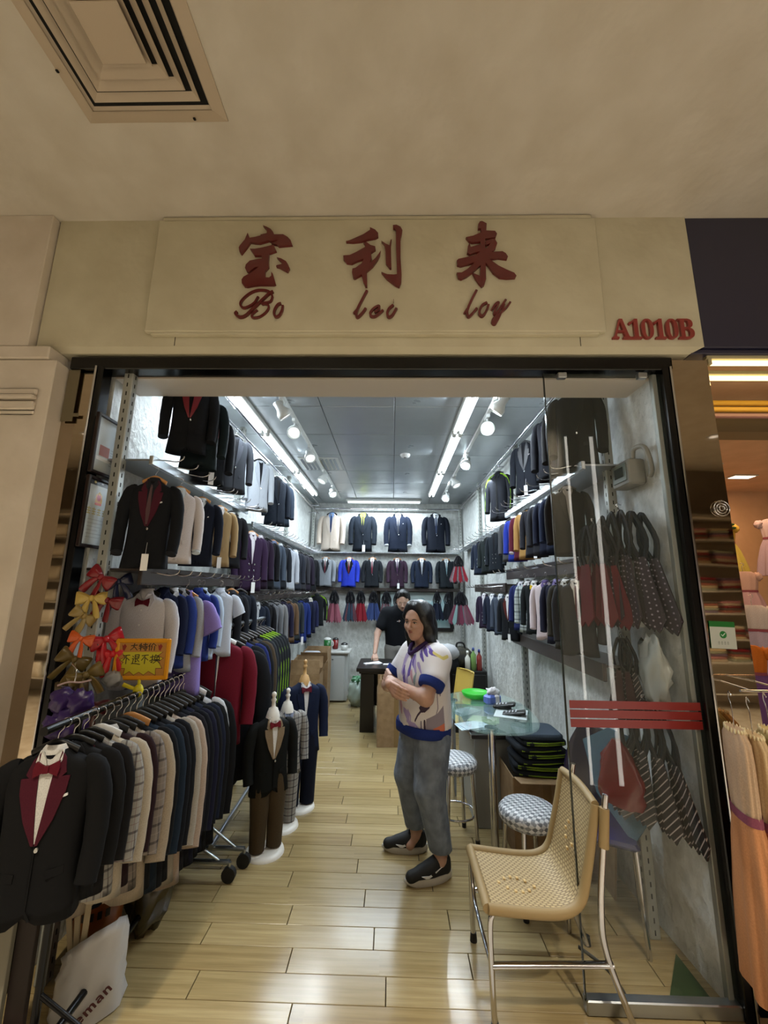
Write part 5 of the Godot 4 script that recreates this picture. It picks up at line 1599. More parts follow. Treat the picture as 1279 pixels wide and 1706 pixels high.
func table_group() -> void:
	var t := thing("glass_table", "oval glass-topped table with chrome posts by the right wall", "table", Vector3(0.72, 0, -3.22))
	var gm := glass("table_glass", Color(0.7, 0.9, 0.85), 0.07)
	var st := new_st()
	var top := []
	for q in [[0.758, 0.985], [0.755, 1.0], [0.746, 1.0], [0.743, 0.985]]:
		var r := PackedVector3Array()
		for j in 40:
			var a := TAU * j / 40
			r.append(Vector3(0.31 * q[1] * signf(cos(a)) * pow(absf(cos(a)), 0.8), q[0], 0.53 * q[1] * signf(sin(a)) * pow(absf(sin(a)), 0.8)))
		top.append(r)
	loft(st, top)
	obj("glass_top", st, gm, t)
	st = new_st()
	loft(st, [ring_at(Vector3(0, 0.755, 0), Vector3.RIGHT, Vector3.BACK, 0.312, 0.532, 40), ring_at(Vector3(0, 0.747, 0), Vector3.RIGHT, Vector3.BACK, 0.312, 0.532, 40)], false, false)
	for q in [[-0.06, 0.36], [0.27, -0.2], [-0.22, -0.3]]:
		st = new_st()
		tube(st, [Vector3(q[0], 0.742, q[1]), Vector3(q[0], 0.0, q[1])], 0.024, 16)
		obj("post", st, chrome(), t)
		st = new_st()
		lathe(st, [Vector2(0.045, 0.743), Vector2(0.045, 0.735), Vector2(0.02, 0.73)], 18, Vector3(q[0], 0, q[1]))
		obj("flange", st, chrome(), t)
	var lc := thing("display_counter", "grey low counter with a dark top edge under the glass table", "counter", Vector3(0.75, 0, -3.5), 0)
	box_obj("carcass", Vector3(0.03, 0.29, 0), Vector3(0.36, 0.58, 0.7), mat("counter_grey", Color(0.52, 0.52, 0.5), 0.5), lc, 0.004)
	box_obj("counter_top", Vector3(0.02, 0.605, 0.02), Vector3(0.4, 0.03, 0.78), mat("counter_brown", Color(0.1, 0.07, 0.06), 0.3), lc, 0.004)
	box_obj("metal_edge", Vector3(-0.182, 0.605, 0.02), Vector3(0.006, 0.032, 0.78), steel(), lc)
	for q in [["white order sheets under the glass table top", 0.6, -3.25, 0.2, Color(0.75, 0.82, 0.86)], ["pale green price list under the glass table top", 0.72, -3.4, -0.5, Color(0.62, 0.7, 0.52)], ["grey printed catalogue under the glass table top", 0.62, -3.6, 0.5, Color(0.5, 0.55, 0.58)]]:
		var p := thing("paper_stack", q[0], "paper", Vector3(q[1], 0.62, q[2]), rad_to_deg(q[3]), "papers under the glass")
		for k in 3:
			box_obj("page", Vector3(0.01 * k, 0.004 + 0.005 * k, 0), Vector3(0.21, 0.004, 0.15), mat("page_" + str(q[1]) + str(q[2]), q[4], 0.7), p, 0.001, Basis(Vector3.UP, 0.12 * k))
	var bt := thing("basin_lid", "bright green round plastic basin standing on the glass table", "basin", Vector3(0.7, 0.757, -3.55))
	st = new_st()
	lathe(st, [Vector2(0.0, 0.03), Vector2(0.09, 0.032), Vector2(0.11, 0.044), Vector2(0.115, 0.042), Vector2(0.105, 0.012), Vector2(0.09, 0.0), Vector2(0, 0)], 28)
	obj("basin", st, mat("lime_plastic", Color(0.1, 0.62, 0.08), 0.35), bt)
	var tb := thing("tissue_pack", "blue and white tissue pack with tissue sticking out", "tissues", Vector3(0.79, 0.757, -3.36), 25)
	box_obj("pack", Vector3(0, 0.035, 0), Vector3(0.13, 0.07, 0.08), mat("tissue_blue", Color(0.32, 0.4, 0.68), 0.35), tb, 0.015)
	box_obj("label_band", Vector3(0.02, 0.036, 0.0), Vector3(0.06, 0.072, 0.083), pap_white(), tb, 0.012)
	st = new_st()
	lump(st, Vector3(0.01, 0.085, 0), Vector3(0.05, 0.035, 0.03), 33, 0.5)
	obj("tissue", st, pap_white(), tb)
	for q in [["upper black calculator with pale keys on the glass table", 0.84, -3.2, 0.79], ["lower black calculator with pale keys on a white tray", 0.87, -3.06, 0.775]]:
		var c := thing("calculator", q[0], "calculator", Vector3(q[1], q[3], q[2]), -20, "calculators")
		var tilt := Basis(Vector3.BACK, 0.18)
		box_obj("case", Vector3.ZERO, Vector3(0.16, 0.022, 0.075), mat("plastic_black", Color(0.03, 0.03, 0.03), 0.3), c, 0.006, tilt)
		for i in 4:
			for j in 3:
				box_obj("key", tilt * Vector3(-0.05 + i * 0.022, 0.013, -0.02 + j * 0.02), Vector3(0.014, 0.006, 0.012), mat("key_grey", Color(0.55, 0.56, 0.58), 0.5), c, 0.002, tilt)
		box_obj("stand", Vector3(0, -0.016 - (q[3] - 0.775) * 0.0, 0), Vector3(0.1, 0.014, 0.06), mat("plastic_black", Color.WHITE), c, 0.003)
	var tray := thing("glass_tray", "pale plastic tray under the calculators", "tray", Vector3(0.86, 0.757, -3.1), -20)
	box_obj("tray", Vector3(0, 0.004, 0), Vector3(0.22, 0.006, 0.24), mat("tray_white", Color(0.72, 0.76, 0.76), 0.3), tray, 0.002)
	# stools
	var dia := diamond_tex()
	for q in [["grey and white diamond-patterned stool tucked behind the woman's legs", 0.445, -3.04, 0.5, 0.15], ["grey and white diamond-patterned stool behind the rattan chair", 0.765, -2.5, 0.46, 0.16]]:
		var s := thing("round_stool", q[0], "stool", Vector3(q[1], 0, q[2]), 15, "round stools")
		st = new_st()
		var r: float = q[4]
		lathe(st, [Vector2(0.0, q[3]), Vector2(r * 0.6, q[3] - 0.001), Vector2(r * 0.88, q[3] - 0.008), Vector2(r, q[3] - 0.03), Vector2(r * 0.99, q[3] - 0.06), Vector2(r * 0.93, q[3] - 0.075), Vector2(0, q[3] - 0.075)], 32)
		obj("seat", st, dia, s)
		for k in 4:
			var a := PI / 4 + k * PI / 2
			var d := Vector3(cos(a), 0, sin(a))
			st = new_st()
			tube(st, [d * r * 0.78 + Vector3(0, q[3] - 0.075, 0), d * r * 0.98 + Vector3(0, 0.012, 0)], 0.0125, 10)
			var leg := obj("leg", st, chrome(), s)
			st = new_st()
			tube(st, [d * r * 0.975 + Vector3(0, 0.03, 0), d * r * 0.985], 0.015, 10)
			obj("foot_cap", st, mat("rubber_black", Color(0.03, 0.03, 0.03), 0.6), leg)
		st = new_st()
		var rp := []
		for j in 17:
			var a := TAU * j / 16
			rp.append(Vector3(cos(a) * r * 0.86, 0.16, sin(a) * r * 0.86))
		tube(st, rp, 0.007, 8)
		obj("foot_ring", st, chrome(), s)
	carton("brown carton under the folded tracksuits by the right wall", Vector3(0.99, 0, -3.0), Vector3(0.42, 0.46, 0.34), 0, [1.4, null, null, null])
	for k in 7:
		var f := thing("folded_jacket", "folded black jacket with lime stripes, %s from the bottom of the pile" % ORD[k], "jacket", Vector3(0.97 + rng.randf_range(-0.02, 0.02), 0.467 + k * 0.036, -2.93), rng.randf_range(-10, 10), "folded tracksuits in a pile")
		st = new_st()
		var w := 0.36 - 0.012 * k
		loft(st, [super_ring(0.036, w * 0.92 / 2, 0.12), super_ring(0.027, w / 2, 0.135), super_ring(0.008, w / 2, 0.135), super_ring(0.0, w * 0.9 / 2, 0.12)])
		obj("fold", st, cloth("1c2026") if k < 6 else cloth("39434e"), f)
		if k < 6:
			for e in (2 if k % 2 else 1):
				st = new_st()
				tube(st, curve_pts([Vector3(-w * 0.42, 0.014 + e * 0.012, 0.124), Vector3(0, 0.012 + e * 0.012, 0.137), Vector3(w * 0.4, 0.016 + e * 0.01, 0.126)], 3), 0.0045, 6)
				obj("lime_stripe", st, cloth("7c982c", 0.6), f)
	# yellow chair behind the woman
	var yc := thing("yellow_chair", "pale yellow plastic chair with steel frame behind the woman", "chair", Vector3(0.52, 0, -4.1), -70)
	st = new_st()
	var rings := []
	for k in 6:
		var h := 0.5 + k * 0.07
		var rr := PackedVector3Array()
		for j in 9:
			var a := lerpf(-0.9, 0.9, j / 8.0)
			rr.append(Vector3(sin(a) * 0.2, h, -0.2 + (1 - cos(a)) * 0.12 - k * 0.012))
		for j in range(8, -1, -1):
			var a := lerpf(-0.9, 0.9, j / 8.0)
			rr.append(Vector3(sin(a) * 0.205, h, -0.212 + (1 - cos(a)) * 0.12 - k * 0.012))
		rings.append(rr)
	loft(st, rings)
	obj("backrest", st, mat("yellow_plastic", Color(0.72, 0.62, 0.3), 0.35), yc)
	box_obj("seat", Vector3(0, 0.44, 0), Vector3(0.4, 0.025, 0.38), mat("yellow_plastic", Color.WHITE), yc, 0.01)
	for q in [[-0.17, -0.17], [0.17, -0.17], [-0.17, 0.17], [0.17, 0.17]]:
		st = new_st()
		tube(st, [Vector3(q[0], 0.43, q[1]), Vector3(q[0] * 1.15, 0.0, q[1] * 1.1)], 0.011, 8)
		obj("leg", st, chrome(), yc)

func super_ring(y: float, a: float, b: float) -> PackedVector3Array:
	var r := PackedVector3Array()
	for j in 24:
		var t := TAU * j / 24
		r.append(Vector3(a * signf(cos(t)) * pow(absf(cos(t)), 0.35), y, b * signf(sin(t)) * pow(absf(sin(t)), 0.35)))
	return r

func pap_white() -> StandardMaterial3D:
	return mat("white_paper", Color(0.82, 0.81, 0.82), 0.7)

func diamond_tex() -> StandardMaterial3D:
	if mats.has("diamond_vinyl"):
		return mats["diamond_vinyl"]
	var im := Image.create(128, 128, false, Image.FORMAT_RGB8)
	for y in 128:
		for x in 128:
			var u := int(floor(x / 16.0 + y / 12.8))
			var v := int(floor(x / 16.0 - y / 12.8 + 16.0))
			var c: Color = [Color(0.38, 0.39, 0.41), Color(0.5, 0.51, 0.53)][u % 2] if (u + v) % 2 else [Color(0.84, 0.84, 0.85), Color(0.76, 0.77, 0.78)][u % 2]
			im.set_pixel(x, y, c)
	return patterned("diamond_vinyl", im, 4.2, 0.45)

func chair_group() -> void:
	# rattan chair with chrome frame, facing left
	var t := thing("rattan_chair", "woven rattan chair with a chrome frame beside the glass door", "chair", Vector3(0.6, 0, -2.03), 0)
	var rat := mat("rattan", Color(0.58, 0.49, 0.33), 0.6)
	var weave_im := Image.create(64, 64, false, Image.FORMAT_RGB8)
	for y in 64:
		for x in 64:
			var ph := (y / 8) % 2
			var wv := absf(fmod(float(x) + ph * 8.0, 16.0) - 8.0) / 8.0
			var c := Color(0.74, 0.65, 0.47).lerp(Color(0.5, 0.4, 0.25), wv * 0.6)
			if y % 8 == 0 or (x + ph * 8) % 16 == 0:
				c = Color(0.26, 0.19, 0.11)
			weave_im.set_pixel(x, y, c)
	var wm := patterned("rattan_weave", weave_im, 11.0, 0.6)
	# seat and back one woven sheet; u 0..1 across (far to near), path from front edge of the seat to the top of the back
	var path := [Vector2(-0.215, 0.405), Vector2(-0.1, 0.39), Vector2(0.04, 0.378), Vector2(0.12, 0.385), Vector2(0.17, 0.42), Vector2(0.2, 0.5), Vector2(0.235, 0.62), Vector2(0.265, 0.74)]
	var ctrl := []
	for p in path:
		ctrl.append(Vector3(p.x, p.y, 0))
	var fine := curve_pts(ctrl, 4)
	var st := new_st()
	var rings := []
	for i in fine.size():
		var p: Vector3 = fine[i]
		var f := float(i) / (fine.size() - 1)
		var z0 := -0.17 - 0.04 * f
		var z1 := 0.2 - 0.08 * f
		var r := PackedVector3Array()
		var nrm := Vector3(0, 1, 0).lerp(Vector3(-1, 0.2, 0), smoothstep(0.45, 0.65, f)).normalized() * 0.006
		for j in 9:
			var u := j / 8.0
			r.append(p + Vector3(0, 0, lerpf(z0, z1, u)) + nrm * (1.0 - 3.0 * sin(PI * u) * 0.5))
		for j in range(8, -1, -1):
			var u := j / 8.0
			r.append(p + Vector3(0, 0, lerpf(z0, z1, u)) - nrm * (1.0 + 3.0 * sin(PI * u) * 0.5))
		rings.append(r)
	loft(st, rings)
	var sheet_o := obj("woven_seat", st, wm, t)
	# raised diamond marks in the weave
	st = new_st()
	for q in [[0.0, 0.0], [0.03, 0.02], [0.03, -0.02], [0.06, 0.03], [0.06, -0.03], [0.09, 0.03], [0.09, -0.03], [0.12, 0.02], [0.12, -0.02], [0.15, 0.0]]:
		cbox(st, Vector3(-0.13 + q[0], 0.392 - q[0] * 0.08, 0.03 + q[1] * 1.4), Vector3(0.012, 0.006, 0.016), 0.002)
	for q in [[0.5, 0.0], [0.53, 0.022], [0.53, -0.022], [0.56, 0.032], [0.56, -0.032], [0.59, 0.022], [0.59, -0.022], [0.62, 0.0]]:
		cbox(st, Vector3(0.19 + (q[0] - 0.5) * 0.29, q[0], q[1] * 1.4 - 0.02), Vector3(0.008, 0.014, 0.014), 0.002)
	obj("woven_diamond", st, mat("rattan_dark", Color(0.78, 0.66, 0.44), 0.6), t)
	# rolled rattan rim
	for s in [0, 1]:
		st = new_st()
		var rim := []
		for i in fine.size():
			var f := float(i) / (fine.size() - 1)
			rim.append(fine[i] + Vector3(0, 0, (-0.17 - 0.04 * f) if s == 0 else (0.2 - 0.08 * f)))
		tube(st, rim, 0.019, 10)
		obj("side_roll", st, rat, t)
	st = new_st()
	tube(st, [Vector3(-0.215, 0.405, -0.17), Vector3(-0.215, 0.405, 0.2)], 0.019, 10)
	obj("front_roll", st, rat, t)
	st = new_st()
	tube(st, curve_pts([Vector3(0.265, 0.74, -0.21), Vector3(0.275, 0.75, -0.05), Vector3(0.265, 0.74, 0.12)], 4), 0.017, 10)
	obj("top_roll", st, rat, t)
	for z in [-0.19, 0.17]:
		st = new_st()
		tube(st, curve_pts([Vector3(-0.2, 0.0, z * 1.12), Vector3(-0.205, 0.2, z * 1.1), Vector3(-0.2, 0.36, z * 1.05), Vector3(-0.15, 0.385, z)], 5), 0.0115, 10)
		obj("front_leg", st, chrome(), t)
		st = new_st()
		tube(st, curve_pts([Vector3(0.33, 0.0, z * 1.1), Vector3(0.24, 0.25, z * 1.05), Vector3(0.235, 0.4, z), Vector3(0.27, 0.6, z * 0.9), Vector3(0.3, 0.79, z * 0.85)], 5), 0.0125, 10)
		obj("rear_leg", st, chrome(), t)
		st = new_st()
		tube(st, [Vector3(0.272, 0.6, z * 0.9), Vector3(0.29, 0.74, z * 0.86)], 0.02, 10)
		obj("rattan_wrap", st, rat, t)
		st = new_st()
		tube(st, [Vector3(-0.203, 0.21, z * 1.1), Vector3(0.26, 0.22, z * 1.05)], 0.01, 8, 1.4)
		obj("stretcher", st, chrome(), t)
		for x in [-0.2, 0.33]:
			st = new_st()
			tube(st, [Vector3(x, 0.035, z * 1.12), Vector3(x, 0.0, z * 1.12)], [0.014, 0.017], 10)
			obj("foot_cap", st, mat("rubber_black", Color(0.03, 0.03, 0.03), 0.6), t)
	st = new_st()
	tube(st, curve_pts([Vector3(-0.205, 0.35, -0.2), Vector3(-0.21, 0.24, -0.12), Vector3(-0.208, 0.215, 0.0), Vector3(-0.205, 0.21, 0.185)], 4), 0.0085, 8)
	obj("front_stretcher", st, chrome(), t)
	# second chair with a dark blue back
	var b := thing("blue_chair", "chair with a glossy dark blue curved back behind the rattan chair", "chair", Vector3(1.09, 0, -2.38), -25)
	st = new_st()
	rings = []
	for k in 7:
		var f := k / 6.0
		var half := 0.17 * (1.0 - 0.55 * pow(f, 3.0))
		var h := 0.44 + f * 0.41
		var r := PackedVector3Array()
		for j in 9:
			var u := j / 8.0 * 2.0 - 1.0
			r.append(Vector3(u * half, h, -0.17 - f * 0.03 + 0.05 * u * u))
		for j in range(8, -1, -1):
			var u := j / 8.0 * 2.0 - 1.0
			r.append(Vector3(u * half, h, -0.18 - f * 0.03 + 0.05 * u * u))
		rings.append(r)
	loft(st, rings)
	obj("backrest", st, mat("navy_plastic", Color(0.07, 0.05, 0.27), 0.3), b)
	box_obj("seat", Vector3(0, 0.43, 0), Vector3(0.34, 0.03, 0.32), mat("navy_plastic", Color.WHITE), b, 0.012)
	for q in [[-0.15, -0.15], [0.15, -0.15], [-0.15, 0.14], [0.15, 0.14]]:
		st = new_st()
		tube(st, [Vector3(q[0], 0.42, q[1]), Vector3(q[0] * 1.1, 0.0, q[1] * 1.1)], 0.011, 8)
		obj("leg", st, chrome(), b)

# ---------------------------------------------------------------- people
# bones: [a, b, radius a, radius b, (squash along z)]; adds one smooth surface to st
func skin_field(st: SurfaceTool, bones: Array, cell: float, k: float, cuts := [], carve := [], uvc := Vector3(INF, 0, 0)) -> void:
	var lo := Vector3(9, 9, 9)
	var hi := -lo
	for b in bones:
		var m: float = maxf(b[2], b[3]) + cell * 2.0
		for e in 2:
			lo = lo.min(b[e] - Vector3(m, m, m))
			hi = hi.max(b[e] + Vector3(m, m, m))
	var nx := int((hi.x - lo.x) / cell) + 2
	var ny := int((hi.y - lo.y) / cell) + 2
	var nz := int((hi.z - lo.z) / cell) + 2
	var v := PackedFloat32Array()
	v.resize(nx * ny * nz)
	v.fill(1.0)
	for pass_ in 2:
		for b in (bones if pass_ == 0 else carve):
			var a: Vector3 = b[0]
			var ab: Vector3 = b[1] - a
			var sq: float = b[4] if b.size() > 4 else 1.0
			ab.z /= sq
			var l2 := maxf(ab.length_squared(), 1e-9)
			var ra: float = b[2]
			var rb: float = b[3]
			var m := maxf(ra, rb) + k + cell * 2.0
			var p0: Vector3 = ((b[0] as Vector3).min(b[1]) - Vector3(m, m, m) - lo) / cell
			var p1: Vector3 = ((b[0] as Vector3).max(b[1]) + Vector3(m, m, m) - lo) / cell
			for z in range(maxi(0, int(p0.z)), mini(nz, int(p1.z) + 2)):
				var pz := (lo.z + z * cell - a.z) / sq
				for y in range(maxi(0, int(p0.y)), mini(ny, int(p1.y) + 2)):
					var py := lo.y + y * cell - a.y
					var row := (z * ny + y) * nx
					for x in range(maxi(0, int(p0.x)), mini(nx, int(p1.x) + 2)):
						var p := Vector3(lo.x + x * cell - a.x, py, pz)
						var t := clampf(p.dot(ab) / l2, 0.0, 1.0)
						var d := ((p - ab * t).length() - lerpf(ra, rb, t)) * minf(1.0, sq)
						var o := v[row + x]
						if pass_ == 0:
							var h := maxf(k - absf(o - d), 0.0) / k
							v[row + x] = minf(o, d) - h * h * k * 0.25
						else:
							d = -d
							var h := maxf(k - absf(o - d), 0.0) / k
							v[row + x] = maxf(o, d) + h * h * k * 0.25
	for c in cuts:
		var n: Vector3 = c[0]
		for z in nz:
			for y in ny:
				var row := (z * ny + y) * nx
				for x in nx:
					var s := n.dot(lo + Vector3(x, y, z) * cell) - float(c[1])
					if s > v[row + x]:
						v[row + x] = s
	# surface nets
	var at := {}
	smooth(st, 1)
	var sx := 1
	var sy := nx
	var sz := nx * ny
	var offs := [0, sx, sy, sx + sy, sz, sx + sz, sy + sz, sx + sy + sz]
	var edges := [[0, 1], [2, 3], [4, 5], [6, 7], [0, 2], [1, 3], [4, 6], [5, 7], [0, 4], [1, 5], [2, 6], [3, 7]]
	for z in nz - 1:
		for y in ny - 1:
			var row := (z * ny + y) * nx
			for x in nx - 1:
				var i := row + x
				var s0 := v[i] < 0.0
				if s0 == (v[i + sx] < 0.0) and s0 == (v[i + sy] < 0.0) and s0 == (v[i + sz] < 0.0) and s0 == (v[i + sx + sy] < 0.0) and s0 == (v[i + sx + sz] < 0.0) and s0 == (v[i + sy + sz] < 0.0) and s0 == (v[i + sx + sy + sz] < 0.0):
					continue
				var sum := Vector3.ZERO
				var n := 0
				for e in edges:
					var va := v[i + offs[e[0]]]
					var vb := v[i + offs[e[1]]]
					if (va < 0.0) != (vb < 0.0):
						var t := va / (va - vb)
						var ca := Vector3(e[0] & 1, (e[0] >> 1) & 1, e[0] >> 2)
						var cb := Vector3(e[1] & 1, (e[1] >> 1) & 1, e[1] >> 2)
						sum += ca.lerp(cb, t)
						n += 1
				at[i] = lo + (Vector3(x, y, z) + sum / n) * cell
	var emit := func(a: Vector3, b: Vector3, c: Vector3) -> void:
		for p in [a, c, b]:
			if uvc.x != INF:
				st.set_uv(Vector2(atan2(p.x - uvc.x, p.z - uvc.z) / PI, 1.0 - (p.y - uvc.y) / 0.55))
			st.add_vertex(p)
	for i in at:
		for ax in 3:
			var s: int = [sx, sy, sz][ax]
			var u: int = [sy, sz, sx][ax]
			var w: int = [sz, sx, sy][ax]
			var fa := v[i] < 0.0
			if fa == (v[i + s] < 0.0):
				continue
			if not (at.has(i - u) and at.has(i - w) and at.has(i - u - w)):
				continue
			var q := [at[i], at[i - u], at[i - u - w], at[i - w]]
			if fa:
				emit.call(q[0], q[1], q[2])
				emit.call(q[0], q[2], q[3])
			else:
				emit.call(q[0], q[2], q[1])
				emit.call(q[0], q[3], q[2])

func moved(bones: Array, xf: Transform3D) -> Array:
	var r := []
	for b in bones:
		var c: Array = b.duplicate()
		c[0] = xf * (b[0] as Vector3)
		c[1] = xf * (b[1] as Vector3)
		c[2] = b[2] * xf.basis.x.length()
		c[3] = b[3] * xf.basis.x.length()
		r.append(c)
	return r

# a hand: wrist at the origin, fingers along -y, palm facing +z, thumb on +x * side
func hand_bones(side: float, curl: float) -> Array:
	var r := []
	for k in 4:
		var x := (-0.027 + k * 0.018) * side
		r.append([Vector3(x * 0.6, -0.012, 0), Vector3(x, -0.075, 0), 0.014, 0.0115])
		var l: float = [0.056, 0.07, 0.075, 0.066][k]
		var p := Vector3(x, -0.078, 0)
		var ang := 0.25 * curl
		for j in 3:
			ang += [0.35, 0.6, 0.5][j] * curl
			var q: Vector3 = p + Vector3((x * 0.06), -cos(ang), sin(ang)) * l * [0.45, 0.32, 0.26][j]
			r.append([p, q, [0.0088, 0.008, 0.0073][j], [0.008, 0.0073, 0.0062][j]])
			p = q
	var b := Vector3(0.022 * side, -0.02, 0.004)
	r.append([b, b + Vector3(0.022 * side, -0.028, 0.012), 0.0125, 0.01])
	r.append([b + Vector3(0.022 * side, -0.028, 0.012), b + Vector3(0.026 * side, -0.058, 0.02), 0.0095, 0.0075])
	return r

func face_parts(t: Node3D, xf: Transform3D, brow: Color, lip: Color, down: bool) -> void:
	var eyew := mat("eye_white", Color(0.72, 0.7, 0.67), 0.25)
	var iris := mat("eye_iris", Color(0.02, 0.014, 0.01), 0.1)
	for s in [-1, 1]:
		var st := new_st()
		lump(st, Vector3(s * 0.03, 0.003, 0.0785), Vector3(0.0125, 0.005 if not down else 0.002, 0.006), 1, 0.0, 12)
		var e := obj("eye", st, eyew, t, xf)
		st = new_st()
		lump(st, Vector3(s * 0.03 - 0.001, 0.003, 0.0825), Vector3(0.0052, 0.0048 if not down else 0.002, 0.004), 1, 0.0, 12)
		obj("iris", st, iris, e)
		st = new_st()
		tube(st, curve_pts([Vector3(s * 0.014, 0.0215, 0.088), Vector3(s * 0.03, 0.026, 0.087), Vector3(s * 0.048, 0.02, 0.077)], 3), [0.002, 0.0025, 0.0028, 0.0028, 0.0025, 0.002, 0.0012], 6)
		obj("eyebrow", st, mat("brow_hair", brow, 0.8), t, xf)
		st = new_st()
		tube(st, curve_pts([Vector3(s * 0.018, 0.0065, 0.086), Vector3(s * 0.031, 0.0105, 0.0878), Vector3(s * 0.044, 0.005, 0.081)], 3), 0.0016, 6)
		obj("eyelid", st, mat("lash_dark", Color(0.05, 0.03, 0.025), 0.7), t, xf)
	var sl := new_st()
	tube(sl, curve_pts([Vector3(-0.022, -0.051, 0.0835), Vector3(-0.006, -0.047, 0.095), Vector3(0.006, -0.047, 0.095), Vector3(0.022, -0.051, 0.0835)], 3), [0.001, 0.002, 0.0026, 0.0028, 0.0028, 0.0028, 0.0028, 0.0026, 0.002, 0.001], 8)
	tube(sl, curve_pts([Vector3(-0.02, -0.053, 0.0835), Vector3(-0.006, -0.0555, 0.0935), Vector3(0.006, -0.0555, 0.0935), Vector3(0.02, -0.053, 0.0835)], 3), [0.001, 0.002, 0.003, 0.0036, 0.0036, 0.0036, 0.0036, 0.003, 0.002, 0.001], 8)
	obj("lips", sl, mat("lip_" + lip.to_html(false), lip, 0.45), t, xf)

# head bones: origin at eye height in the middle of the skull, face to +z
func head_bones() -> Array:
	return [[Vector3(0, 0.035, -0.012), Vector3(0, 0.03, -0.03), 0.084, 0.084], [Vector3(0, 0.03, 0.01), Vector3(0, -0.01, 0.02), 0.074, 0.068], [Vector3(0, -0.03, 0.03), Vector3(0, -0.065, 0.045), 0.055, 0.04], [Vector3(-0.03, -0.03, 0.035), Vector3(-0.022, -0.07, 0.035), 0.034, 0.024], [Vector3(0.03, -0.03, 0.035), Vector3(0.022, -0.07, 0.035), 0.034, 0.024], [Vector3(0, -0.088, 0.06), Vector3(0, -0.086, 0.05), 0.02, 0.024], [Vector3(-0.035, -0.02, 0.058), Vector3(-0.03, -0.03, 0.056), 0.026, 0.024], [Vector3(0.035, -0.02, 0.058), Vector3(0.03, -0.03, 0.056), 0.026, 0.024], [Vector3(-0.03, 0.02, 0.072), Vector3(0.03, 0.02, 0.072), 0.014, 0.014], [Vector3(0, -0.05, 0.07), Vector3(0, -0.055, 0.068), 0.02, 0.018]]

func nose_ears() -> Array:
	return [[Vector3(0, 0.008, 0.086), Vector3(0, -0.026, 0.104), 0.0075, 0.011], [Vector3(-0.011, -0.03, 0.094), Vector3(-0.009, -0.03, 0.094), 0.0085, 0.0085], [Vector3(0.011, -0.03, 0.094), Vector3(0.009, -0.03, 0.094), 0.0085, 0.0085], [Vector3(-0.079, 0.005, -0.012), Vector3(-0.076, -0.025, -0.006), 0.013, 0.009], [Vector3(0.079, 0.005, -0.012), Vector3(0.076, -0.025, -0.006), 0.013, 0.009]]

func skin_mat(key: String, c: Color) -> StandardMaterial3D:
	var m := mat(key, c, 0.5)
	m.subsurf_scatter_enabled = true
	m.subsurf_scatter_strength = 0.12
	m.albedo_texture = weave_soft()
	m.uv1_triplanar = true
	m.uv1_scale = Vector3(6, 6, 6)
	return m

func weave_soft() -> NoiseTexture2D:
	if not meshes.has("skin_noise"):
		meshes["skin_noise"] = noise_tex(88, 0.03, 128, 3, false, 1, Color(0.9, 0.87, 0.86), Color.WHITE)
	return meshes["skin_noise"]

func people() -> void:
	woman()
	man()

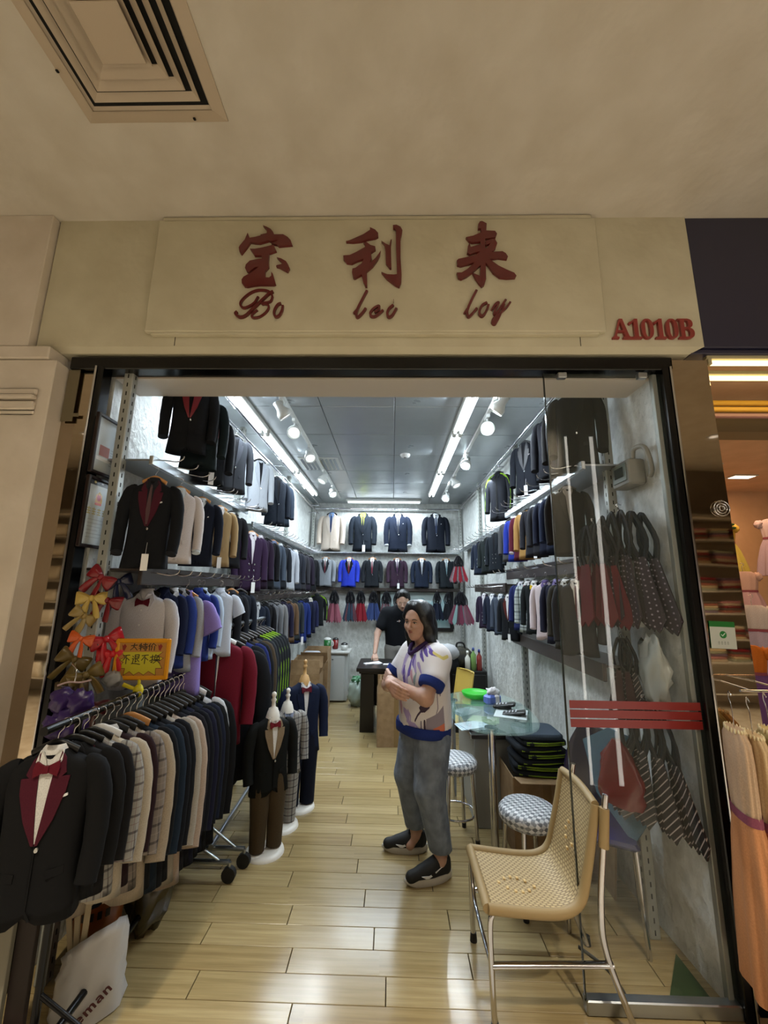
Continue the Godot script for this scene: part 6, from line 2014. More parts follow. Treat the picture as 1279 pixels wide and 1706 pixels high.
func woman() -> void:
	var t := thing("person", "woman with long black hair, crossed arms, printed white top and grey jeans", "person", Vector3(0.215, 0, -2.74), -58)
	var sk := skin_mat("woman_skin", Color(0.72, 0.57, 0.49))
	# local frame: z her front, x her left
	var hxf := Transform3D(Basis(Vector3.UP, deg_to_rad(20)) * Basis(Vector3.RIGHT, deg_to_rad(4)), Vector3(0.0, 1.415, 0.05))
	var st := new_st()
	var body := [
		[Vector3(0, 0.86, 0), Vector3(0, 1.16, -0.005), 0.085, 0.09], [Vector3(-0.09, 1.2, -0.01), Vector3(0.09, 1.2, -0.01), 0.06, 0.06],
		[Vector3(0, 1.2, -0.015), Vector3(0, 1.36, 0.03), 0.06, 0.05],
		[Vector3(0.15, 1.205, 0.0), Vector3(0.2, 1.0, 0.14), 0.05, 0.042], [Vector3(0.2, 1.0, 0.14), Vector3(0.02, 1.05, 0.235), 0.04, 0.031], [Vector3(0.02, 1.05, 0.235), Vector3(-0.06, 1.07, 0.225), 0.029, 0.022],
		[Vector3(-0.15, 1.205, 0.0), Vector3(-0.2, 1.0, 0.15), 0.05, 0.042], [Vector3(-0.2, 1.0, 0.15), Vector3(0.03, 1.06, 0.285), 0.04, 0.028],
		[Vector3(0.085, 0.8, 0), Vector3(0.1, 0.48, 0.02), 0.08, 0.055], [Vector3(0.1, 0.48, 0.02), Vector3(0.12, 0.1, -0.02), 0.05, 0.034], [Vector3(0.12, 0.1, -0.02), Vector3(0.12, 0.05, 0.03), 0.034, 0.03],
		[Vector3(-0.085, 0.8, 0), Vector3(-0.12, 0.48, 0.02), 0.08, 0.055], [Vector3(-0.12, 0.48, 0.02), Vector3(-0.15, 0.1, -0.04), 0.05, 0.034], [Vector3(-0.15, 0.1, -0.04), Vector3(-0.15, 0.05, 0.01), 0.034, 0.03]]
	skin_field(st, body, 0.011, 0.03)
	skin_field(st, moved(head_bones(), hxf), 0.004, 0.022, [], moved([[Vector3(-0.033, 0.004, 0.098), Vector3(-0.029, 0.004, 0.1), 0.014, 0.014], [Vector3(0.033, 0.004, 0.098), Vector3(0.029, 0.004, 0.1), 0.014, 0.014]], hxf))
	skin_field(st, moved(nose_ears(), hxf), 0.003, 0.01)
	# right hand closing on the left arm, left hand tucked
	var wrist := Vector3(0.03, 1.06, 0.285)
	var along := Vector3(0.80, -0.28, -0.10).normalized()
	var into := (Vector3(0.2, 1.0, 0.14) - wrist).cross(along).cross(along).normalized() * -1.0
	var palm := (Vector3(-0.1, -0.15, -0.9) - along * along.dot(Vector3(-0.1, -0.15, -0.9))).normalized()
	var hb := Basis((-along).cross(palm), -along, palm)
	skin_field(st, moved(hand_bones(1.0, 0.62), Transform3D(hb, wrist)), 0.003, 0.006)
	var al2 := Vector3(-0.97, 0.1, -0.2).normalized()
	var pa2 := (Vector3(0, -0.3, -1) - al2 * al2.dot(Vector3(0, -0.3, -1))).normalized()
	skin_field(st, moved(hand_bones(-1.0, 0.5), Transform3D(Basis((-al2).cross(pa2), -al2, pa2), Vector3(-0.06, 1.07, 0.225))), 0.0035, 0.006)
	obj("body", st, sk, t)
	face_parts(t, hxf, Color(0.05, 0.035, 0.03), Color(0.55, 0.33, 0.29), false)
	# hair
	st = new_st()
	var hair := [[Vector3(0, 0.05, -0.02), Vector3(0, 0.045, -0.045), 0.093, 0.09], [Vector3(-0.065, 0.045, -0.015), Vector3(-0.078, -0.08, -0.02), 0.035, 0.032], [Vector3(0.068, 0.05, -0.0), Vector3(0.082, -0.06, -0.002), 0.036, 0.036], [Vector3(0.08, -0.06, -0.01), Vector3(0.085, -0.2, -0.035), 0.038, 0.024], [Vector3(-0.076, -0.08, -0.015), Vector3(-0.07, -0.2, 0.0), 0.032, 0.016], [Vector3(0.03, -0.03, -0.075), Vector3(0.04, -0.2, -0.09), 0.06, 0.042], [Vector3(-0.04, -0.03, -0.075), Vector3(-0.04, -0.19, -0.08), 0.055, 0.036], [Vector3(0.085, -0.15, -0.045), Vector3(0.1, -0.29, -0.05), 0.022, 0.008], [Vector3(0.03, 0.105, 0.03), Vector3(0.07, 0.04, 0.046), 0.032, 0.024], [Vector3(-0.03, 0.105, 0.03), Vector3(-0.07, 0.04, 0.044), 0.032, 0.02], [Vector3(0.074, 0.04, 0.03), Vector3(0.076, -0.09, 0.012), 0.02, 0.016]]
	skin_field(st, moved(hair, hxf), 0.0055, 0.03, [], moved([[Vector3(0, 0.022, 0.11), Vector3(0, -0.1, 0.11), 0.058, 0.066]], hxf))
	var hm := mat("black_hair", Color(0.022, 0.018, 0.018), 0.38)
	hm.normal_enabled = true
	hm.normal_texture = noise_tex(91, 0.04, 256, 3, true, 3.0)
	hm.uv1_triplanar = true
	hm.uv1_scale = Vector3(14, 1.2, 14)
	obj("hair", st, hm, t)
	# printed top
	var im := Image.create(512, 256, false, Image.FORMAT_RGB8)
	im.fill(Color(0.82, 0.80, 0.80))
	var pur := Color(0.36, 0.28, 0.58)
	var lil := Color(0.62, 0.56, 0.74)
	var ink := Color(0.23, 0.17, 0.24)
	var gry := Color(0.52, 0.49, 0.54)
	for q in [[150, 22, 46, 12, 0.5, 0], [175, 12, 40, 10, 0.2, 1], [128, 34, 40, 12, 0.9, 0], [196, 30, 34, 8, 0.3, 0], [110, 16, 34, 12, 1.3, 1], [60, 48, 50, 18, 1.2, 0], [40, 30, 46, 16, 1.6, 1], [84, 66, 44, 12, 1.0, 1], [30, 76, 50, 16, 1.4, 0], [64, 96, 36, 10, 0.8, 2], [92, 104, 30, 9, 2.0, 3], [16, 120, 44, 14, 1.5, 1], [120, 70, 34, 8, 0.7, 1], [460, 60, 60, 18, 1.4, 1], [490, 110, 60, 16, 1.2, 0], [470, 180, 60, 16, 0.6, 2], [24, 200, 60, 12, 0.4, 1], [60, 226, 50, 8, 0.2, 1], [100, 140, 44, 8, 0.3, 1], [172, 126, 40, 9, 2.4, 1]]:
		var pl := PackedVector2Array()
		for k in 14:
			var a := TAU * k / 14.0
			var v := Vector2(cos(a) * q[2] * 0.62, sin(a) * q[3] * 0.95) * (1.0 + 0.22 * sin(a * 3.0 + q[0]))
			pl.append(Vector2(q[0], q[1]) + v.rotated(q[4]))
		fill_poly(im, pl, [pur, lil, Color(0.72, 0.55, 0.6), Color(0.5, 0.58, 0.6)][q[5]])
	stroke(im, [200, 30, 240, 44, 270, 40], 4, Color(0.78, 0.72, 0.42))
	fill_poly(im, PackedVector2Array([Vector2(150, 250), Vector2(160, 205), Vector2(215, 190), Vector2(250, 170), Vector2(262, 250)]), gry)
	fill_poly(im, PackedVector2Array([Vector2(190, 250), Vector2(196, 228), Vector2(256, 216), Vector2(260, 250)]), Color(0.76, 0.42, 0.32))
	fill_poly(im, PackedVector2Array([Vector2(118, 178), Vector2(132, 168), Vector2(150, 172), Vector2(170, 164), Vector2(186, 148), Vector2(190, 158), Vector2(176, 176), Vector2(152, 188), Vector2(130, 190)]), ink)
	stroke(im, [128, 188, 108, 200, 92, 214], 3, ink)
	stroke(im, [80, 158, 104, 152, 128, 156, 146, 148], 4, ink)
	stroke(im, [196, 110, 216, 140, 220, 176, 204, 206], 2, gry)
	stroke(im, [226, 118, 232, 142], 3, gry)
	stroke(im, [130, 216, 134, 246], 5, gry)
	stroke(im, [150, 212, 152, 246], 5, ink)
	stroke(im, [40, 190, 60, 205, 58, 240], 3, lil)
	stroke(im, [30, 220, 90, 224, 120, 236], 3, lil)
	for k in 40:
		stroke(im, [rng.randi_range(260, 510), rng.randi_range(0, 250), rng.randi_range(260, 510), rng.randi_range(0, 250)], 0.0, Color(0.78, 0.74, 0.72))
	var pm := printed("printed_top", im, 0.85)
	st = new_st()
	var top := [[Vector3(-0.06, 0.8, 0.0), Vector3(-0.07, 1.14, 0.01), 0.135, 0.125, 0.95], [Vector3(0.06, 0.8, 0.0), Vector3(0.07, 1.14, 0.01), 0.135, 0.125, 0.95], [Vector3(-0.06, 1.08, 0.06), Vector3(0.06, 1.08, 0.06), 0.085, 0.085], [Vector3(-0.11, 1.195, -0.01), Vector3(0.11, 1.195, -0.01), 0.085, 0.085], [Vector3(0, 1.25, -0.03), Vector3(0, 1.2, 0), 0.08, 0.1], [Vector3(0.13, 1.2, 0.0), Vector3(0.178, 1.105, 0.06), 0.085, 0.073], [Vector3(-0.13, 1.2, 0.0), Vector3(-0.178, 1.105, 0.06), 0.085, 0.073], [Vector3(0.0, 0.82, 0.04), Vector3(0, 0.95, 0.05), 0.12, 0.115]]
	skin_field(st, top, 0.0105, 0.04, [[Vector3(0, -1, 0), -0.80]], [[Vector3(0, 1.33, 0.035), Vector3(0, 1.28, 0.07), 0.055, 0.05], [Vector3(0, 1.27, 0.09), Vector3(0, 1.215, 0.12), 0.035, 0.012]], Vector3(0, 0.76, 0.0))
	obj("printed_top", st, pm, t)
	var blue := cloth("23357c")
	st = new_st()
	loft(st, [super_e(0.812, 0.19, 0.143, 0.017), super_e(0.79, 0.192, 0.146, 0.017), super_e(0.755, 0.19, 0.145, 0.017), super_e(0.752, 0.16, 0.12, 0.017)])
	obj("hem_band", st, blue, t)
	for s in [1, -1]:
		st = new_st()
		var a := Vector3(s * 0.183, 1.088, 0.078)
		var d := (Vector3(s * 0.2, 1.0, 0.14) - Vector3(s * 0.15, 1.205, 0)).normalized()
		tube(st, [a, a + d * 0.035, a + d * 0.045, a + d * 0.047], [0.08, 0.077, 0.073, 0.05], 18)
		obj("sleeve_band", st, blue, t)
	st = new_st()
	tube(st, curve_pts([Vector3(-0.066, 1.3, 0.015), Vector3(-0.045, 1.26, 0.075), Vector3(0.0, 1.222, 0.112), Vector3(0.045, 1.26, 0.075), Vector3(0.066, 1.3, 0.015)], 5), 0.014, 8)
	obj("purple_collar", st, cloth("3c2a58"), t)
	# jeans
	st = new_st()
	var je := [[Vector3(-0.06, 0.78, 0), Vector3(0.06, 0.78, 0), 0.12, 0.12, 0.95], [Vector3(0.08, 0.72, 0.005), Vector3(0.1, 0.47, 0.04), 0.115, 0.093], [Vector3(0.1, 0.47, 0.04), Vector3(0.12, 0.15, -0.02), 0.09, 0.066], [Vector3(-0.08, 0.72, 0.0), Vector3(-0.125, 0.47, 0.035), 0.115, 0.092], [Vector3(-0.125, 0.47, 0.035), Vector3(-0.15, 0.15, -0.035), 0.09, 0.066]]
	skin_field(st, je, 0.0105, 0.025, [[Vector3(0, -1, 0), -0.145]])
	var jm := mat("grey_denim", Color(0.50, 0.54, 0.59), 0.85)
	jm.albedo_texture = noise_tex(77, 0.02, 256, 4, false, 1, Color(0.62, 0.63, 0.66), Color.WHITE)
	jm.normal_enabled = true
	jm.normal_texture = noise_tex(78, 0.012, 256, 4, true, 8.0)
	jm.normal_scale = 0.6
	jm.uv1_triplanar = true
	jm.uv1_scale = Vector3(2.5, 1.6, 2.5)
	obj("jeans", st, jm, t)
	# shoes
	for q in [[0.12, -0.02, 6.0], [-0.15, -0.045, -12.0]]:
		var sh := Node3D.new()
		sh.name = "shoe"
		t.add_child(sh, true)
		sh.position = Vector3(q[0], 0, q[1])
		sh.rotation.y = deg_to_rad(q[2] - 20.0)
		sh.scale = Vector3(1.08, 1.08, 1.08)
		shoe(sh)

func super_e(y: float, a: float, b: float, zc: float) -> PackedVector3Array:
	var r := PackedVector3Array()
	for j in 40:
		var t := TAU * j / 40
		var f := 1.0 + 0.012 * sin(t * 7.0)
		r.append(Vector3(a * f * signf(cos(t)) * pow(absf(cos(t)), 0.85), y, zc + b * f * signf(sin(t)) * pow(absf(sin(t)), 0.85)))
	return r

# heel at the origin, toe to +z
func shoe(p: Node3D) -> void:
	var st := new_st()
	skin_field(st, [[Vector3(0, 0.055, -0.02), Vector3(0, 0.05, 0.06), 0.036, 0.036], [Vector3(0, 0.05, 0.06), Vector3(0.004, 0.038, 0.17), 0.036, 0.03], [Vector3(0, 0.09, -0.02), Vector3(0, 0.085, 0.02), 0.033, 0.034], [Vector3(0, 0.07, 0.05), Vector3(0, 0.052, 0.11), 0.033, 0.028]], 0.007, 0.02, [[Vector3(0, -1, 0), -0.022], [Vector3(0, 1, -0.25).normalized(), 0.113]])
	obj("upper", st, mat("shoe_black", Color(0.02, 0.02, 0.022), 0.7), p)
	st = new_st()
	var rings := []
	for q in [[0.034, 0.97], [0.026, 1.0], [0.01, 1.0], [0.0, 0.9]]:
		var r := PackedVector3Array()
		for j in 28:
			var a := TAU * j / 28
			var zz := 0.073 + 0.135 * cos(a) * (q[1] as float)
			var w := 0.04 * (1.0 - 0.22 * cos(a * 1.0 + 0.6) * 0.4) * (q[1] as float)
			r.append(Vector3(sin(a) * w, q[0] + (0.012 * clampf((-zz) / 0.06, 0, 1) if q[0] > 0.02 else 0.0) + (0.012 * clampf((zz - 0.15) / 0.06, 0, 1) if q[0] < 0.02 else 0.0), zz))
		rings.append(r)
	loft(st, rings)
	obj("sole", st, mat("shoe_sole", Color(0.68, 0.66, 0.62), 0.6), p)
	for s in [1, -1]:
		st = new_st()
		prism(st, poly2([0.125, 0.052, 0.1, 0.038, 0.085, 0.037, 0.055, 0.05, 0.01, 0.078, 0.06, 0.058, 0.085, 0.049, 0.1, 0.05]), -0.0015, 0.0025, Transform3D(Basis(Vector3(0, 0, 1), Vector3(0, 1, 0), Vector3(-1, 0, 0)) if s < 0 else Basis(Vector3(0, 0, 1), Vector3(0, 1, 0), Vector3(1, 0, 0)), Vector3(s * 0.0385, 0, 0)))
		obj("side_logo", st, mat("logo_white", Color(0.85, 0.85, 0.85), 0.5), p)
	for k in 4:
		st = new_st()
		var z := 0.05 + k * 0.022
		tube(st, [Vector3(-0.018, 0.1 - k * 0.0105, z), Vector3(0, 0.106 - k * 0.0105, z + 0.004), Vector3(0.018, 0.1 - k * 0.0105, z)], 0.0028, 6)
		obj("lace", st, mat("lace_black", Color(0.04, 0.04, 0.045), 0.8), p)

func man() -> void:
	var t := thing("person", "man in a black T-shirt bending over the desk, looking down", "person", Vector3(0.09, 0, -5.82), 0)
	var sk := skin_mat("man_skin", Color(0.75, 0.61, 0.53))
	var hxf := Transform3D(Basis(Vector3.UP, deg_to_rad(-4)) * Basis(Vector3.RIGHT, deg_to_rad(24)).scaled(Vector3(1.1, 1.1, 1.1)), Vector3(0.06, 1.468, 0.17))
	var st := new_st()
	var sh_r := Vector3(-0.19, 1.3, 0.06)
	var el_r := Vector3(-0.285, 1.02, 0.13)
	var wr_r := Vector3(-0.31, 0.79, 0.29)
	var bones := [[Vector3(0, 0.9, 0), Vector3(0.02, 1.28, 0.06), 0.09, 0.1], [Vector3(-0.12, 1.3, 0.06), Vector3(0.15, 1.3, 0.06), 0.06, 0.06], [Vector3(0.03, 1.3, 0.08), Vector3(0.055, 1.43, 0.16), 0.06, 0.055], [sh_r, el_r, 0.055, 0.042], [el_r, wr_r, 0.042, 0.029], [Vector3(0.21, 1.3, 0.06), Vector3(0.27, 1.03, 0.1), 0.055, 0.042], [Vector3(0.27, 1.03, 0.1), Vector3(0.2, 0.8, 0.27), 0.042, 0.03], [Vector3(0.2, 0.8, 0.27), Vector3(0.18, 0.75, 0.32), 0.03, 0.028], [Vector3(-0.09, 0.86, -0.02), Vector3(-0.1, 0.48, 0.02), 0.085, 0.055], [Vector3(-0.1, 0.48, 0.02), Vector3(-0.1, 0.08, -0.02), 0.05, 0.036], [Vector3(0.09, 0.86, -0.02), Vector3(0.1, 0.48, 0.02), 0.085, 0.055], [Vector3(0.1, 0.48, 0.02), Vector3(0.1, 0.08, -0.02), 0.05, 0.036]]
	skin_field(st, bones, 0.012, 0.03)
	skin_field(st, moved(head_bones(), hxf), 0.0045, 0.022)
	skin_field(st, moved(nose_ears(), hxf), 0.0035, 0.01)
	var al := Vector3(0.12, -0.5, 0.55).normalized()
	var pa := (Vector3(0.1, -1, -0.3) - al * al.dot(Vector3(0.1, -1, -0.3))).normalized()
	skin_field(st, moved(hand_bones(1.0, 0.7), Transform3D(Basis((-al).cross(pa), -al, pa), wr_r)), 0.0035, 0.006)
	obj("body", st, sk, t)
	face_parts(t, hxf, Color(0.03, 0.025, 0.02), Color(0.45, 0.25, 0.22), true)
	st = new_st()
	skin_field(st, moved([[Vector3(0, 0.05, -0.02), Vector3(0, 0.045, -0.045), 0.092, 0.088], [Vector3(-0.05, 0.1, 0.02), Vector3(0.045, 0.105, 0.03), 0.032, 0.036], [Vector3(-0.07, 0.05, 0.01), Vector3(-0.078, 0.0, -0.01), 0.026, 0.016], [Vector3(0.07, 0.05, 0.01), Vector3(0.078, 0.0, -0.01), 0.026, 0.016], [Vector3(-0.03, 0.12, 0.04), Vector3(-0.055, 0.075, 0.07), 0.022, 0.014], [Vector3(0.03, 0.125, 0.04), Vector3(0.05, 0.075, 0.07), 0.024, 0.014]], hxf), 0.006, 0.02, [], moved([[Vector3(0, 0.03, 0.11), Vector3(0, -0.1, 0.11), 0.066, 0.068]], hxf))
	obj("hair", st, mat("black_hair", Color.WHITE), t)
	st = new_st()
	var shirt := [[Vector3(-0.05, 0.86, -0.01), Vector3(-0.07, 1.24, 0.05), 0.125, 0.125, 0.9], [Vector3(0.07, 0.86, -0.01), Vector3(0.09, 1.24, 0.05), 0.125, 0.125, 0.9], [Vector3(-0.14, 1.3, 0.06), Vector3(0.17, 1.3, 0.06), 0.085, 0.085], [Vector3(0.02, 1.33, 0.06), Vector3(0.035, 1.36, 0.085), 0.095, 0.085], [Vector3(-0.04, 1.3, 0.1), Vector3(0.09, 1.31, 0.11), 0.075, 0.075], [Vector3(-0.17, 1.29, 0.06), Vector3(-0.235, 1.13, 0.1), 0.085, 0.075], [Vector3(0.2, 1.29, 0.06), Vector3(0.25, 1.14, 0.09), 0.085, 0.075]]
	skin_field(st, shirt, 0.0115, 0.04, [[Vector3(0, -1, 0), -0.84]], [[Vector3(0.05, 1.42, 0.14), Vector3(0.06, 1.45, 0.16), 0.04, 0.04]])
	obj("black_shirt", st, cloth("121419"), t)
	st = new_st()
	prism(st, poly2([0.0, 0.0, 0.05, 0.008, 0.05, 0.012, 0.0, 0.005]), 0.0, 0.002, Transform3D(Basis.IDENTITY, Vector3(-0.02, 1.19, 0.168)))
	obj("chest_mark", st, mat("logo_white", Color.WHITE), t)
	st = new_st()
	skin_field(st, [[Vector3(-0.06, 0.84, -0.01), Vector3(0.06, 0.84, -0.01), 0.122, 0.122, 0.95], [Vector3(-0.09, 0.8, 0), Vector3(-0.1, 0.45, 0.02), 0.1, 0.075], [Vector3(-0.1, 0.45, 0.02), Vector3(-0.1, 0.06, 0), 0.075, 0.06], [Vector3(0.09, 0.8, 0), Vector3(0.1, 0.45, 0.02), 0.1, 0.075], [Vector3(0.1, 0.45, 0.02), Vector3(0.1, 0.06, 0), 0.075, 0.06]], 0.013, 0.025, [[Vector3(0, -1, 0), -0.05]])
	obj("trousers", st, cloth("8d8a84"), t)
	for s in [-1, 1]:
		var sh := Node3D.new()
		sh.name = "shoe"
		t.add_child(sh, true)
		sh.position = Vector3(s * 0.1, 0, -0.03)
		shoe(sh)

# ---------------------------------------------------------------- left corner
func satin(h: String) -> StandardMaterial3D:
	var m := mat("satin_" + h, hexc(h), 0.3)
	m.rim_enabled = true
	m.rim = 0.4
	m.rim_tint = 0.7
	return m

func bow(label: String, at: Vector3, sc: float, yaw: float, roll: float, h: String) -> void:
	var t := thing("satin_bow", label, "bow", at, yaw, "satin bows by the left jamb")
	t.rotation.z = deg_to_rad(roll)
	t.scale = Vector3(sc, sc, sc) * 0.78
	var m := satin(h)
	for s in [-1, 1]:
		var st := new_st()
		var rr := []
		for q in [[0.0, 0.008, 0.008], [0.014, 0.016, 0.013], [0.035, 0.027, 0.016], [0.058, 0.033, 0.012], [0.066, 0.03, 0.004]]:
			var ring := PackedVector3Array()
			for j in 16:
				var a := TAU * j / 16
				var f := 1.0 + 0.14 * sin(a * 4.0)
				ring.append(Vector3(s * q[0], sin(a) * q[1] * f, cos(a) * q[2] * f))
			rr.append(ring)
		loft(st, rr)
		obj("loop", st, m, t)
		st = new_st()
		tube(st, curve_pts([Vector3(s * 0.006, -0.005, 0.004), Vector3(s * 0.02, -0.04, 0.01), Vector3(s * 0.03, -0.1, 0.004)], 4), [0.006, 0.008, 0.01, 0.012, 0.014, 0.016, 0.017, 0.018, 0.016], 8, 0.3)
		obj("ribbon_tail", st, m, t)
	var k := new_st()
	lump(k, Vector3(0, 0, 0.008), Vector3(0.013, 0.016, 0.016), 3, 0.1, 12)
	obj("knot", k, m, t)

func left_corner() -> void:
	# certificates on the wall by the jamb
	for q in [["framed licence with a red sticker and grey print high by the left jamb", 2.33, 0.3], ["framed licence with a gold emblem and gold characters by the left jamb", 1.98, 0.34]]:
		var t := thing("framed_certificate", q[0], "certificate", Vector3(-1.502, q[1], -1.965), 90)
		var fr := mat("certificate_frame", Color(0.1, 0.04, 0.04), 0.35)
		var w := 0.17
		var h: float = q[2]
		for e in [[0, h / 2, w + 0.03, 0.016], [0, -h / 2, w + 0.03, 0.016], [-w / 2 - 0.007, 0, 0.016, h], [w / 2 + 0.007, 0, 0.016, h]]:
			box_obj("frame", Vector3(e[0], e[1], 0.004), Vector3(e[2], e[3], 0.02), fr, t, 0.003)
		var im := Image.create(96, 192, false, Image.FORMAT_RGB8)
		im.fill(Color(0.74, 0.77, 0.78))
		if h > 0.32:
			im.fill_rect(Rect2i(0, 0, 96, 18), Color(0.06, 0.06, 0.1))
			stroke(im, [24, 9, 25, 9], 4, Color(0.8, 0.75, 0.5))
			stroke(im, [50, 9, 56, 9], 2, Color(0.7, 0.7, 0.7))
			fill_poly(im, PackedVector2Array([Vector2(32, 66), Vector2(34, 44), Vector2(46, 34), Vector2(58, 44), Vector2(60, 66)]), Color(0.83, 0.58, 0.12))
			stroke(im, [46, 48, 46, 54], 7, Color(0.75, 0.12, 0.08))
			stroke(im, [46, 42, 47, 42], 2, Color(0.95, 0.8, 0.3))
			stroke(im, [36, 70, 56, 70], 3, Color(0.8, 0.3, 0.1))
			var gold := Color(0.66, 0.6, 0.34)
			for k in 4:
				var x := 14 + k * 20
				stroke(im, [x - 6, 86, x + 6, 86], 1, gold)
				stroke(im, [x, 82, x, 100], 1, gold)
				stroke(im, [x - 6, 93, x + 6, 93], 1, gold)
				stroke(im, [x - 6, 100, x + 6, 100], 1, gold)
			for k in 6:
				stroke(im, [16, 116 + k * 10, 80 - (k * 7) % 22, 116 + k * 10], 0.0, Color(0.5, 0.52, 0.54))
		else:
			im.fill_rect(Rect2i(20, 96, 40, 36), Color(0.62, 0.36, 0.3))
			im.fill_rect(Rect2i(12, 136, 56, 12), Color(0.9, 0.9, 0.9))
			for k in 7:
				stroke(im, [64, 100 + k * 9, 86, 100 + k * 9], 0.0, Color(0.4, 0.4, 0.4))
		var pm := printed("certificate_" + str(h), im, 0.3)
		pm.clearcoat_enabled = true
		sheet("print", w, h, pm, t, Transform3D.IDENTITY)
	# cluster of satin bows
	var list := [[-1.41, 1.66, -1.94, 1.3, "7a121c", "dark red shiny bow at the top of the cluster"], [-1.36, 1.64, -1.99, 1.2, "161c3a", "navy bow at the top of the cluster"], [-1.43, 1.56, -1.92, 1.2, "b49a4e", "gold bow below the top dark red one"], [-1.38, 1.55, -1.96, 1.25, "6b1018", "dark red bow below the navy one"], [-1.44, 1.48, -1.9, 1.1, "8a7440", "dull gold bow at the left edge of the cluster"], [-1.36, 1.37, -1.96, 1.35, "a5131f", "bright red bow in the middle of the cluster"], [-1.33, 1.30, -1.98, 1.3, "c01c26", "bright red bow hanging lowest on the right"], [-1.42, 1.38, -1.88, 1.0, "c0521a", "orange bow beside the bright red ones"], [-1.44, 1.29, -1.88, 1.3, "5b4a20", "olive brown bow under the orange one"], [-1.39, 1.22, -1.9, 1.3, "6d5a2c", "olive gold bow low in the cluster"], [-1.43, 1.17, -1.88, 1.2, "40301a", "dark brown bow low on the left"], [-1.37, 1.08, -1.95, 1.2, "4a1216", "dark maroon bow at the bottom of the cluster"]]
	for k in list.size():
		var q: Array = list[k]
		bow(q[5], Vector3(q[0], q[1], q[2]), q[3], 25 + (k * 37) % 50 - 20, (k * 53) % 70 - 35, q[4])
	var bh := thing("bow_hanger", "thin chrome wire stand holding the satin bows", "stand", Vector3(-1.42, 0, -1.99))
	var st := new_st()
	tube(st, [Vector3(0, 0.0, 0), Vector3(0, 1.72, 0)], 0.006, 8)
	obj("pole", st, chrome(), bh)
	for k in 5:
		st = new_st()
		tube(st, [Vector3(0, 1.7 - k * 0.12, 0), Vector3(0.06, 1.71 - k * 0.12, 0.08)], 0.003, 6)
		obj("prong", st, chrome(), bh)
	var hangs := thing("plastic_pouch", "crumpled clear plastic pouch hanging among the bows", "pouch", Vector3(-1.31, 1.19, -1.97))
	st = new_st()
	lump(st, Vector3.ZERO, Vector3(0.04, 0.035, 0.02), 51, 0.4)
	obj("pouch", st, mat("frosted_plastic", Color(0.6, 0.6, 0.6), 0.25), hangs)
	# purple bow ties hung on the rack's front end
	var pb := thing("purple_bow_pack", "pack of purple satin bow ties on a wire hanger by the rack", "bow ties", Vector3(-1.36, 1.2, -1.8), 20)
	st = new_st()
	tube(st, curve_pts([Vector3(-0.06, 0.0, 0), Vector3(-0.02, 0.012, 0), Vector3(0.02, 0.008, 0), Vector3(0.06, 0.016, 0)], 3), 0.004, 6)
	obj("hanger_wire", st, mat("pale_wire", Color(0.7, 0.6, 0.6), 0.3), pb)
	st = new_st()
	tube(st, curve_pts([Vector3(0, 0.01, 0), Vector3(0.0, 0.06, 0), Vector3(-0.03, 0.08, -0.03)], 3), 0.003, 6)
	obj("hook", st, chrome(), pb)
	for q in [[-0.03, -0.06, 0, 0.05], [0.035, -0.07, 0.01, 0.05], [0, -0.13, 0, 0.06], [0.03, -0.17, 0.01, 0.05], [-0.04, -0.16, 0, 0.05]]:
		st = new_st()
		lump(st, Vector3(q[0], q[1], q[2]), Vector3(q[3], q[3] * 0.95, 0.025), int(q[1] * -400), 0.35)
		obj("satin_fold", st, satin("35205c"), pb)
	# price sign clamped to the rack
	var ps := thing("price_sign", "yellow framed handwritten bargain sign clamped to the nearest rack", "sign", Vector3(-1.2, 1.12, -2.0), 8)
	var yel := mat("sign_amber", Color(0.80, 0.54, 0.05), 0.3)
	var lim := mat("clamp_yellow", Color(0.78, 0.72, 0.06), 0.35)
	var w := 0.232
	var h := 0.17
	var c := Vector3(-0.0, 0.155, 0.0)
	for e in [[0, h / 2, w, 0.02], [0, -h / 2, w, 0.02], [-w / 2, 0, 0.02, h + 0.02], [w / 2, 0, 0.02, h + 0.02]]:
		box_obj("frame", c + Vector3(e[0], e[1], 0), Vector3(e[2], e[3], 0.016), yel, ps, 0.005)
	var im := Image.create(280, 210, false, Image.FORMAT_RGB8)
	im.fill(Color(0.66, 0.46, 0.2))
	fill_poly(im, PackedVector2Array([Vector2(22, 62), Vector2(258, 62), Vector2(232, 84), Vector2(264, 100), Vector2(238, 120), Vector2(262, 160), Vector2(226, 160), Vector2(228, 202), Vector2(186, 178), Vector2(160, 200), Vector2(132, 182), Vector2(104, 200), Vector2(78, 178), Vector2(46, 200), Vector2(50, 160), Vector2(14, 158), Vector2(38, 122), Vector2(14, 108), Vector2(44, 92)]), Color(0.72, 0.68, 0.14))
	var dk := Color(0.09, 0.05, 0.02)
	var edge := [22, 62, 44, 92, 14, 108, 38, 122, 14, 158, 50, 160, 46, 200, 78, 178, 104, 200, 132, 182, 160, 200, 186, 178, 228, 202, 226, 160, 262, 160, 238, 120, 264, 100, 232, 84, 258, 62]
	stroke(im, edge, 1.2, Color(0.35, 0.12, 0.05))
	for sx in [26, 232]:
		fill_poly(im, PackedVector2Array([Vector2(sx - 8, 14), Vector2(sx, 24), Vector2(sx + 8, 12), Vector2(sx + 20, 26), Vector2(sx + 10, 54), Vector2(sx, 50)]), Color(0.5, 0.14, 0.1))
	# da te jia
	stroke(im, [72, 24, 106, 20], 2, dk)
	stroke(im, [90, 10, 86, 34, 70, 50], 2, dk)
	stroke(im, [90, 30, 108, 50], 2, dk)
	stroke(im, [122, 16, 118, 28, 136, 24], 2, dk)
	stroke(im, [128, 10, 127, 52], 2, dk)
	stroke(im, [118, 40, 138, 32], 2, dk)
	stroke(im, [140, 18, 164, 16], 2, dk)
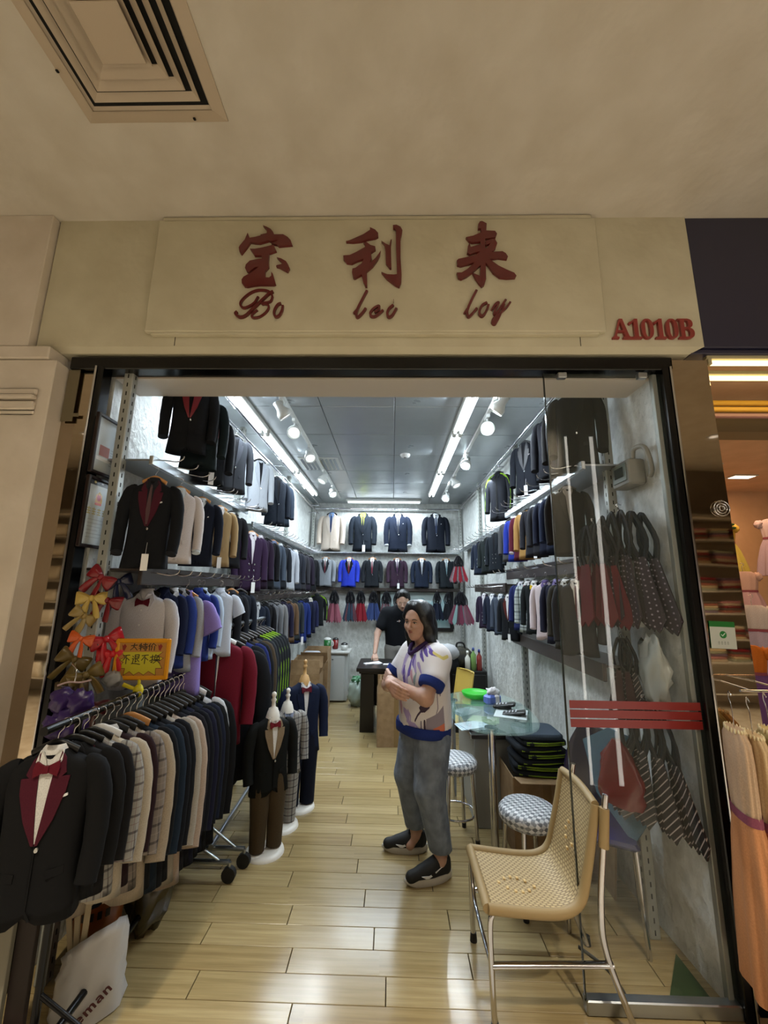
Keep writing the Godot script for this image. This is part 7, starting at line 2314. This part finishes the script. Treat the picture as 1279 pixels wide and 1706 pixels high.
	stroke(im, [151, 8, 151, 28], 2, dk)
	stroke(im, [138, 29, 166, 27], 2, dk)
	stroke(im, [140, 38, 166, 36], 2, dk)
	stroke(im, [158, 28, 158, 52, 150, 50], 2, dk)
	stroke(im, [146, 41, 150, 45], 2, dk)
	stroke(im, [182, 10, 172, 28], 2, dk)
	stroke(im, [178, 22, 177, 52], 2, dk)
	stroke(im, [198, 10, 186, 28], 2, dk)
	stroke(im, [198, 10, 214, 24], 2, dk)
	stroke(im, [192, 28, 188, 52], 2, dk)
	stroke(im, [206, 26, 206, 52], 2, dk)
	# bu tui bu huan
	for x in [52, 158]:
		stroke(im, [x - 18, 84, x + 18, 80], 2, dk)
		stroke(im, [x + 2, 82, x - 18, 112], 2, dk)
		stroke(im, [x, 94, x, 132], 2, dk)
		stroke(im, [x + 4, 98, x + 18, 110], 2, dk)
	stroke(im, [100, 80, 124, 78, 122, 100, 102, 102, 101, 82], 2, dk)
	stroke(im, [102, 91, 122, 90], 2, dk)
	stroke(im, [104, 102, 104, 122, 112, 116], 2, dk)
	stroke(im, [112, 104, 126, 120], 2, dk)
	stroke(im, [88, 86, 93, 92], 2, dk)
	stroke(im, [86, 102, 94, 102, 90, 128], 2, dk)
	stroke(im, [84, 132, 100, 130, 132, 136], 2, dk)
	stroke(im, [188, 94, 208, 90], 2, dk)
	stroke(im, [200, 80, 200, 126, 192, 122], 2, dk)
	stroke(im, [186, 116, 208, 106], 2, dk)
	stroke(im, [220, 78, 212, 90], 2, dk)
	stroke(im, [220, 84, 236, 84, 230, 92], 2, dk)
	stroke(im, [214, 94, 240, 92, 240, 108, 214, 108, 214, 94], 2, dk)
	stroke(im, [208, 114, 246, 112], 2, dk)
	stroke(im, [228, 94, 226, 116, 208, 130], 2, dk)
	stroke(im, [228, 114, 246, 130], 2, dk)
	sheet("hand_lettered_card", w - 0.01, h - 0.01, printed("sign_print", im, 0.35), ps, Transform3D(Basis.IDENTITY, c + Vector3(0, 0, 0.002)))
	st = new_st()
	tube(st, [Vector3(0, 0.03, 0), Vector3(0, 0.07, 0)], 0.007, 8)
	obj("stem", st, lim, ps)
	st = new_st()
	lump(st, Vector3(0, 0.012, 0), Vector3(0.022, 0.03, 0.026), 2, 0.06, 14)
	obj("clamp", st, lim, ps)
	st = new_st()
	tube(st, [Vector3(-0.005, 0.02, 0.01), Vector3(-0.062, 0.045, 0.02)], [0.008, 0.01], 8, 0.6)
	obj("lever", st, lim, ps)
	# things under the rack
	var bag := thing("carrier_bag", "white plastic carrier bag with maroon lettering under the rack", "bag", Vector3(-1.17, 0, -1.87), 28)
	bag.scale = Vector3(0.86, 0.8, 0.86)
	st = new_st()
	var rings := []
	var nz := FastNoiseLite.new()
	nz.seed = 12
	nz.frequency = 3.0
	for k in 9:
		var f := k / 8.0
		var r := PackedVector3Array()
		for j in 28:
			var a := TAU * j / 28
			var d := Vector3(cos(a), 0, sin(a))
			var k2 := 1.0 + 0.22 * nz.get_noise_3d(d.x, f * 1.5, d.z)
			var y := 0.005 + f * 0.3 + (0.09 * sin(a * 1.0 + 0.6) * f * f)
			r.append(Vector3(d.x * 0.14 * k2 * (1.0 - 0.12 * f), y, d.z * 0.1 * k2 * (1.0 - 0.1 * f)))
		rings.append(r)
	rings.reverse()
	var inner := PackedVector3Array()
	for p in rings[0]:
		inner.append(Vector3(p.x * 0.93, p.y - 0.01, p.z * 0.92))
	var deep := PackedVector3Array()
	for p in rings[0]:
		deep.append(Vector3(p.x * 0.85, 0.1, p.z * 0.85))
	rings.push_front(inner)
	rings.push_front(deep)
	loft(st, rings)
	obj("bag", st, mat("bag_film", Color(0.7, 0.69, 0.68), 0.3), bag)
	var tm := TextMesh.new()
	var fo := SystemFont.new()
	fo.font_names = PackedStringArray(["Droid Sans"])
	fo.font_weight = 700
	tm.text = "eman"
	tm.font = fo
	tm.font_size = 48
	tm.pixel_size = 0.0011
	tm.depth = 0.003
	mi("lettering", tm, mat("bag_maroon", Color(0.26, 0.03, 0.06), 0.5), bag, Transform3D(Basis(Vector3.UP, 0.25) * Basis(Vector3.BACK, 0.6), Vector3(0.03, 0.1, 0.112)))
	var cl := thing("floor_boards", "pale wooden slats leaning in the carrier bag", "slats", Vector3(-1.2, 0.02, -1.83), 0)
	for k in 3:
		box_obj("slat", Vector3(-0.04 + 0.03 * k, 0.21, 0.01 * k), Vector3(0.022, 0.4, 0.006), mat("slat_wood", Color(0.62, 0.56, 0.45), 0.6), cl, 0.001, Basis(Vector3.BACK, 0.22 - 0.12 * k))
	var bk := thing("paint_bucket", "yellow labelled plastic bucket under the rack", "bucket", Vector3(-1.27, 0, -2.02))
	st = new_st()
	lathe(st, [Vector2(0.098, 0.36), Vector2(0.105, 0.35), Vector2(0.1, 0.33), Vector2(0.085, 0.0), Vector2(0, 0)], 24)
	obj("pail", st, mat("bucket_amber", Color(0.5, 0.26, 0.05), 0.35), bk)
	st = new_st()
	lathe(st, [Vector2(0.0975, 0.3), Vector2(0.0935, 0.22)], 24)
	obj("label", st, mat("bucket_lime", Color(0.5, 0.52, 0.12), 0.4), bk)
	for k in 6:
		var a := 0.35 + k * 0.3
		box_obj("label_mark", Vector3(sin(a - 0.9) * 0.0975, 0.262 - 0.0 * k, cos(a - 0.9) * 0.0975), Vector3(0.016, 0.028, 0.003), mat("bucket_ink", Color(0.1, 0.05, 0.03), 0.5), bk, 0.0, Basis(Vector3.UP, a - 0.9))
	st = new_st()
	lathe(st, [Vector2(0.0912, 0.17), Vector2(0.0893, 0.12)], 24)
	obj("lower_label", st, mat("bucket_dark", Color(0.16, 0.06, 0.03), 0.4), bk)
	var pl := thing("plastic_sack", "clear plastic sack slumped beside the yellow bucket", "sack", Vector3(-1.16, 0.0, -2.24))
	st = new_st()
	lump(st, Vector3(0, 0.17, 0), Vector3(0.1, 0.17, 0.1), 44, 0.25)
	obj("sack", st, mat("sack_olive", Color(0.2, 0.17, 0.07), 0.2), pl)
	var bd := thing("leaning_board", "dark board leaning under the rack at the left edge", "board", Vector3(-1.36, 0.0, -1.66), 0)
	box_obj("board", Vector3(0, 0.24, 0), Vector3(0.05, 0.48, 0.02), mat("board_pale", Color(0.5, 0.48, 0.42), 0.6), bd, 0.002)
	box_obj("dark_edge", Vector3(0.06, 0.22, -0.02), Vector3(0.07, 0.44, 0.02), mat("board_dark", Color(0.12, 0.06, 0.04), 0.6), bd, 0.002)

# ---------------------------------------------------------------- behind the glass leaf
func right_glass_group() -> void:
	var b := thing("meter_box", "grey electricity meter box with a display on the right wall", "meter", Vector3(1.345, 2.26, -2.16), -90)
	var gm := mat("meter_grey", Color(0.46, 0.45, 0.42), 0.5)
	box_obj("case", Vector3(0, 0, 0.045), Vector3(0.17, 0.14, 0.09), gm, b, 0.008)
	box_obj("face", Vector3(0.0, 0.005, 0.092), Vector3(0.13, 0.1, 0.006), mat("meter_face", Color(0.36, 0.4, 0.38), 0.3), b, 0.003)
	box_obj("display_window", Vector3(0, 0.008, 0.096), Vector3(0.08, 0.055, 0.004), mat("meter_glass", Color(0.1, 0.14, 0.13), 0.1), b)
	var st := new_st()
	tube(st, curve_pts([Vector3(0.06, 0.06, 0.05), Vector3(0.08, 0.12, 0.05), Vector3(0.14, 0.11, 0.03), Vector3(0.15, 0.0, 0.012), Vector3(0.12, -0.04, 0.005)], 5), 0.013, 10)
	obj("conduit", st, gm, b)
	var dots := striped("tie_big_dots", Color(0.12, 0.05, 0.08), Color(0.5, 0.46, 0.5), 8, 2, 11.0, true)
	var red := cloth("5c1620", 0.55)
	var stripe := striped("tie_wide_stripe", Color(0.07, 0.045, 0.05), Color(0.62, 0.58, 0.56), 16, 3, 9.0)
	tie_bundle("large bundle of dark dotted ties hanging under the meter box", Vector3(1.21, 2.05, -2.13), 1.22, -58, [dots], 14, 0.36, 0.2)
	tie_bundle("bundle of red ties left of the dotted ties", Vector3(1.1, 1.985, -2.2), 1.1, -40, [red], 8, 0.3, 0.12)
	tie_bundle("bundle of brown patterned ties under the red ones", Vector3(1.2, 1.39, -2.2), 0.85, -55, [dots, stripe, cloth("3a1c20", 0.5)], 8, 0.35)
	tie_bundle("bundle of brown and white striped ties low behind the glass", Vector3(1.22, 1.1, -2.1), 1.12, -60, [stripe], 12, 0.5, 0.16)
	var pw := thing("plastic_wrap", "crumpled clear plastic wrap hanging on the right wall", "wrap", Vector3(1.27, 1.24, -2.07))
	st = new_st()
	lump(st, Vector3.ZERO, Vector3(0.04, 0.16, 0.1), 62, 0.35, 22)
	obj("film", st, mat("clear_film", Color(0.62, 0.63, 0.6), 0.2), pw)
	var hk := thing("wall_bracket", "small white wall bracket between the hanging ties", "bracket", Vector3(1.3, 1.48, -2.2))
	box_obj("plate", Vector3.ZERO, Vector3(0.03, 0.07, 0.05), white_metal(), hk, 0.004)
	var rb := thing("red_plastic_bag", "glossy red plastic bag hanging behind the glass door", "bag", Vector3(1.13, 0.9, -2.2), -60)
	st = new_st()
	loft(st, bag_rings(0.15, 0.28, 0.07, 17))
	obj("bag", st, mat("red_film", Color(0.36, 0.03, 0.04), 0.22), rb)
	var bb := thing("blue_plastic_sheet", "pale blue cloth hanging to a point behind the red bag", "cloth", Vector3(1.17, 0.92, -2.27), -60)
	st = new_st()
	prism(st, poly2([-0.2, -0.1, -0.05, 0.0, 0.12, -0.02, 0.16, -0.3, 0.04, -0.5, -0.14, -0.34]), -0.006, 0.006)
	obj("sheet", st, cloth("4f7489"), bb)
	var cb := thing("wall_cardboard", "brown cardboard sheet leaning low against the right wall", "cardboard", Vector3(1.24, 0.0, -2.72), -90)
	box_obj("sheet", Vector3(0, 0.27, 0), Vector3(0.4, 0.54, 0.012), mat("cardboard", Color.WHITE), cb, 0.002, Basis(Vector3.RIGHT, -0.1))
	var mt := thing("green_mat", "dark green mat corner lying on the floor behind the glass", "mat", Vector3(1.2, 0.0, -2.06), 0)
	st = new_st()
	prism(st, poly2([-0.1, -0.12, 0.11, -0.12, 0.11, 0.14]), 0.0, 0.008, Transform3D(Basis(Vector3.RIGHT, -PI / 2), Vector3.ZERO))
	obj("mat", st, cloth("1f3a18"), mt)
	var cable := thing("floor_cable", "grey flat cable curving on the floor behind the glass", "cable", Vector3(0.9, 0.0, -2.1))
	st = new_st()
	tube(st, curve_pts([Vector3(-0.02, 0.006, -0.12), Vector3(0.05, 0.006, -0.02), Vector3(0.07, 0.006, 0.08), Vector3(0.06, 0.006, 0.14)], 5), 0.009, 8, 0.5)
	obj("cable", st, mat("cable_grey", Color(0.2, 0.19, 0.17), 0.6), cable)

func bag_rings(w: float, h: float, d: float, sd: int) -> Array:
	var nz := FastNoiseLite.new()
	nz.seed = sd
	nz.frequency = 4.0
	var rings := []
	for k in 10:
		var f := k / 9.0
		var ww := w * (0.12 + 0.88 * pow(sin(PI * clampf(f * 0.62 + 0.02, 0, 1)), 0.8))
		var r := PackedVector3Array()
		for j in 22:
			var a := TAU * j / 22
			var dir := Vector3(cos(a), 0, sin(a))
			var k2 := 1.0 + 0.25 * nz.get_noise_3d(dir.x * 1.2, f * 1.2, dir.z * 1.2)
			r.append(Vector3(dir.x * ww * k2 * 0.75, -f * h, dir.z * d * k2 * (0.3 + 0.7 * f)))
		rings.append(r)
	return rings

# ---------------------------------------------------------------- the neighbour on the right
func neighbour() -> void:
	var navy := mat("navy_panel", Color(0.17, 0.165, 0.25), 0.35)
	slab("wall_navy_fascia", Vector3(1.588, 2.862, -1.98), Vector3(6, 3.65, -1.885), navy, "dark navy fascia of the neighbouring shop", "fascia", 0.003)
	slab("trim_navy_edge", Vector3(1.53, 2.835, -2.02), Vector3(6, 2.86, -1.9), navy, "dark navy lower edge of the neighbouring fascia", "trim", 0.003)
	var peach := plaster("peach_paint", Color(0.86, 0.72, 0.60))
	slab("ceiling_neighbour", Vector3(1.42, 2.92, -6.0), Vector3(6, 3.0, -2.0), peach, "peach ceiling of the neighbouring shop", "ceiling")
	slab("wall_neighbour_back", Vector3(1.42, 0, -5.2), Vector3(6, 2.95, -5.1), peach, "peach back wall of the neighbouring dress shop", "wall")
	slab("floor_neighbour", Vector3(1.42, -0.1, -6.0), Vector3(6, -0.004, -1.86), mat("corridor_tile", Color.WHITE), "beige floor of the neighbouring shop", "floor")
	slab("trim_neighbour_beam", Vector3(1.62, 2.70, -2.75), Vector3(6, 2.92, -2.6), mat("beam_olive", Color(0.45, 0.4, 0.3), 0.6), "olive beam under the neighbouring ceiling", "beam")
	var warm := glow("warm_tube", Color(1.0, 0.88, 0.62), 2.4)
	for q in [["front bare tube lamp on a batten under the neighbouring fascia", 1.64, -1.93], ["rear bare tube lamp tied up under the neighbouring fascia", 1.62, -2.08]]:
		var t := thing("tube_light", q[0], "tube light", Vector3(q[1], 2.80, q[2]), 0, "neighbouring tube lights")
		var st := new_st()
		tube(st, [Vector3(0, 0, 0), Vector3(1.15, 0, 0)], 0.0135, 12)
		obj("tube_lamp", st, warm, t)
		box_obj("batten", Vector3(0.58, 0.028, 0), Vector3(1.2, 0.022, 0.03), mat("batten_cream", Color(0.7, 0.66, 0.52), 0.4), t, 0.003)
		for x in [-0.005, 1.155]:
			box_obj("end_cap", Vector3(x, 0.006, 0), Vector3(0.02, 0.04, 0.03), mat("batten_cream", Color.WHITE), t, 0.003)
		area(t, Vector3(0.58, -0.016, 0), Vector2(1.1, 0.026), 0.34, Color(1.0, 0.85, 0.58))
	var rope := thing("frayed_string", "frayed pale string bundle tying up the neighbouring tube lamps", "string", Vector3(1.645, 2.7, -2.02))
	var s := new_st()
	for k in 12:
		var a := k * 0.7
		tube(s, curve_pts([Vector3(0.0, 0.1, 0), Vector3(0.01 * cos(a), 0.05, 0.01 * sin(a)), Vector3(0.008 * cos(a), 0.0, 0.012 * sin(a)), Vector3(0.035 * cos(a), -0.04 - 0.004 * k, 0.03 * sin(a))], 3), 0.0025, 5)
	obj("strand", s, mat("string_pale", Color(0.72, 0.6, 0.42), 0.8), rope)
	# roller shutter slats, yellow and mauve
	var sh := thing("roller_shutter", "yellow and mauve slats of a rolled shutter over the neighbouring shop", "shutter", Vector3(1.62, 2.76, -2.3))
	var yel := mat("slat_yellow", Color(0.8, 0.62, 0.2), 0.35)
	for k in 3:
		box_obj("slat", Vector3(1.6, -0.0 - k * 0.032, -0.02 * k), Vector3(3.2, 0.028, 0.03), yel if k < 2 else mat("slat_mauve", Color(0.55, 0.4, 0.4), 0.4), sh, 0.006)
	# ceiling downlights
	for k in 4:
		var q: Vector3 = [Vector3(2.75, 2.92, -3.1), Vector3(3.35, 2.92, -3.15), Vector3(3.2, 2.92, -4.0), Vector3(3.9, 2.92, -4.4)][k]
		var t := thing("recessed_downlight", "recessed downlight in the peach ceiling, %s from the entrance" % ORD[k], "downlight", q, 0, "neighbouring downlights")
		box_obj("trim", Vector3(0, -0.006, 0), Vector3(0.26, 0.012, 0.14), white_metal(), t, 0.003)
		box_obj("light_diffuser", Vector3(0, -0.013, 0), Vector3(0.22, 0.004, 0.1), glow("down_glow", Color(1, 0.95, 0.86), 3.0), t)
		area(t, Vector3(0, -0.02, 0), Vector2(0.22, 0.1), 0.8, Color(1, 0.8, 0.58))
	# dresses inside
	dress_on("yellow floral dress with a rose corsage hanging high on the back wall", Vector3(3.75, 2.5, -4.6), 0.95, -30, "c9a94a", "c8bb62", true)
	dress_on("lilac ruffled dress beside the yellow one", Vector3(4.25, 2.55, -4.5), 0.95, -30, "c6b4c2", "b9a8c4", false)
	dress_on("pale pink ruffled dress under the yellow one", Vector3(3.75, 1.95, -4.4), 0.9, -30, "c9aaa6", "c2a3b4", false)
	dress_on("white and lilac dress low in the neighbouring shop", Vector3(3.1, 1.62, -3.6), 0.9, -30, "c4bfc8", "a9a0c0", false)
	dress_on("orange and purple dress low in the neighbouring shop", Vector3(2.5, 1.35, -3.0), 0.8, -30, "c06a22", "6c4a86", false)
	# rack of peach dresses before the mirror pillar
	var rk := thing("dress_rail", "thin chrome rail carrying peach dresses before the mirror pillar", "rail", Vector3(1.5, 1.24, -1.74))
	s = new_st()
	tube(s, [Vector3(-0.1, 0, 0), Vector3(0.5, 0, 0)], 0.005, 8)
	obj("tube", s, chrome(), rk)
	for x in [-0.05, 0.1]:
		s = new_st()
		tube(s, [Vector3(x, 0, 0), Vector3(x, 0.005, -0.158)], 0.004, 8)
		obj("bracket", s, chrome(), rk)
	var cols := [["c9a98a", "c98a5c", "peach dress with gathered bodice nearest the black jamb"], ["d2b48a", "c4713f", "pale gold lace dress with a pearl collar, second from the jamb"], ["cdb67a", "d3b45c", "yellow gold dress with a pearl collar, third from the jamb"], ["d0a46c", "cf9a4a", "amber dress farthest from the jamb"]]
	for k in 4:
		dress_on(cols[k][2], Vector3(1.36 + k * 0.06, 1.235 - 0.02 * (k % 2), -1.745 + 0.01 * k), 0.8, 72, cols[k][0], cols[k][1], false, true)
	# payment sign on the mirror
	var im := Image.create(128, 128, false, Image.FORMAT_RGB8)
	im.fill(Color(0.7, 0.71, 0.68))
	im.fill_rect(Rect2i(0, 0, 128, 26), Color(0.1, 0.4, 0.16))
	stroke(im, [64, 62, 65, 62], 17, Color(0.12, 0.45, 0.2))
	stroke(im, [56, 62, 62, 68, 74, 56], 2, Color(0.8, 0.84, 0.8))
	for k in 4:
		var x := 40 + k * 15
		stroke(im, [x - 4, 96, x + 4, 96], 0.0, Color(0.3, 0.32, 0.3))
		stroke(im, [x, 93, x, 107], 0.0, Color(0.3, 0.32, 0.3))
		stroke(im, [x - 5, 101, x + 5, 101], 0.0, Color(0.3, 0.32, 0.3))
		stroke(im, [x - 4, 107, x + 4, 107], 0.0, Color(0.3, 0.32, 0.3))
	var sg := sheet("payment_sign", 0.112, 0.118, printed("payment_print", im, 0.3), self, Transform3D(Basis(Vector3.BACK, -0.03), Vector3(1.485, 1.44, -1.896)))
	tag(sg, "green and white payment sign with a tick on the mirror pillar", "sign")
	var rose := thing("wire_rosette", "coiled chrome wire rosette on the mirror pillar", "ornament", Vector3(1.56, 2.02, -1.89))
	for k in 3:
		s = new_st()
		var pts := []
		for j in 17:
			var a := TAU * j / 16
			pts.append(Vector3(cos(a), sin(a), 0) * (0.012 + 0.012 * k))
		tube(s, pts, 0.003, 6)
		obj("coil", s, chrome(), rose)

func dress_on(label: String, at: Vector3, sc: float, yaw: float, a: String, b: String, roses: bool, pearl := false) -> void:
	var t := thing("dress", label, "dress", at, yaw, "children's dresses")
	t.scale = Vector3(sc, sc * (1.65 if pearl else 1.0), sc * (0.6 if pearl else 1.0))
	var st := new_st()
	var rings := []
	for q in [[-0.1, 0.07, 0.045], [-0.13, 0.12, 0.055], [-0.18, 0.125, 0.06], [-0.26, 0.115, 0.065], [-0.33, 0.105, 0.065]]:
		var r := PackedVector3Array()
		for j in 48:
			var an := TAU * j / 48
			var f: float = 1.0 + 0.05 * sin(an * 11.0)
			r.append(Vector3(cos(an) * q[1] * f, q[0], sin(an) * q[2] * f))
		rings.append(r)
	loft(st, rings)
	obj("bodice", st, cloth(a, 0.6), t)
	st = new_st()
	rings = []
	for q in [[-0.325, 0.107, 0.067, 0.0], [-0.42, 0.14, 0.09, 0.08], [-0.58, 0.175, 0.115, 0.12], [-0.76, 0.2, 0.13, 0.14]]:
		var r := PackedVector3Array()
		for j in 48:
			var an := TAU * j / 48
			var f: float = 1.0 + q[3] * sin(an * 9.0)
			r.append(Vector3(cos(an) * q[1] * f, q[0], sin(an) * q[2] * f))
		rings.append(r)
	loft(st, rings)
	obj("skirt", st, cloth(b, 0.6), t)
	st = new_st()
	loft(st, [super_e(-0.315, 0.11, 0.07, 0.0), super_e(-0.34, 0.112, 0.072, 0.0)], false, false)
	obj("waist_ribbon", st, cloth("8a4a5c"), t)
	for s in ([] if pearl else [-1, 1]):
		st = new_st()
		lump(st, Vector3(s * 0.125, -0.16, 0), Vector3(0.045, 0.05, 0.045), 9 + s, 0.25)
		obj("puff_sleeve", st, cloth(a, 0.6), t)
	st = new_st()
	tube(st, curve_pts([Vector3(0, -0.1, 0), Vector3(0, -0.04, 0), Vector3(0.018, -0.02, 0), Vector3(0.01, 0.0, 0), Vector3(-0.014, -0.008, 0)], 3), 0.003, 6)
	obj("hanger_hook", st, chrome(), t)
	if pearl:
		st = new_st()
		for j in 18:
			var an := TAU * j / 18
			lump(st, Vector3(cos(an) * 0.075, -0.103, sin(an) * 0.05), Vector3(0.008, 0.008, 0.008), 1, 0.0, 8)
		obj("pearl_collar", st, mat("pearl", Color(0.85, 0.78, 0.62), 0.25), t)
	if roses:
		for q in [[-0.03, -0.1, 0.07], [0.02, -0.08, 0.08], [-0.005, -0.13, 0.08], [0.05, -0.12, 0.07]]:
			st = new_st()
			lump(st, Vector3(q[0], q[1], q[2]), Vector3(0.03, 0.028, 0.025), int(q[0] * 900) + 60, 0.4, 14)
			obj("rose", st, cloth("a01622", 0.6), t)
		st = new_st()
		for q in [[0.09, -0.12], [0.1, -0.16], [-0.07, -0.15]]:
			lump(st, Vector3(q[0], q[1], 0.07), Vector3(0.03, 0.016, 0.008), 4, 0.1, 12)
		obj("leaves", st, cloth("2c4a22"), t)

# ---------------------------------------------------------------- what the mirrors and glass reflect, behind the viewer
func corridor_goods() -> void:
	# illuminated column with two vertical light strips, right of the viewer
	var c := base("wall_column", "square corridor column carrying two vertical light strips", "column")
	box_obj("shaft", Vector3(1.92, 1.825, 0.02), Vector3(0.62, 3.65, 0.4), plaster("pillar_paint", Color.WHITE), c, 0.01)
	for x in [1.64, 1.88]:
		var t := thing("light_strip", "vertical white light strip on the corridor column, %s one" % ("inner" if x < 1.7 else "outer"), "light strip", Vector3(x, 1.58, -0.19), 0, "column light strips")
		box_obj("channel", Vector3.ZERO, Vector3(0.036, 3.04, 0.02), white_metal(), t, 0.003)
		box_obj("light_diffuser", Vector3(0, 0, -0.012), Vector3(0.022 if x < 1.7 else 0.034, 3.0, 0.008), glow("strip_glow", Color(1, 0.98, 0.94), 8.0), t)
		area(t, Vector3(0, 0, -0.02), Vector2(0.02 if x < 1.7 else 0.032, 2.98), 0.12, Color(1, 0.96, 0.9), Vector3.FORWARD)
	# shop opposite: shelves with packed baby clothes on the left, cloth stacks on the right
	var sm := mat("shelf_white", Color(0.8, 0.78, 0.74), 0.5)
	for sd in [-1, 1]:
		var s := thing("wall_shelving", "white shelving %s across the corridor" % ("with packed baby clothes on the left" if sd < 0 else "with folded cloth on the right"), "shelving", Vector3(sd * 5.1, 0, 2.6))
		for k in 8:
			box_obj("shelf", Vector3(0, 0.25 + k * 0.36, 0), Vector3(1.6, 0.02, 0.4), sm, s, 0.003)
		for x in [-0.8, 0.8]:
			box_obj("side", Vector3(x, 1.45, 0), Vector3(0.02, 2.9, 0.4), sm, s, 0.003)
		box_obj("back", Vector3(0, 1.45, 0.21), Vector3(1.6, 2.9, 0.012), sm, s)
	var cols := ["d9b7c0", "e6d2d6", "b9c6e2", "e8e0d0", "d6c0dc", "e2c6b4", "cfd8dc", "dfa6b2"]
	if not meshes.has("soft_pack"):
		var st := new_st()
		loft(st, [super_ring(0.21, 0.1, 0.04), super_ring(0.2, 0.125, 0.06), super_ring(0.1, 0.13, 0.08), super_ring(0.01, 0.125, 0.06), super_ring(0.0, 0.1, 0.05)])
		meshes["soft_pack"] = done(st)
		st = new_st()
		loft(st, [super_ring(0.036, 0.14, 0.13), super_ring(0.028, 0.15, 0.14), super_ring(0.008, 0.15, 0.14), super_ring(0.0, 0.14, 0.13)])
		meshes["cloth_fold"] = done(st)
	var n := 0
	for k in range(0, 7):
		for j in 5:
			var t := thing("packed_baby_clothes", "clear pack of pastel baby clothes on the shelves across the corridor, row %s, place %s" % [ORD[k], ORD[j]], "clothes pack", Vector3(-5.7 + j * 0.3, 0.262 + k * 0.36, 2.5), rng.randf_range(-6, 6), "packed baby clothes")
			var m := mat("pack_" + cols[(n * 3 + k) % 8], hexc(cols[(n * 3 + k) % 8]), 0.3)
			m.clearcoat_enabled = true
			mi("pack", meshes["soft_pack"], m, t)
			n += 1
	var fc := ["8c2430", "d8c9b0", "c98a8c", "7f6a86", "a9b09a", "d9c6a0", "b06a5a", "6a6258"]
	for k in range(1, 7):
		for j in 3:
			for q in 5:
				var t := thing("folded_cloth", "folded cloth length across the corridor, shelf %s, pile %s, layer %s" % [ORD[k], ORD[j], ORD[q]], "cloth", Vector3(4.72 + j * 0.36, 0.262 + k * 0.36 + q * 0.037, 2.56), rng.randf_range(-4, 4), "folded cloth piles")
				mi("fold", meshes["cloth_fold"], cloth(fc[(j * 3 + q + k) % 8]), t)
